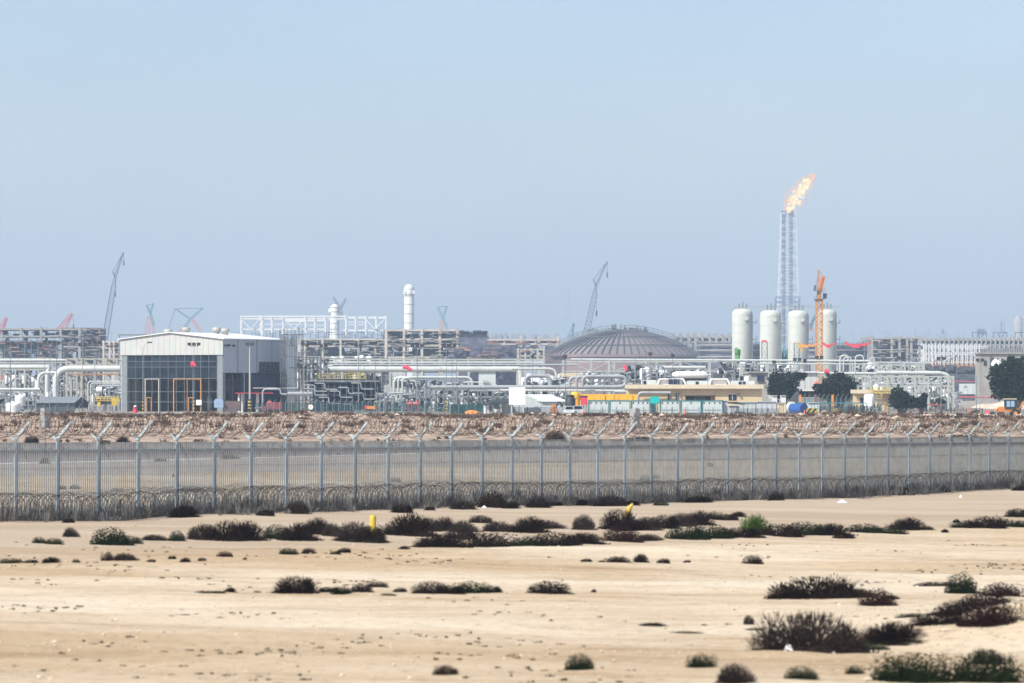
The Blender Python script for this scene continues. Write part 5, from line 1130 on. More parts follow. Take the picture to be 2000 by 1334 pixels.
t = thing('beige_tank', 'cream horizontal tank left of the blue drum, with white rail on top', 'tank', base(1544, 750)); d = 750; mb = MB(); c0, c1 = P(1539, 797, d + 1), P(1552, 797, d + 1); mb.sweep([c0 + Vector((-.25, 0, 0)), c0, c1], [.5, .82, .82], 20); mb.build('tank_body', 'cream_pale', t)
mb = MB(); railing(mb, 1540, 1551, 785, 789, d + 1, .07); mb.build('top_rail', 'white_paint', t); mb = MB(); bx(mb, 1538, 1554, 804, None, d + .6, 1.0); mb.build('stand', 'steel_dark', t)
mb = MB(); d = 742; bx(mb, 1575, 1597, 797.5, 812, d, .25); one(mb, 'striped_barrier', 'hazard', 1586, d, 'black and yellow striped barrier right of the blue drum', 'barrier')
for x0, x1, m, lb in ((1625, 1637, 'yellow_paint', 'yellow metal box inside the mesh enclosure'), (1638, 1646, 'scrub_grey', 'dull olive box right of the yellow one')): mb = MB(); bx(mb, x0, x1, 798, None, 748, 1.2); bx(mb, x0 + .5, x1 - .5, 797.3, 798, 748.2, .9); one(mb, 'storage_box', m, x0, 748, lb, 'box')
t = thing('teal_canopy', 'long flat teal canopy edge on thin posts left of the small cream building', 'canopy', base(1605, 765)); mb = MB(); bx(mb, 1518, 1695, 786.3, 788.3, 764, 4); mb.build('canopy_edge', 'teal_frame', t)
for px in (1535, 1603, 1640, 1665, 1692): mb = MB(); bx(mb, px - .5, px + .5, 788.5, None, 765, .12); mb.build('post', 'teal_frame', t)
mb = MB(); rr = random.Random(77)
for i in range(70): a = rr.uniform(1655, 1722); bx(mb, a, a + rr.uniform(.4, 3), rr.uniform(789, 800), None if rr.random() < .4 else rr.uniform(801, 811), 752 + rr.uniform(0, 3), .2)
one(mb, 'scrap_rack', 'steel_dark', 1690, 752, 'tangle of dark steel racks below the small cream building', 'rack')
# carport and pale hall between the trees
t = thing('carport', 'open carport with thin pale roof edge and dark inside between the dark trees', 'carport', base(1590, 830)); mb = MB(); bx(mb, 1556, 1622, 761, 763.3, 828, 8); mb.build('roof', 'white_paint', t); mb = MB(); bx(mb, 1560, 1640, 763.8, 776, 832, 4); mb.build('bay_shade', 'navy', t)  # dark block stands in for the shade under the carport roof
for px in (1560, 1580, 1602, 1620): mb = MB(); bx(mb, px - .5, px + .5, 763.4, None, 829, .2); mb.build('post', 'galvanised', t)
t = thing('white_hall', 'plain white sheet-metal hall behind the carport', 'building', base(1585, 900)); mb = MB(); bx(mb, 1557, 1597.5, 728, None, 900, 14); mb.build('wall', 'sheet_pale', t); mb = MB(); bx(mb, 1556, 1599, 725.5, 727.8, 899.5, 15); mb.build('roof', 'white_paint', t)
for px, lb in ((1513, 'left small white cabinet under the first dark tree'), (1530, 'right small white cabinet under the first dark tree')): mb = MB(); bx(mb, px - 5, px + 5, 773, None, 812, 2); bx(mb, px - 5.4, px + 5.4, 772.2, 773, 811.8, 2.4); one(mb, 'white_cabinet', 'white_paint', px, 812, lb, 'cabinet')
mb = MB(); d = 815; mb.prism([(X(1538, d), Z(790, d)), (X(1560, d), Z(790, d)), (X(1560, d), Z(764, d)), (X(1554, d), Z(768, d))], d, d + 3); one(mb, 'sloping_wall', 'interior_grey', 1552, d, 'grey triangular ramp wall under the first dark tree', 'wall')

# small cream building with tank
t = thing('cream_kiosk', 'small cream flat-roofed building with yellow rails beside a low dark tree', 'building', base(1705, 790)); d = 790
mb = MB(); bx(mb, 1667, 1741, 761, 768.5, d, 7); mb.build('parapet', 'cream_pale', t); mb = MB(); bx(mb, 1670, 1738, 769, None, d + .8, 5.5); mb.build('wall', 'cream', t)
mb = MB(); bx(mb, 1680, 1686, 777, 788, d + .72, .06); mb.build('window', 'navy', t)
mb = MB(); railing(mb, 1700, 1738, 757, 768, d - .5, .1); railing(mb, 1712, 1722, 768, 780, d - .6, .08); mb.build('handrail', 'yellow_paint', t)
t = thing('white_tank', 'white upright tank with side ladder in front of the small cream building', 'tank', base(1698, 775)); d = 775; x, y, z = base(1698, d); h = Z(769.5, d) - z; r = S(10.5, d); mb = MB(); mb.lathe([(r, 0), (r, h * .93), (r * .8, h * .99), (.02, h)], (x, y, z), 24); mb.build('tank_body', 'white_clean', t)
mb = MB(); mb.bar((x + r * .3, y - r - .1, z), (x + r * 1.3, y - r * .5, z + h * .95), .07); mb.bar((x + r * .1, y - r - .1, z), (x + r * 1.1, y - r * .5, z + h * .95), .07); railing(mb, 1704, 1722, 776, 786, d - 1, .06); railing(mb, 1704, 1722, 786, 797, d - 1, .06); mb.build('ladder', 'galvanised', t)
mb = MB(); mb.lathe([(.42, 0), (.42, .7), (.2, .85), (.02, .9)], (X(1711, 795), 795, Z(760.8, 795)), 14); one(mb, 'roof_tank', 'white_clean', 1711, 795, 'small white dome tank on the small cream building', 'tank')
mb = MB(); railing(mb, 1690, 1722, 797, 812, 742, .1); mb.bar(P(1695, 812, 741), P(1708, 797, 741), .12); mb.bar(P(1708, 797, 741), P(1720, 812, 741), .12); one(mb, 'steel_trestle', 'galvanised', 1706, 742, 'grey steel trestle and rails below the white tank', 'trestle')

# right-hand things
t = thing('site_container', 'white flat site container with small window unit on the right', 'container', base(1893, 1350), group='grey site containers'); d = 1350; mb = MB(); bx(mb, 1875, 1911.5, 749.5, 770, d, 3); mb.build('box', 'cabin_white', t)
mb = MB(); bx(mb, 1882, 1886, 751, 755, d - .3, .3); mb.build('window_unit', 'wall_grey', t); mb = MB(); bx(mb, 1889, 1890, 753, 769, d - .08, .06); bx(mb, 1899, 1900, 753, 769, d - .08, .06); mb.build('door', 'wall_grey', t)
mb = MB(); bx(mb, 1876, 1911, 770.2, 772.5, d + .2, 2); mb.build('skid_frame', 'steel_dark', t)
t = thing('portable_toilet', 'pale blue portable toilet right of the white site container', 'portable toilet', base(1921, 1330)); d = 1330; mb = MB(); bx(mb, 1916.5, 1926, 762, 772.5, d, 1.3); mb.build('cabin', 'blue_pale', t); mb = MB(); mb.prism([(X(1916, d), Z(762, d)), (X(1926.5, d), Z(762, d)), (X(1924, d), Z(759.8, d)), (X(1918.5, d), Z(759.8, d))], d - .1, d + 1.4); mb.build('roof', 'white_paint', t)
mb = MB(); bx(mb, 1855, 2040, 730, 744, 1420, 6); bx(mb, 1858, 2040, 746, None, 1400, 6); one(mb, 'long_wall', 'interior_grey', 1950, 1400, 'long low grey block wall behind the container at right', 'wall')
mb = MB(); rr = random.Random(12)
for i in range(160): a = rr.uniform(1790, 1925); s = rr.uniform(.3, 1.3); c = P(a, rr.uniform(718, 732), 1430 + rr.uniform(0, 8)); mb.box(c.x - s, c.x + s, c.y, c.y + s, c.z - s * .5, c.z + s * rr.uniform(.3, 1))
bx(mb, 1790, 1925, 731, None, 1432, 8)
one(mb, 'material_yard', 'interior_grey', 1860, 1430, 'cluttered laydown of equipment on a platform behind the right rack', 'equipment')
t = thing('blockhouse', 'grey concrete blockhouse with a dark doorway behind the big dark tree', 'building', base(1965, 1250)); d = 1250; mb = MB(); bx(mb, 1915, 2040, 691, None, d, 14); bx(mb, 1912, 2042, 688.5, 691, d - .5, 15); mb.build('wall', 'concrete_pale', t)
mb = MB(); bx(mb, 1921.5, 1927, 704, 714, d - .15, .1); bx(mb, 1992, 1996, 699, 702, d - .15, .1); mb.build('doorway', 'lamp_dark', t); mb = MB(); bx(mb, 1934, 1938, 695, 725, d - .5, .5); mb.build('downpipe', 'interior_grey', t)
mb = MB(); mb.lathe([(1.7, -6), (1.7, .3), (1.5, .8), (.9, 1.3), (.02, 1.5)], (X(1949, 1235), 1235, Z(712, 1235)), 22); one(mb, 'dome_tank', 'white_paint', 1949, 1235, 'white domed tank half hidden by the big dark tree', 'tank')
mb = MB(); vs = []
mx_, my_, mz_ = X(1955, 1000), 1000, Hs(X(1955, 1000), 1000)
mb2_ = MB(); n = 22
rrm = random.Random(2)
for j in range(n):
    for i in range(n):
        u, v = i / (n - 1) * 2 - 1, j / (n - 1) * 2 - 1; e = max(0, 1 - u * u) ** .7 * max(0, 1 - v * v); vs.append((mx_ + u * 6.5, my_ + v * 4, mz_ - .2 + e * (1.75 + .35 * math.sin(u * 5) + rrm.uniform(-.05, .05))))
mb.add(vs, [(j * n + i, j * n + i + 1, (j + 1) * n + i + 1, (j + 1) * n + i) for j in range(n - 1) for i in range(n - 1)], True); one(mb, 'sand_heap', 'rock_pale', 1955, 1000, 'smooth pale sand heap at the foot of the big dark tree', 'sand heap')
mb = MB(); mx_, my_ = X(1785, 1010), 1010
rrm = random.Random(9)
for px, w_, h_ in ((1800, 34, 5), (1835, 30, 7), (1868, 34, 8), (1905, 40, 5), (1850, 40, 4)):
    x, y, z = base(px, 985 + (px % 7) * 3); mb = MB(); vs = []; m_ = 14
    for j in range(m_):
        for i in range(m_): u, v = i / (m_ - 1) * 2 - 1, j / (m_ - 1) * 2 - 1; e = max(0, 1 - u * u) ** .6 * max(0, 1 - v * v); vs.append((x + u * S(w_ / 2, 990), y + v * 2, z - .15 + e * S(h_, 990) * rrm.uniform(.7, 1.1)))
    mb.add(vs, [(j * m_ + i, j * m_ + i + 1, (j + 1) * m_ + i + 1, (j + 1) * m_ + i) for j in range(m_ - 1) for i in range(m_ - 1)], False)
    one(mb, 'spoil_heap', 'rock_brown', px, 990, {1800: 'leftmost flat brown spoil heap right of the low trees', 1835: 'brown spoil heap second from left behind the pale sand', 1868: 'tallest brown spoil heap left of the pale sand heap', 1905: 'brown spoil heap touching the pale sand heap', 1850: 'flattest brown spoil heap in front of the others'}[px], 'spoil heap', 'brown spoil heaps')
mb = MB(); bx(mb, 1790, 1842, 789.5, 791.5, 900, .6); bx(mb, 1792, 1794, 789, None, 900.1, .4); bx(mb, 1838, 1840, 789, None, 900.1, .4); one(mb, 'red_beam', 'red_fade', 1816, 900, 'low red beam on trestles right of the low trees', 'beam')
for x0, x1, y_, lb in ((1848, 1864, 808, 'right flat orange sheet lying on the rubble bank'), (1835, 1847, 809, 'left smaller orange sheet lying on the rubble bank')): mb = MB(); d = 600; x, y, z = base(x0, d); mb.prism([(X(x0, d), z), (X(x1, d), z), (X(x1 - 1, d), z + .35), (X((x0 + x1) / 2, d), z + .25), (X(x0 + 1.5, d), z + .38)], d, d + .8); one(mb, 'orange_sheet', 'orange_paint', x0, d, lb, 'sheeting')
mb = MB(); x, y, z = base(1902, 700); mb.lathe([(.4, 0), (.75, .25), (.7, .75), (.4, 1.05), (.02, 1.15)], (x, y, z - .1), 12); mb.sweep([(x - .2, y, z + .8), (x + .3, y, z + 1.1), (x + .9, y, z + .9)], .12, 6); one(mb, 'tyre_pile', 'black_rubber', 1902, 700, 'small dark heap of scrap on pale sand left of the cones', 'scrap heap')
mb = MB(); bx(mb, 1890, 1896, 800, 803, 705, .5); bx(mb, 1892, 1894, 803, 806, 705, .3); one(mb, 'orange_marker', 'orange_paint', 1893, 705, 'tiny orange marker on pale sand left of the dark scrap heap', 'marker')
for px, lb in ((1926.5, 'left red traffic cone near the backhoe'), (1932.3, 'right red traffic cone near the backhoe')):
    x, y, z = base(px, 690); t = thing('traffic_cone', lb, 'traffic cone', (x, y, z), group='traffic cones'); mb = MB(); mb.lathe([(.21, .04), (.17, .4), (.09, .9), (.02, .95)], (x, y, z), 12); mb.build('cone', 'wind_red', t); mb = MB(); mb.box(x - .25, x + .25, y - .25, y + .25, z, z + .045); mb.build('foot', 'red_paint', t)
for px, lb in ((1571.5, 'traffic cone in front of the blue drum'), (1139, 'small red and white cone below the red sign'), (1261, 'small red cone left of the gap in the portable cabins'), (1338, 'small red cone before the portable cabins right of the gap')):
    x, y, z = base(px, 728); t = thing('traffic_cone', lb, 'traffic cone', (x, y, z), group='traffic cones'); mb = MB(); mb.lathe([(.18, .04), (.14, .4), (.06, .8), (.02, .85)], (x, y, z + .1), 12); mb.build('cone', 'wind_orange', t); mb = MB(); mb.box(x - .22, x + .22, y - .22, y + .22, z - .1, z + .14); mb.build('foot', 'white_paint', t)
# backhoe loader
t = thing('backhoe_loader', 'orange backhoe loader with green-glazed cab at the right edge', 'backhoe', base(1970, 700)); x, y, z = base(1972, 700); z += .1
mb = MB(); mb.prism([(x - 1.7, z + .7), (x + 1.2, z + .7), (x + 1.2, z + 1.15), (x - .7, z + 1.2), (x - .8, z + 1.45), (x - 1.6, z + 1.4)], y - .5, y + .5); mb.build('chassis', 'orange_paint', t)
mb = MB(); mb.box(x - .75, x + .85, y - .62, y + .62, z + 1.12, z + 2.45); cb = mb.build('cab', 'mesh_green', t)
mb = MB(); mb.box(x - .85, x + .95, y - .7, y + .7, z + 2.47, z + 2.6); mb.build('cab_roof', 'cream_pale', t)
mb = MB(); mb.box(x - .5, x + .0, y - .66, y - .63, z + 1.4, z + 2.25); mb.box(x + .1, x + .62, y - .66, y - .63, z + 1.4, z + 2.25); mb.build('cab_window', 'blue_pale', t)
for wx, r in ((-1.2, .42), (.75, .62)):
    for s in (-1, 1): mb = MB(); mb.cyl((x + wx, y + s * .55, z - .15 + r), (x + wx, y + s * .9, z - .15 + r), r, n=20); w_ = mb.build('wheel', 'black_rubber', t); mb = MB(); mb.cyl((x + wx, y + s * .5, z - .15 + r), (x + wx, y + s * .93, z - .15 + r), r * .45, n=14); mb.build('hub', 'orange_paint', w_)
mb = MB(); mb.pipe([(x - .8, y - .3, z + 1.3), (x - 1.7, y - .3, z + 1.25), (x - 2.3, y - .3, z + .5)], .11, .3, 6); mb.pipe([(x - .8, y + .3, z + 1.3), (x - 1.7, y + .3, z + 1.25), (x - 2.3, y + .3, z + .5)], .11, .3, 6); mb.build('loader_arm', 'orange_paint', t)
mb = MB(); mb.prism([(x - 2.3, z + .1), (x - 2.9, z + .15), (x - 2.75, z + .7), (x - 2.25, z + .75)], y - .8, y + .8); mb.build('front_bucket', 'steel_dark', t)
mb = MB(); mb.bar((x + 1.2, y, z + .9), (x + 1.9, y, z + 2.1), .22); mb.bar((x + 1.9, y, z + 2.1), (x + 2.5, y, z + 2.0), .18); mb.bar((x + 2.5, y, z + 2.0), (x + 2.4, y, z + .9), .16); mb.build('backhoe_arm', 'orange_paint', t)
mb = MB(); mb.prism([(x + 2.2, z + .9), (x + 2.6, z + .95), (x + 2.5, z + .35), (x + 2.05, z + .45)], y - .3, y + .3); mb.build('rear_bucket', 'steel_dark', t)

# ---------- trees
def tree(label, lobes, d, trunk, seed, n=5200, leaf=.20, name='tree'):
    rr = random.Random(seed); bxp = trunk[0]; x, y, z = base(bxp, d); t = thing(name, label, 'tree', (x, y, z), group='dark evergreen trees')
    n = int(n * 1.1); mb = MB(); areas = [rx * ry for _, _, rx, ry in lobes]; tot = sum(areas)
    for i in range(n):
        u = rr.uniform(0, tot); k = 0
        while u > areas[k]: u -= areas[k]; k += 1
        px, py, rx, ry = lobes[k]; v = Vector((rr.gauss(0, 1), rr.gauss(0, 1), rr.gauss(0, 1))).normalized() * rr.random() ** .30 * 1.12
        # ragged outline: leaves gather on sprays
        q = 1 + .24 * math.sin(v.x * 7 + k * 2) * math.sin(v.z * 8 + k) + rr.gauss(0, .07)
        o = P(px, py, d) + Vector((v.x * S(rx, d) * q, v.y * S((rx + ry) / 2, d) * q, v.z * S(ry, d) * q)); s = leaf * rr.uniform(.6, 1.5)
        a = Vector((rr.gauss(0, 1), rr.gauss(0, 1), rr.gauss(0, 1.2))).normalized(); b = a.orthogonal().normalized(); c = a.cross(b); mb.add([tuple(o + b * s), tuple(o + c * s * .7), tuple(o - b * s), tuple(o - c * s * .7)], [(0, 1, 2, 3)])
    mb.build('crown', 'leaf_tree', t)
    mb = MB()
    for k, (px, py, rx, ry) in enumerate(lobes):
        e = P(px, py, d) + Vector((0, rr.uniform(-.5, .5), 0)); b0 = Vector((X(trunk[k % len(trunk)], d), y, z - .2)); m1 = b0.lerp(e, .5) + Vector((rr.uniform(-.2, .2), 0, .2)); mb.sweep([b0, m1, e], [.22, .15, .05], 7)
    mb.build('trunk', 'bark', t)
tree('first dark evergreen tree, right of the long cream building, leaning right', [(1522, 752, 20, 20), (1515, 740, 14, 12), (1540, 744, 18, 15), (1556, 736, 14, 9), (1568, 733, 8, 5), (1537, 762, 20, 12), (1510, 762, 10, 10), (1526, 770, 22, 9), (1545, 768, 12, 8)], 822, (1528, 1536), 3, 5200)
tree('second dark evergreen tree with a broad crown below the crimson windsock', [(1628, 748, 22, 18), (1645, 752, 22, 20), (1655, 757, 18, 18), (1615, 762, 16, 12), (1635, 738, 12, 8), (1598, 757, 10, 7), (1640, 768, 24, 10), (1632, 776, 26, 9), (1655, 774, 18, 9)], 824, (1640, 1632), 4, 6000)
tree('low dark tree right of the small cream building', [(1752, 770, 12, 14), (1762, 775, 14, 13), (1775, 783, 14, 9), (1748, 782, 10, 9), (1758, 790, 18, 8), (1778, 791, 14, 6)], 790, (1756, 1764), 5, 2600, name='low_tree')
tree('lower bushy dark tree left of the thin fence on pale sand', [(1788, 785, 12, 7), (1800, 784, 9, 8), (1805, 776, 6, 7), (1795, 792, 14, 5)], 795, (1800,), 6, 1400, name='low_tree')
tree('large dark fig-like tree with several pale trunks at the right edge', [(1968, 728, 24, 26), (1952, 738, 20, 20), (1980, 718, 16, 18), (1975, 706, 9, 9), (1992, 740, 22, 26), (1958, 755, 22, 20), (1985, 762, 22, 16), (1945, 722, 12, 9), (2006, 722, 20, 24), (1975, 775, 14, 8), (1952, 768, 14, 12), (1993, 772, 16, 10)], 760, (1975, 1981, 1989), 7, 9500, .19)
tree('tiny far bush tree on the sand behind the right rack', [(1835, 783, 8, 5), (1842, 785, 6, 4)], 900, (1837,), 8, 500, .13, name='low_tree')

# ================================================================== CONSTRUCTION SITE AND FAR PLANT
defm('far_white', (0.70, 0.72, 0.70), 0.6, 0.0, 0.05, 0.1)
defm('far_grey', (0.30, 0.33, 0.36), 0.8, 0.0, 0.15, 0.1)
defm('rust_band', (0.45, 0.22, 0.12), 0.8, 0.0, 0.2, 0.1)
def slab_frame(name, label, cols, levels, d, dep, yb=None, cw=2.2, bh=1.3, m='concrete', fill='formwork', dens=1.0, seed=1, fillrange=(0, 1), beams=True, cat='unfinished building', group='concrete frames under construction', topx=None, scat=True):
    """columns (px), floor levels (py); dark formwork and props fill the bays"""
    cw *= .42; bh *= .42
    x, y, z = base((cols[0] + cols[-1]) / 2, d); t = thing(name, label, cat, (x, y, z), group=group); rr = random.Random(seed)
    for i, px in enumerate(cols):
        mb = MB(); yt = levels[0] if topx is None else topx[i]
        for dy in (0, dep): mb.box(X(px, d) - cw / 2, X(px, d) + cw / 2, d + dy, d + dy + cw, (Z(yb, d) if yb else z - .5), Z(yt, d) + (.6 if topx is None else 0))
        mb.bar((X(px, d), d + cw + .01, Z(levels[0], d) - bh), (X(px, d), d + dep - .01, Z(levels[0], d) - bh), bh)
        mb.build('column', m, t)
    if beams:
        for py in levels:
            mb = MB(); 
            for dy in (.25, dep + .25): mb.box(X(cols[0] - 3, d), X(cols[-1] + 3, d), d + dy, d + dy + cw * .75, Z(py, d) - bh / 2, Z(py, d) + bh / 2)
            mb.box(X(cols[0], d), X(cols[-1], d), d + cw + .3, d + dep - .3, Z(py, d) - bh / 2 - .1, Z(py, d) - bh / 2 + .3); mb.build('floor_beam', m, t)
    if dens > 0:
        bot = yb or (levels[-1] + 30); lv = list(levels) + [bot]
        mb, mp, mo = MB(), MB(), MB()
        for a, b in zip(lv, lv[1:]):
            for i in range(int((cols[-1] - cols[0]) / 5 * dens)):
                q = rr.uniform(*fillrange); px = cols[0] + (cols[-1] - cols[0]) * rr.uniform(fillrange[0], fillrange[1]); w_ = rr.uniform(3, 16); y0 = rr.uniform(a + 1, b - 2); h_ = rr.uniform(1.5, max(2, (b - a) * .8)); bx(mb, px - w_ / 2, px + w_ / 2, y0, min(b, y0 + h_), d + dep * rr.uniform(.35, .9), .6)
            if scat:
                for i in range(int((cols[-1] - cols[0]) / 3 * dens)):
                    px = rr.uniform(cols[0], cols[-1]); bx(mp, px, px + .5, rr.uniform(a, (a + b) / 2), b, d + dep * rr.uniform(.1, .6), .3)
                for i in range(int((cols[-1] - cols[0]) / 14 * dens)):
                    px = rr.uniform(cols[0], cols[-1]); py = rr.uniform(a, b); bx(mo, px, px + rr.uniform(5, 22), py, py + .9, d - .5 + rr.uniform(-.3, .2), .4)
        mb.build('formwork', fill, t)
        if mp.v: mp.build('props', 'crane_grey', t)
        if mo.v: mo.build('edge_boards', 'rust_band' if rr.random() < .5 else 'steel_beige', t)
    return t
# left frames
slab_frame('unfinished_building', 'pale concrete frame with open top bays at the far left', [-30, 3, 41, 80, 118, 155], [643, 657, 677], 1900, 22, dens=.5, seed=1, topx=[652, 650, 640, 638, 640, 640], cw=2.4, bh=1.6, m='concrete_pale')
slab_frame('unfinished_building', 'darker stacked concrete block with formwork right of the pale left frame', [118, 140, 162, 194], [642, 658, 672, 684], 2000, 26, dens=1.6, seed=2, cw=2.2, bh=2.0, m='formwork_brown', topx=[648, 645, 641, 642])
mb = MB(); bx(mb, 165, 197, 641, None, 2050, 20); bx(mb, 152, 168, 640, 652, 2049, 3); one(mb, 'formwork_stack', 'formwork', 180, 2050, 'dark blue-grey shuttering stack at the right end of the left frames', 'formwork')
slab_frame('unfinished_building', 'low frame crowded with dark props at the far left', list(range(-30, 125, 13)), [667, 684], 1850, 20, dens=1.9, seed=3, cw=.9, bh=.8, m='crane_grey', fill='far_grey')
slab_frame('unfinished_building', 'beige concrete frame between the left crane and the gable building', [202, 214, 222, 234], [668, 680, 692], 1800, 14, dens=1.3, seed=4, cw=1.6, bh=1.0, fill='concrete_pale')
# centre frames
slab_frame('unfinished_building', 'concrete frame behind the gable building roof, dark formwork in its bays', [585, 596, 630, 665, 700, 733, 752], [663, 676, 697], 1900, 26, dens=2.6, seed=5, cw=2.0, bh=1.3, m='concrete')
slab_frame('unfinished_building', 'tallest three-storey concrete frame at centre below the white column', [754, 789, 824, 859, 893], [645, 663, 675, 698], 1850, 26, dens=2.8, seed=6, cw=2.3, bh=1.7, m='concrete')
mb = MB(); bx(mb, 893, 951, 650, None, 2060, 22); rr = random.Random(5)
for i in range(26): a = rr.uniform(893, 945); bx(mb, a, a + rr.uniform(2, 9), rr.uniform(645, 650), 652, 2059, 4)
one(mb, 'formwork_stack', 'formwork', 920, 2060, 'dark formwork deck right of the tallest concrete frame', 'formwork')
slab_frame('unfinished_building', 'long low concrete frame between the tallest frame and the dome', [900, 928, 948, 985, 1018, 1053, 1090], [664, 672], 2420, 24, dens=2.2, seed=7, cw=2.4, bh=2.0, m='concrete', topx=[664, 655, 656, 664, 656, 656, 657])
mb, mo = MB(), MB(); rr = random.Random(15)
for i in range(230): a = rr.uniform(870, 1008); py = rr.uniform(676, 702); bx(mb, a, a + rr.uniform(3, 16), py, py + rr.uniform(2, 8), 1800 + rr.uniform(0, 20), 1)
for i in range(16): a = rr.uniform(860, 990); py = rr.uniform(677, 700); bx(mo, a, a + rr.uniform(8, 30), py, py + 1, 1798, .6)
bx(mb, 905, 1012, 674, None, 1822, 6)
t = thing('formwork_yard', 'jumble of dark formwork stacks and orange beams left of the dome', 'formwork', base(940, 1800)); mb.build('stacks', 'formwork', t); mo.build('orange_beams', 'rust_band', t)
slab_frame('unfinished_building', 'pale low precast frame left of the dome foot', [1012, 1026, 1038, 1050, 1062], [683, 695], 1780, 12, dens=.5, seed=8, cw=1.8, bh=1.2, m='steel_beige', fill='far_grey')
rr = random.Random(41); mb = MB()
for i in range(90): a = rr.uniform(450, 900); bx(mb, a, a + rr.uniform(.5, 1), rr.uniform(640, 652) if a > 590 else rr.uniform(646, 655), 668, 2000 + rr.uniform(0, 20), .5)
for i in range(40): a = rr.uniform(560, 890); py = rr.uniform(648, 662); bx(mb, a, a + rr.uniform(6, 30), py, py + .7, 1999, .5)
one(mb, 'starter_bars', 'crane_grey', 700, 2000, 'thicket of grey scaffold tubes and bars above the centre frames', 'scaffolding', kind='stuff')
# right frames: rows of columns
slab_frame('unfinished_building', 'row of short pale columns behind the dome and the first white vessel', [1314, 1330, 1345, 1358, 1372, 1386, 1399, 1412, 1425, 1438], [659, 668], 2400, 20, dens=1.2, seed=9, cw=3.2, bh=1.8, m='concrete_pale', fill='concrete', topx=[650, 650, 650, 649, 650, 651, 651, 652, 651, 652], scat=False)
slab_frame('unfinished_building', 'long pale column row behind the red netting at right', list(range(1690, 1790, 14)), [664, 676, 688], 2200, 20, dens=1.5, seed=10, cw=3.0, bh=1.6, m='concrete_pale', fill='concrete', topx=[658, 656, 661, 657, 661, 656, 662, 657])
slab_frame('unfinished_building', 'tall paired pale columns left of the white steel grid', [1703, 1742, 1757, 1772, 1780, 1796], [661, 683, 698], 2000, 18, dens=1.8, seed=11, cw=2.4, bh=.9, m='concrete_pale', fill='far_grey')
slab_frame('unfinished_building', 'long row of closely spaced pale columns at the far right', list(range(1800, 2045, 9)), [664, 674], 2450, 14, dens=.9, seed=12, cw=1.9, bh=2.0, m='concrete_pale', fill='concrete', topx=[657 + (i * 5) % 4 for i in range(28)], scat=False)
mb = MB(); bx(mb, 1905, 2045, 680, 690, 2300, 10)
for i in range(30): px = 1907 + i * 4.6; bx(mb, px, px + 1, 676, 690, 2299.4, .5)
one(mb, 'precast_wall', 'concrete_pale', 1975, 2300, 'long ribbed precast wall above the grey blockhouse', 'wall')
# white steel grid right
t = thing('steel_grid', 'open white steel grid frame right of the paired columns', 'steel frame', base(1855, 2100), group='white steel frames'); d = 2100
for k, px in enumerate([1798, 1801, 1805, 1809, 1814, 1820, 1827, 1833, 1842, 1850, 1859, 1868, 1877, 1886, 1895, 1904, 1913]):
    mb = MB()
    for dy in (0, 14): mb.box(X(px, d) - .17, X(px, d) + .17, d + dy, d + dy + .34, z if False else Z(712, d), Z(671, d))
    mb.build('column', 'far_white', t)
for py in (676, 679.5, 689, 692, 707): mb = MB(); [mb.box(X(1797, d), X(1930 if py < 681 else 1914, d), d + dy, d + dy + .3, Z(py, d) - .13, Z(py, d) + .13) for dy in (.36, 14.36)]; mb.build('beam', 'far_white', t)
mb = MB()
for a, b, y0, y1 in ((1817, 1842, 679, 706), (1850, 1868, 679, 692), (1842, 1868, 706, 692), (1890, 1912, 681, 706), (1820, 1834, 707, 692)): mb.bar(P(a, y0, d - .4), P(b, y1, d - .4), .28)
mb.build('bracing', 'far_white', t)
mb = MB(); bx(mb, 1800, 1915, 704, None, 2115, 6); one(mb, 'grid_base', 'rust_band', 1858, 2115, 'reddish foundation wall under the white steel grid', 'foundation')
# brackets on top at far right
for px, lb in ((1900, 'left small dark portal frame on the far right column row'), (1940, 'middle small dark portal frame on the far right column row'), (1983, 'right small dark portal frame at the far right edge')):
    t = thing('steel_gantry', lb, 'steel frame', P(px + 14, 660, 2440)); mb = MB(); d = 2440
    for a in (px, px + 27): bx(mb, a - .6, a + .6, 649, 659, d, 1)
    bx(mb, px, px + 27, 648.6, 650, d, 1); mb.bar(P(px + 9, 650, d), P(px + 13, 659, d), .4); mb.bar(P(px + 22, 650, d), P(px + 17, 659, d), .4); mb.build('steel_members', 'crane_grey', t)

# white steel frame at left centre
t = thing('steel_skeleton', 'long open white steel frame with v braces standing behind the gable building', 'steel frame', base(610, 2000), group='white steel frames'); d = 2000
WX = [470, 508, 511, 530, 552, 596, 614, 635, 675, 694, 714, 734, 753]
for i, px in enumerate(WX):
    mb = MB()
    for dy in (0, 6): mb.box(X(px, d) - .24, X(px, d) + .24, d + dy, d + dy + .48, Z(650 if i < 12 else 665, d) if i % 2 else z * 0 + Z(668, d), Z(617, d))
    mb.build('column', 'far_white', t)
for a, b, py, th in ((470, 675, 617.6, .9), (675, 753, 620, 1.3), (470, 675, 622.5, .8), (470, 640, 643, .9), (670, 748, 645, 1.0), (552, 594, 626, 1.6), (600, 640, 626, .9), (680, 712, 629, .5), (512, 594, 633, .35), (600, 640, 635, .35), (680, 712, 634, .35)):
    mb = MB()
    for dy in (.5, 6.5): mb.box(X(a, d), X(b, d), d + dy, d + dy + .4, Z(py, d) - th * .27, Z(py, d) + th * .27)
    mb.build('beam', 'far_white', t)
mb = MB()
for a, b in ((472, 489), (506, 489), (556, 574), (592, 574), (715, 732), (750, 732)): mb.bar(P(a, 624, d - .3), P(b, 643, d - .3), .32)
mb.build('bracing', 'far_white', t)

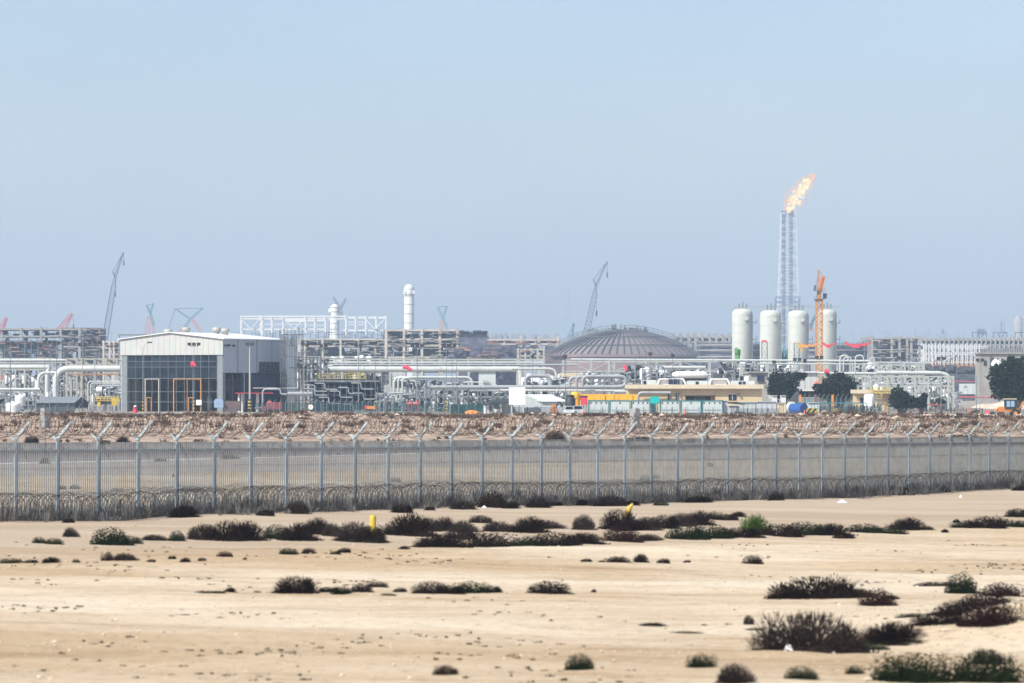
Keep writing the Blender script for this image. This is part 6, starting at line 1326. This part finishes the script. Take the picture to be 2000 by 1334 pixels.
# domed tank
d = 2300; xc = X(1219, d); rD = S(151, d); yc = d + rD; zw, zb = Z(692, d), Hs(xc, d) - 1; t = thing('domed_tank', 'huge brown domed storage tank under construction with dark ribs', 'storage tank', (xc, yc, zb + 1))
rise = Z(646, d + rD * .9) - zw; prof = [(rD * math.cos(a), rise * math.sin(a)) for a in np.linspace(0, math.pi / 2 * .985, 16)]
prof = [(rD * math.sin(u * .62) / math.sin(.62), rise * (math.cos(u * .62) - math.cos(.62)) / (1 - math.cos(.62))) for u in np.linspace(1, .07, 16)]
mb = MB(); mb.lathe(prof, (xc, yc, zw), 96); mb.build('dome', 'dome_brown', t)
mb = MB(); mb.lathe([(rD * 1.0, zb - zw), (rD * 1.0, -.1), (rD * .98, .0)], (xc, yc, zw), 96); mb.lathe([(rD * 1.015, -1.3), (rD * 1.015, -.1), (rD * .99, -.05)], (xc, yc, zw), 96); mb.build('wall', 'dome_wall', t)
mb = MB()
for k in range(64):
    mb = MB(); th = 2 * math.pi * k / 64; mb.sweep([(xc + r * math.cos(th), yc + r * math.sin(th), zw + h + .45) for r, h in prof], .33, 4); mb.build('rib', 'dome_rib', t)
mb = MB()
for k in (3, 7, 11):
    r, h = prof[k]; mb.sweep([(xc + r * math.cos(a), yc + r * math.sin(a), zw + h + .75) for a in np.linspace(0, 2 * math.pi, 97)], .26, 4, False)
mb.build('ring_rails', 'dome_rib', t)
mb = MB(); rr = random.Random(6)
for k in range(-1, 32):   # walkway rail over the crown
    u0 = -1 + 2 * (k + 1) / 33
for sgn in (-1, 1):
    pts = [(xc + sgn * r, yc - rD * .05, zw + h + 1.6) for r, h in prof]; mb.sweep(pts, .16, 4); mb.sweep([(a, b, c + 1.2) for a, b, c in pts], .16, 4)
    for a, b, c in pts: mb.box(a - .12, a + .12, b - .12, b + .12, c - 1.4, c + 1.3)
for i in range(26): a = rr.uniform(-18, 18); h_ = rr.uniform(1, 4); mb.box(xc + a, xc + a + rr.uniform(.3, 1.8), yc, yc + 1, zw + rise - .5, zw + rise + h_ * (1 - abs(a) / 26))
mb.build('crown_walkway', 'galvanised', t)
mb = MB(); bx(mb, 1062, 1106, 693, None, 2180, 8); bx(mb, 1076, 1100, 694.5, 696, 2179, .8); one(mb, 'site_shed', 'formwork_brown', 1085, 2180, 'brown boarded shed at the left foot of the dome', 'shed')
# brown scaffold-clad tank walls
for x0, x1, y0, lb, nm in ((1369, 1491, 671, 'low dark tank shell with orange scaffold rails left of the white vessels', 1), (1562, 1692, 671, 'low dark tank shell hung with netting behind the tower crane', 2)):
    d = 1700; xc = X((x0 + x1) / 2, d); r = S((x1 - x0) / 2, d); zb = Hs(xc, d) - .5; h = Z(y0, d) - zb; t = thing('tank_shell', lb, 'storage tank', (xc, d + r, zb), group='tank shells under construction')
    mb = MB(); mb.lathe([(r, 0), (r, h - .3), (r * .96, h), (r * .94, h - 1)], (xc, d + r, zb), 56); mb.build('shell', 'formwork', t)
    mb = MB()
    for py in (674, 684, 697): mb.sweep([(xc + (r + .9) * math.cos(a), d + r + (r + .9) * math.sin(a), Z(py, d)) for a in np.linspace(0, 6.2832, 49)], .24, 4, False)
    mb.build('scaffold_rails', 'steel_beige', t)
    mb = MB(); rr = random.Random(nm)
    for k in range(90): a = 2 * math.pi * k / 90; px_, py_ = xc + (r + .95) * math.cos(a), d + r + (r + .95) * math.sin(a); mb.box(px_ - .09, px_ + .09, py_ - .09, py_ + .09, zb, zb + h + rr.uniform(-.2, 1.2))
    mb.build('scaffold_standards', 'crane_grey', t)

# white vessels on a shared catwalk
VX = [(1450, 41, 603, 1520), (1505, 42, 605.5, 1500), (1559, 41.5, 606, 1500), (1615, 38, 604, 1520)]
for i, (px, w_, yt, d) in enumerate(VX):
    x, y, z = base(px, d); r = S(w_ / 2, d); H_ = Z(yt, d) - z; lb = ['leftmost of four white vessels, its foot hidden by a dark tank shell', 'second white vessel from the left, full height beside a thin scaffold tower', 'third white vessel, just left of the orange tower crane', 'rightmost white vessel, partly behind the orange tower crane'][i]
    t = thing('pressure_vessel', lb, 'vessel', (x, y, z), group='row of four white vessels'); mb = MB()
    mb.lathe([(r * .86, -.5), (r * .86, H_ * .10), (r, H_ * .14), (r, H_ - r * .55), (r * .96, H_ - r * .33), (r * .82, H_ - r * .13), (r * .55, H_ - r * .03), (.02, H_)], (x, y, z), 40); mb.build('shell', 'vessel_white', t)
    mb = MB(); mb.cyl((x + r * .30, y - r * .97, Z(yt + 19, d)), (x + r * .30, y - r * 1.10, Z(yt + 19, d)), .75, n=16); mb.build('manhole', 'vessel_white', t)
    for py in range(int(yt) + 14, 720, 17): mb = MB(); mb.lathe([(r * 1.003, -.05), (r * 1.003, .05)], (x, y, Z(py, d)), 40); mb.build('weld_seam', 'steel_pale', t)
    mb = MB(); a_ = -.55; lx, ly = x + r * 1.04 * math.cos(a_), y + r * 1.04 * math.sin(a_)
    for q_ in (-.25, .25): mb.box(lx + q_ - .05, lx + q_ + .05, ly - .05, ly + .05, z + 2, z + H_ - r * .6)
    for q_ in range(int(H_ / .8)): mb.box(lx - .25, lx + .25, ly - .03, ly + .03, z + 2 + q_ * .75, z + 2.08 + q_ * .75)
    mb.build('ladder', 'galvanised', t)
    mb = MB()
    for py in (yt + 27, 663): mb.box(x + r * .85, x + r * 1.35, y - .8, y + .8, Z(py, d) - .1, Z(py, d) + .1); mb.box(x + r * 1.32, x + r * 1.36, y - .8, y + .8, Z(py, d), Z(py, d) + 1.1)
    for s in range(3): a = x - r * .3 + s * r * .35; mb.box(a - .25, a + .25, y - .25, y + .25, z + H_ - .3, z + H_ + 1.6 + .5 * (s % 2))
    mb.build('platforms', 'galvanised', t)
d = 1500; t = thing('catwalk', 'thin pale catwalk with railings joining the tops of the white vessels', 'catwalk', P(1535, 602, d)); mb = MB(); bx(mb, 1434, 1640, 601.3, 602.6, d, 1.2); mb.build('deck', 'steel_pale', t)
mb = MB()
for k in range(38): px = 1434 + k * 5.5; bx(mb, px, px + .5, 598.5 if k % 3 else 597, 601.3, d, .1)
bx(mb, 1434, 1640, 598.6, 599.1, d + .12, .1)
mb.build('railing', 'galvanised', t)
mb = MB(); bx(mb, 1620, 1640, 602.8, 603.4, d, .2); 
def tube_tower(label, x0, x1, yt, d, m, name='scaffold_tower', yb=None):
    z = base((x0 + x1) / 2, d)[2]; t = thing(name, label, 'scaffolding', base((x0 + x1) / 2, d), group='scaffolding'); mb = MB(); w_ = X(x1, d) - X(x0, d); c = (X(x0, d) + X(x1, d)) / 2; zt = Z(yt, d); n_ = max(2, int((zt - z) / (w_ * 1.1)))
    mb.lattice((c, d, z), (c, d, zt), w_, w_, n_, .16); mb.build('tubes', m, t); return t
tube_tower('thin red-topped scaffold tower left of the second white vessel', 1488, 1498.5, 668, 1480, 'scaffold')
tube_tower('thin grey scaffold tower at the foot of the third white vessel', 1551, 1561, 670, 1470, 'scaffold')
mb = MB(); bx(mb, 1488, 1498, 664.5, 668, 1479, 1.2); one(mb, 'red_flag', 'net_red', 1493, 1479, 'small dark red netting on top of the thin scaffold tower', 'netting')
mb = MB(); rr = random.Random(9)
for i in range(30): a = rr.uniform(1527, 1545); mb.bar(P(a, rr.uniform(680, 700), 1600), P(a + rr.uniform(-5, 5), rr.uniform(700, 735), 1600), .25)
one(mb, 'steel_framing', 'crane_teal', 1536, 1600, 'dark teal framing between the second and third white vessels', 'steel frame')
# draped netting
def netting(px0, px1, py, h, m, label, seed, d=1380):
    rr = random.Random(seed); n = 26; vs = []; mb = MB()
    for i in range(n):
        u = i / (n - 1); px = px0 + (px1 - px0) * u; yt = py + rr.uniform(-1.6, 1.6) + 4 * math.sin(u * math.pi * rr.choice([1, 1])) ; hh = h * rr.uniform(.35, 1.0) * (.5 + .5 * math.sin(u * 3.14 + .3))
        for dy in (0, .25): vs += [tuple(P(px, yt, d + dy)), tuple(P(px + rr.uniform(-1, 1), yt + hh, d + dy))]
    fs = []
    for i in range(n - 1): a = i * 4; b = a + 4; fs += [(a, a + 1, b + 1, b), (a + 2, b + 2, b + 3, a + 3), (a, b, b + 2, a + 2), (a + 1, a + 3, b + 3, b + 1)]
    mb.add(vs, fs); one(mb, 'safety_netting', m, (px0 + px1) / 2, d, label, 'netting', 'draped safety netting')
netting(1556, 1602, 669, 8, 'net_orange', 'orange safety netting draped left of the tower crane', 1)
netting(1605, 1633, 668, 9, 'net_red', 'short red netting draped just right of the tower crane', 2)
netting(1650, 1702, 668, 9, 'net_red', 'long red netting sagging over the tank shell at right', 3)
mb = MB(); mb.add([tuple(P(1556, 671, 1379)), tuple(P(1561, 671, 1379)), tuple(P(1569, 688, 1379)), tuple(P(1565, 688, 1379)), tuple(P(1556, 671, 1379.4)), tuple(P(1561, 671, 1379.4)), tuple(P(1569, 688, 1379.4)), tuple(P(1565, 688, 1379.4))], [(0, 1, 2, 3), (7, 6, 5, 4), (0, 4, 5, 1), (1, 5, 6, 2), (2, 6, 7, 3), (3, 7, 4, 0)]); one(mb, 'safety_netting', 'yellow_paint', 1562, 1379, 'yellow strip of netting hanging at the left end of the orange netting', 'netting')
# green boom lift
t = thing('boom_lift', 'green folded boom lift standing before the dark tank shell', 'boom lift', base(1440, 1200)); d = 1200; mb = MB(); mb.bar(P(1440, 722, d), P(1438.5, 682, d), 1.0); mb.bar(P(1441, 705, d + .8), P(1444, 682, d + .8), .8); mb.build('boom', 'green_paint', t); mb = MB(); bx(mb, 1435, 1441, 679, 690, d - .8, .9); mb.build('basket', 'green_paint', t); mb = MB(); bx(mb, 1435, 1447, 722, None, d - .5, 2); mb.build('chassis', 'steel_dark', t)

# ---------- tall white columns
for px, w_, yt, yb, d, lb in ((799, 19.5, 555, 660, 2500, 'tallest plain white column at centre, with thin ring seams'), (653.5, 18, 594, 662, 2200, 'shorter white column with a flared foot in front of a dark crane')):
    x, y, z = base(px, d); zb = Z(yb, d); r = S(w_ / 2, d); H_ = Z(yt, d) - zb; t = thing('process_column', lb, 'column', (x, y, z), group='tall white process columns'); mb = MB()
    pr = [(r * (1.18 if px < 700 else 1.0), 0), (r, H_ * (.22 if px < 700 else .05)), (r, H_ - r * .9), (r * .9, H_ - r * .5), (r * .55, H_ - r * .1), (.02, H_)]; mb.lathe(pr, (x, y, zb), 32); mb.box(x - r * .7, x + r * .7, y - r * .5, y + r * .5, z, zb); mb.build('shell', 'far_white', t)
    for k in (.28, .45, .62, .78, .9): mb = MB(); mb.lathe([(r * 1.025, -.22), (r * 1.025, .22)], (x, y, zb + H_ * k), 32); mb.build('ring_seam', 'steel_pale', t)
    mb = MB()
    if px > 700: mb.lathe([(r * 1.12, -1.2), (r * 1.12, 1.2)], (x, y, zb + H_ - r * 1.6), 24); [mb.box(x + q * r - .5, x + q * r + .5, y - r * 1.2, y - r, zb + H_ - r * 1.9, zb + H_ - r * 1.3) for q in (-.9, .1, .95)]
    else: mb.cyl((x - r * 1.3, y - .5, zb + H_ * .78), (x - r * .8, y - .5, zb + H_ * .78), 1.3, n=12); mb.box(x - r * .1, x + r * .2, y - r * 1.08, y - r * .9, zb + H_ * .33, zb + H_ * .38)
    mb.build('nozzle', 'white_paint', t)

# ---------- orange tower crane
d = 1400; t = thing('tower_crane', 'orange tower crane with folded jib standing between two white vessels', 'crane', base(1600, d)); x, y, z = base(1600, d)
mb = MB(); w_ = S(12.5, d); mb.lattice((x, y, z), (x, y, Z(588, d)), w_, w_, 24, .34, zig=True); mb.build('mast', 'crane_orange', t)
mb = MB(); bx(mb, 1592.5, 1607.5, 584, 588, d - 1, 2); mb.lattice(P(1599.5, 584, d), P(1599, 527, d), 1.1, .35, 14, .16); bx(mb, 1596.5, 1603.5, 570, 584, d - .8, 1.6); mb.build('slewing_tower', 'crane_orange', t)
mb = MB(); mb.bar(P(1600, 572, d - .5), P(1608.5, 539, d - .5), 1.15); mb.lattice(P(1603, 566, d - 1.4), P(1609, 540, d - 1.4), .9, .7, 8, .15); mb.build('folded_jib', 'orange_paint', t)
mb = MB()
for x0, x1, py in ((1589, 1611, 568), (1590, 1612, 584)): bx(mb, x0, x1, py - .4, py + .4, d - 1.5, 2.4); [bx(mb, a, a + .5, py - 5, py, d - 1.5, .1) for a in (x0, x0 + 5, x1 - 5, x1)]; bx(mb, x0, x1, py - 5, py - 4.5, d - 1.35, .1)
mb.build('service_platform', 'crane_grey', t)
mb = MB(); bx(mb, 1608, 1615, 573, 583, d - .8, 1.6); mb.build('operator_cab', 'glass_dark', t); mb = MB(); bx(mb, 1590, 1594.5, 557, 567, d - .5, 1.2); mb.build('counterweight', 'crane_grey', t)
mb = MB(); mb.bar(P(1599, 527, d), P(1608, 540, d - .5), .09); mb.bar(P(1599, 530, d), P(1594, 557, d), .09); mb.build('pendant', 'crane_grey', t)

# ---------- crawler cranes
def crane(label, segs, d, hooks=(), stays=(), name='crawler_crane', m='crane_grey'):
    a0 = segs[0][0]; t = thing(name, label, 'crane', base(a0[0], d), group='cranes on the skyline')
    for (a, b, w0, w1, n_, m_) in segs: mb = MB(); mb.lattice(P(a[0], a[1], d), P(b[0], b[1], d), S(w0, d), S(w1, d), n_, max(.20, S(min(w0, w1), d) * .11)); mb.build('boom_section', m_, t)
    if stays: 
        mb = MB(); [mb.bar(P(*a, d), P(*b, d), .28) for a, b in stays]; mb.build('stay_rope', m, t)
    for (a, b) in hooks: mb = MB(); mb.bar(P(*a, d), P(*b, d), .18); mb.lathe([(.15, 1.6), (.45, 1), (.45, -1), (.15, -1.8)], tuple(P(*b, d)), 8); mb.build('hook_block', 'crane_grey', t)
    return t
G_ = 'crane_grey'
crane('tall grey lattice crane left of the gable building, jib pointing up right', [((200, 690), (222, 560), 11, 8, 16, G_), ((222, 560), (225, 541), 8, 3, 3, G_), ((225, 541), (241, 493), 4.5, 1.8, 11, G_), ((225, 541), (220, 531), 2, 1.4, 3, G_)], 2600, hooks=(((225, 542), (225, 574)), ((241, 493), (241.5, 513))), stays=(((220, 531), (241, 493)),))
crane('tall grey lattice crane behind the dome, jib pointing up right', [((1142, 665), (1162, 574), 12, 9, 12, G_), ((1162, 574), (1164, 558), 9, 3, 3, G_), ((1164, 558), (1186, 511), 4.5, 1.8, 11, G_), ((1164, 558), (1159, 546), 2, 1.4, 3, G_)], 2600, hooks=(((1164, 562), (1165, 612)), ((1186, 511), (1186, 536))), stays=(((1159, 546), (1186, 511)),))
crane('small dark crane with a short tapered boom left of the dome', [((1113, 660), (1121, 632), 8, 4, 6, 'crane_teal'), ((1118, 660), (1121, 632), 3, 2, 5, G_)], 2700)
T_, O_ = 'crane_teal', 'crane_salmon'
crane('narrow teal and salmon crane, v-shaped head, behind the gable building', [((287, 655), (291, 618), 9, 5, 6, O_), ((302, 655), (297, 630), 4, 3, 4, O_), ((301, 636), (293, 610), 3.5, 3.5, 5, T_), ((293, 612), (287, 596), 3, 3, 4, T_), ((293, 612), (300, 593), 3, 2.4, 4, T_)], 2800, stays=(((287, 596), (300, 593)),))
crane('teal crossed booms on a salmon leg above the gable roof', [((356, 646), (372, 623), 4, 3.5, 5, T_), ((372, 623), (396, 602), 3.5, 2.4, 6, T_), ((372, 623), (342, 603), 3, 2, 7, T_), ((394, 648), (374, 623), 6, 4, 6, O_), ((345, 649), (362, 640), 3, 3, 3, O_)], 2800, stays=(((342, 603), (330, 640)), ((342, 603), (396, 602))))
crane('dark grey v-headed crane right behind the shorter white column', [((668, 625), (665, 603), 6, 5, 5, G_), ((665, 603), (651, 581), 4, 3.5, 6, G_), ((665, 603), (676, 583), 4, 3, 5, G_)], 2700)
crane('teal v-headed crane with salmon legs right of the tallest white column', [((861, 645), (863, 625), 9, 5, 4, O_), ((873, 640), (865, 622), 4, 4, 4, T_), ((865, 622), (855, 600), 3.5, 3, 5, T_), ((865, 622), (873, 598), 3.5, 2.4, 5, T_)], 2800, stays=(((855, 600), (873, 598)),))
crane('pink-red crane boom leaning right above the left concrete frames', [((112, 646), (140, 612), 7, 3.5, 8, 'crane_red'), ((126, 646), (141, 614), 3, 2, 5, 'crane_red')], 2700, hooks=(((143, 615), (143.5, 638)),))
crane('pink-red crane boom at the left edge of the photo', [((-6, 655), (12, 622), 8, 5, 7, 'crane_red'), ((2, 655), (14, 620), 4, 3, 5, 'crane_red')], 2700)
crane('teal crane tip with salmon base peeping between the third vessel and the tower crane', [((1586, 648), (1583, 636), 5, 4, 3, O_), ((1583, 640), (1590, 618), 5, 3, 5, T_), ((1582, 645), (1594, 612), 2.5, 2, 6, T_)], 2500)

# ---------- flare stack and flame
d = 5500; x, y, z = base(1540, d); t = thing('flare_stack', 'tall pale twin flare stack inside a white lattice tower, burning at its top', 'flare stack', (x, y, z))
defm('flare_pipe', (0.12, 0.13, 0.16), 0.8, 0.0, 0.2, 0.02)
for px in (1530.5, 1544.8): mb = MB(); mb.cyl((X(px, d), y, z), (X(px, d), y, Z(414, d)), S(3.6, d), n=14); mb.cyl((X(px, d), y, Z(424, d)), (X(px, d), y, Z(412, d)), S(5.4, d), n=14); mb.build('flare_pipe', 'flare_pipe', t)
mb = MB(); mb.lattice(P(1539, 600, d), P(1539.5, 416, d), S(40, d), S(28, d), 15, .75); mb.build('lattice_tower', 'far_white', t)
mb = MB(); mb.lattice(P(1538, 765, d), P(1538, 600, d), S(44, d), S(40, d), 6, .8); mb.build('tower_base', 'far_white', t)
mb = MB(); mb.lattice(P(1538, 600, d - 25), P(1538, 580, d - 25), S(46, d), S(46, d), 2, .7, zig=False); mb.build('service_cage', 'crane_grey', t)
FL1, FL2 = emit('flame_core', (1.0, 0.68, 0.25), 1.5), emit('flame_fringe', (1.0, 0.46, 0.18), 1.0)
t = thing('flame', 'bright orange-yellow flame blown up and to the right off the flare stack', 'flame', tuple(P(1537, 413, d))); rr = random.Random(13); m1, m2 = MB(), MB()
path = [(1537, 414, 4), (1541, 408, 7), (1548, 398, 13), (1553, 390, 17), (1560, 380, 16), (1566, 370, 12), (1571, 362, 12), (1577, 354, 9), (1583, 347, 6), (1590, 341, 3)]
def tongue(mb, px, py, s, l):
    c = P(px, py, d + rr.uniform(-10, 10)); a = math.atan2(1, .75) + rr.gauss(0, .6); dx, dz = math.cos(a), math.sin(a); L_ = S(l, d); s_ = S(s, d)
    pr = [c + Vector((dx, 0, dz)) * L_ * k for k in (-.5, -.15, .3, .9)]; mb.sweep([p + Vector((rr.uniform(-.3, .3) * s_, 0, rr.uniform(-.3, .3) * s_)) for p in pr], [s_ * .3, s_, s_ * .75, s_ * .05], 5)
for i in range(700):
    k = rr.uniform(0, len(path) - 1.01); a = int(k); f_ = k - a; px = path[a][0] * (1 - f_) + path[a + 1][0] * f_; py = path[a][1] * (1 - f_) + path[a + 1][1] * f_; w_ = path[a][2] * (1 - f_) + path[a + 1][2] * f_
    u = rr.gauss(0, .45); ed = abs(u) > .50 or k > 7.4; u = max(-.95, min(.95, u)); tongue(m2 if ed or rr.random() < .18 else m1, px + u * w_ * 1.35, py + u * w_ * .8, rr.uniform(.35, 1.2) * (.6 if ed else 1), rr.uniform(2, 6))
for i in range(48): tongue(m2, rr.uniform(1529, 1545), rr.uniform(387, 401), rr.uniform(.35, .9), rr.uniform(2, 4))
m1.build('flame_core', FL1, t); m2.build('flame_fringe', FL2, t)

# ---------- faint things far beyond
def faint(name, label, cat, boxes, d, m='far_grey', kind=None):
    mb = MB(); px = boxes[0][0]
    for b in boxes: bx(mb, *b, d, 8)
    one(mb, name, m, px, d, label, cat, 'faint structures on the horizon', kind)
faint('distant_chimney', 'faint thin twin chimney left of the tall crane behind the dome', 'chimney', [(1107.5, 1109.5, 558, None), (1111.5, 1113.5, 560, None)], 8200)
faint('distant_mast', 'faint thin mast above the red netting', 'mast', [(1699.5, 1701, 634, None)], 6000)
faint('distant_mast', 'faint thin mast left of another above the white steel grid', 'mast', [(1788, 1789.5, 637, None)], 6000)
faint('distant_mast', 'faint thin mast right of another above the white steel grid', 'mast', [(1812.8, 1814.5, 636, None)], 6000)
faint('distant_unit', 'faint pointed process tower group left of the portal frames', 'process tower', [(1832, 1852, 652, None), (1837, 1847, 645, None), (1840, 1844, 639, None)], 7800)
faint('distant_unit', 'faint low domed unit behind the portal frames', 'process unit', [(1905, 1928, 643, None), (1909, 1924, 639, None)], 7600)
faint('distant_unit', 'faint tall column with lattice mast at far right', 'process tower', [(1937, 1946, 635, None), (1952, 1960, 628, None), (1955, 1957, 619, None), (1962, 1963, 620, None)], 7600)
for px, r, yt, lb in ((1989, 8.5, 620, 'faint pale cylindrical tower with a darker top at the right edge'),): 
    d = 5200; x, y, z = base(px, d); mb = MB(); mb.lathe([(S(r, d), 0), (S(r, d), Z(yt + 3, d) - z), (S(r * .6, d), Z(yt, d) - z), (S(r * .4, d), Z(yt - 4, d) - z)], (x, y, z), 20); one(mb, 'distant_tower', 'concrete_pale', px, d, lb, 'tower', 'faint structures on the horizon')
    mb = MB()
faint('distant_plant', 'faint haze-blue skyline of low plant behind the left frames', 'process unit', [(-40 + i * 19, -40 + i * 19 + 10 + (i * 7) % 9, 655 - (i * 11) % 9, None) for i in range(14)], 7400, kind='stuff')
faint('distant_plant', 'faint haze-blue skyline of low plant above the right column rows', 'process unit', [(1640 + i * 21, 1640 + i * 21 + 8 + (i * 5) % 12, 655 - (i * 7) % 10, None) for i in range(17)], 7500, kind='stuff')
mb = MB(); d = 2900; rr = random.Random(50)
for i in range(120): a = rr.uniform(900, 1130); bx(mb, a, a + rr.uniform(.5, 6), rr.uniform(650, 658), 664, d + rr.uniform(0, 30), 2)
one(mb, 'distant_frame', 'far_grey', 1015, d, 'ragged grey line of formwork tops behind the low frame left of the dome', 'formwork', kind='stuff')
mb = MB(); bx(mb, 230, 285, 652.5, 655, 1500, 6); bx(mb, 232, 234, 655, None, 1500, 1); bx(mb, 281, 283, 655, None, 1500, 1); one(mb, 'grey_roof', 'galvanised', 258, 1500, 'thin grey roof edge showing behind the left eave of the gable building', 'roof')

# ------------------------------------------------------------------ the air itself
hm = bpy.data.materials.new('haze'); hm.use_nodes = True; hn = hm.node_tree; hn.nodes.clear()
pv = hn.nodes.new('ShaderNodeVolumePrincipled'); pv.inputs['Density'].default_value = HAZE_DENSITY
pv.inputs['Color'].default_value = (0.54, 0.70, 0.88, 1); pv.inputs['Anisotropy'].default_value = 0.0
ho = hn.nodes.new('ShaderNodeOutputMaterial'); hn.links.new(pv.outputs[0], ho.inputs['Volume'])
MB().box(-2600, 2600, -120, 9200, -4.5, 262).build('haze', hm, kind='stuff', label='pale blue dusty haze that fades the far plant')
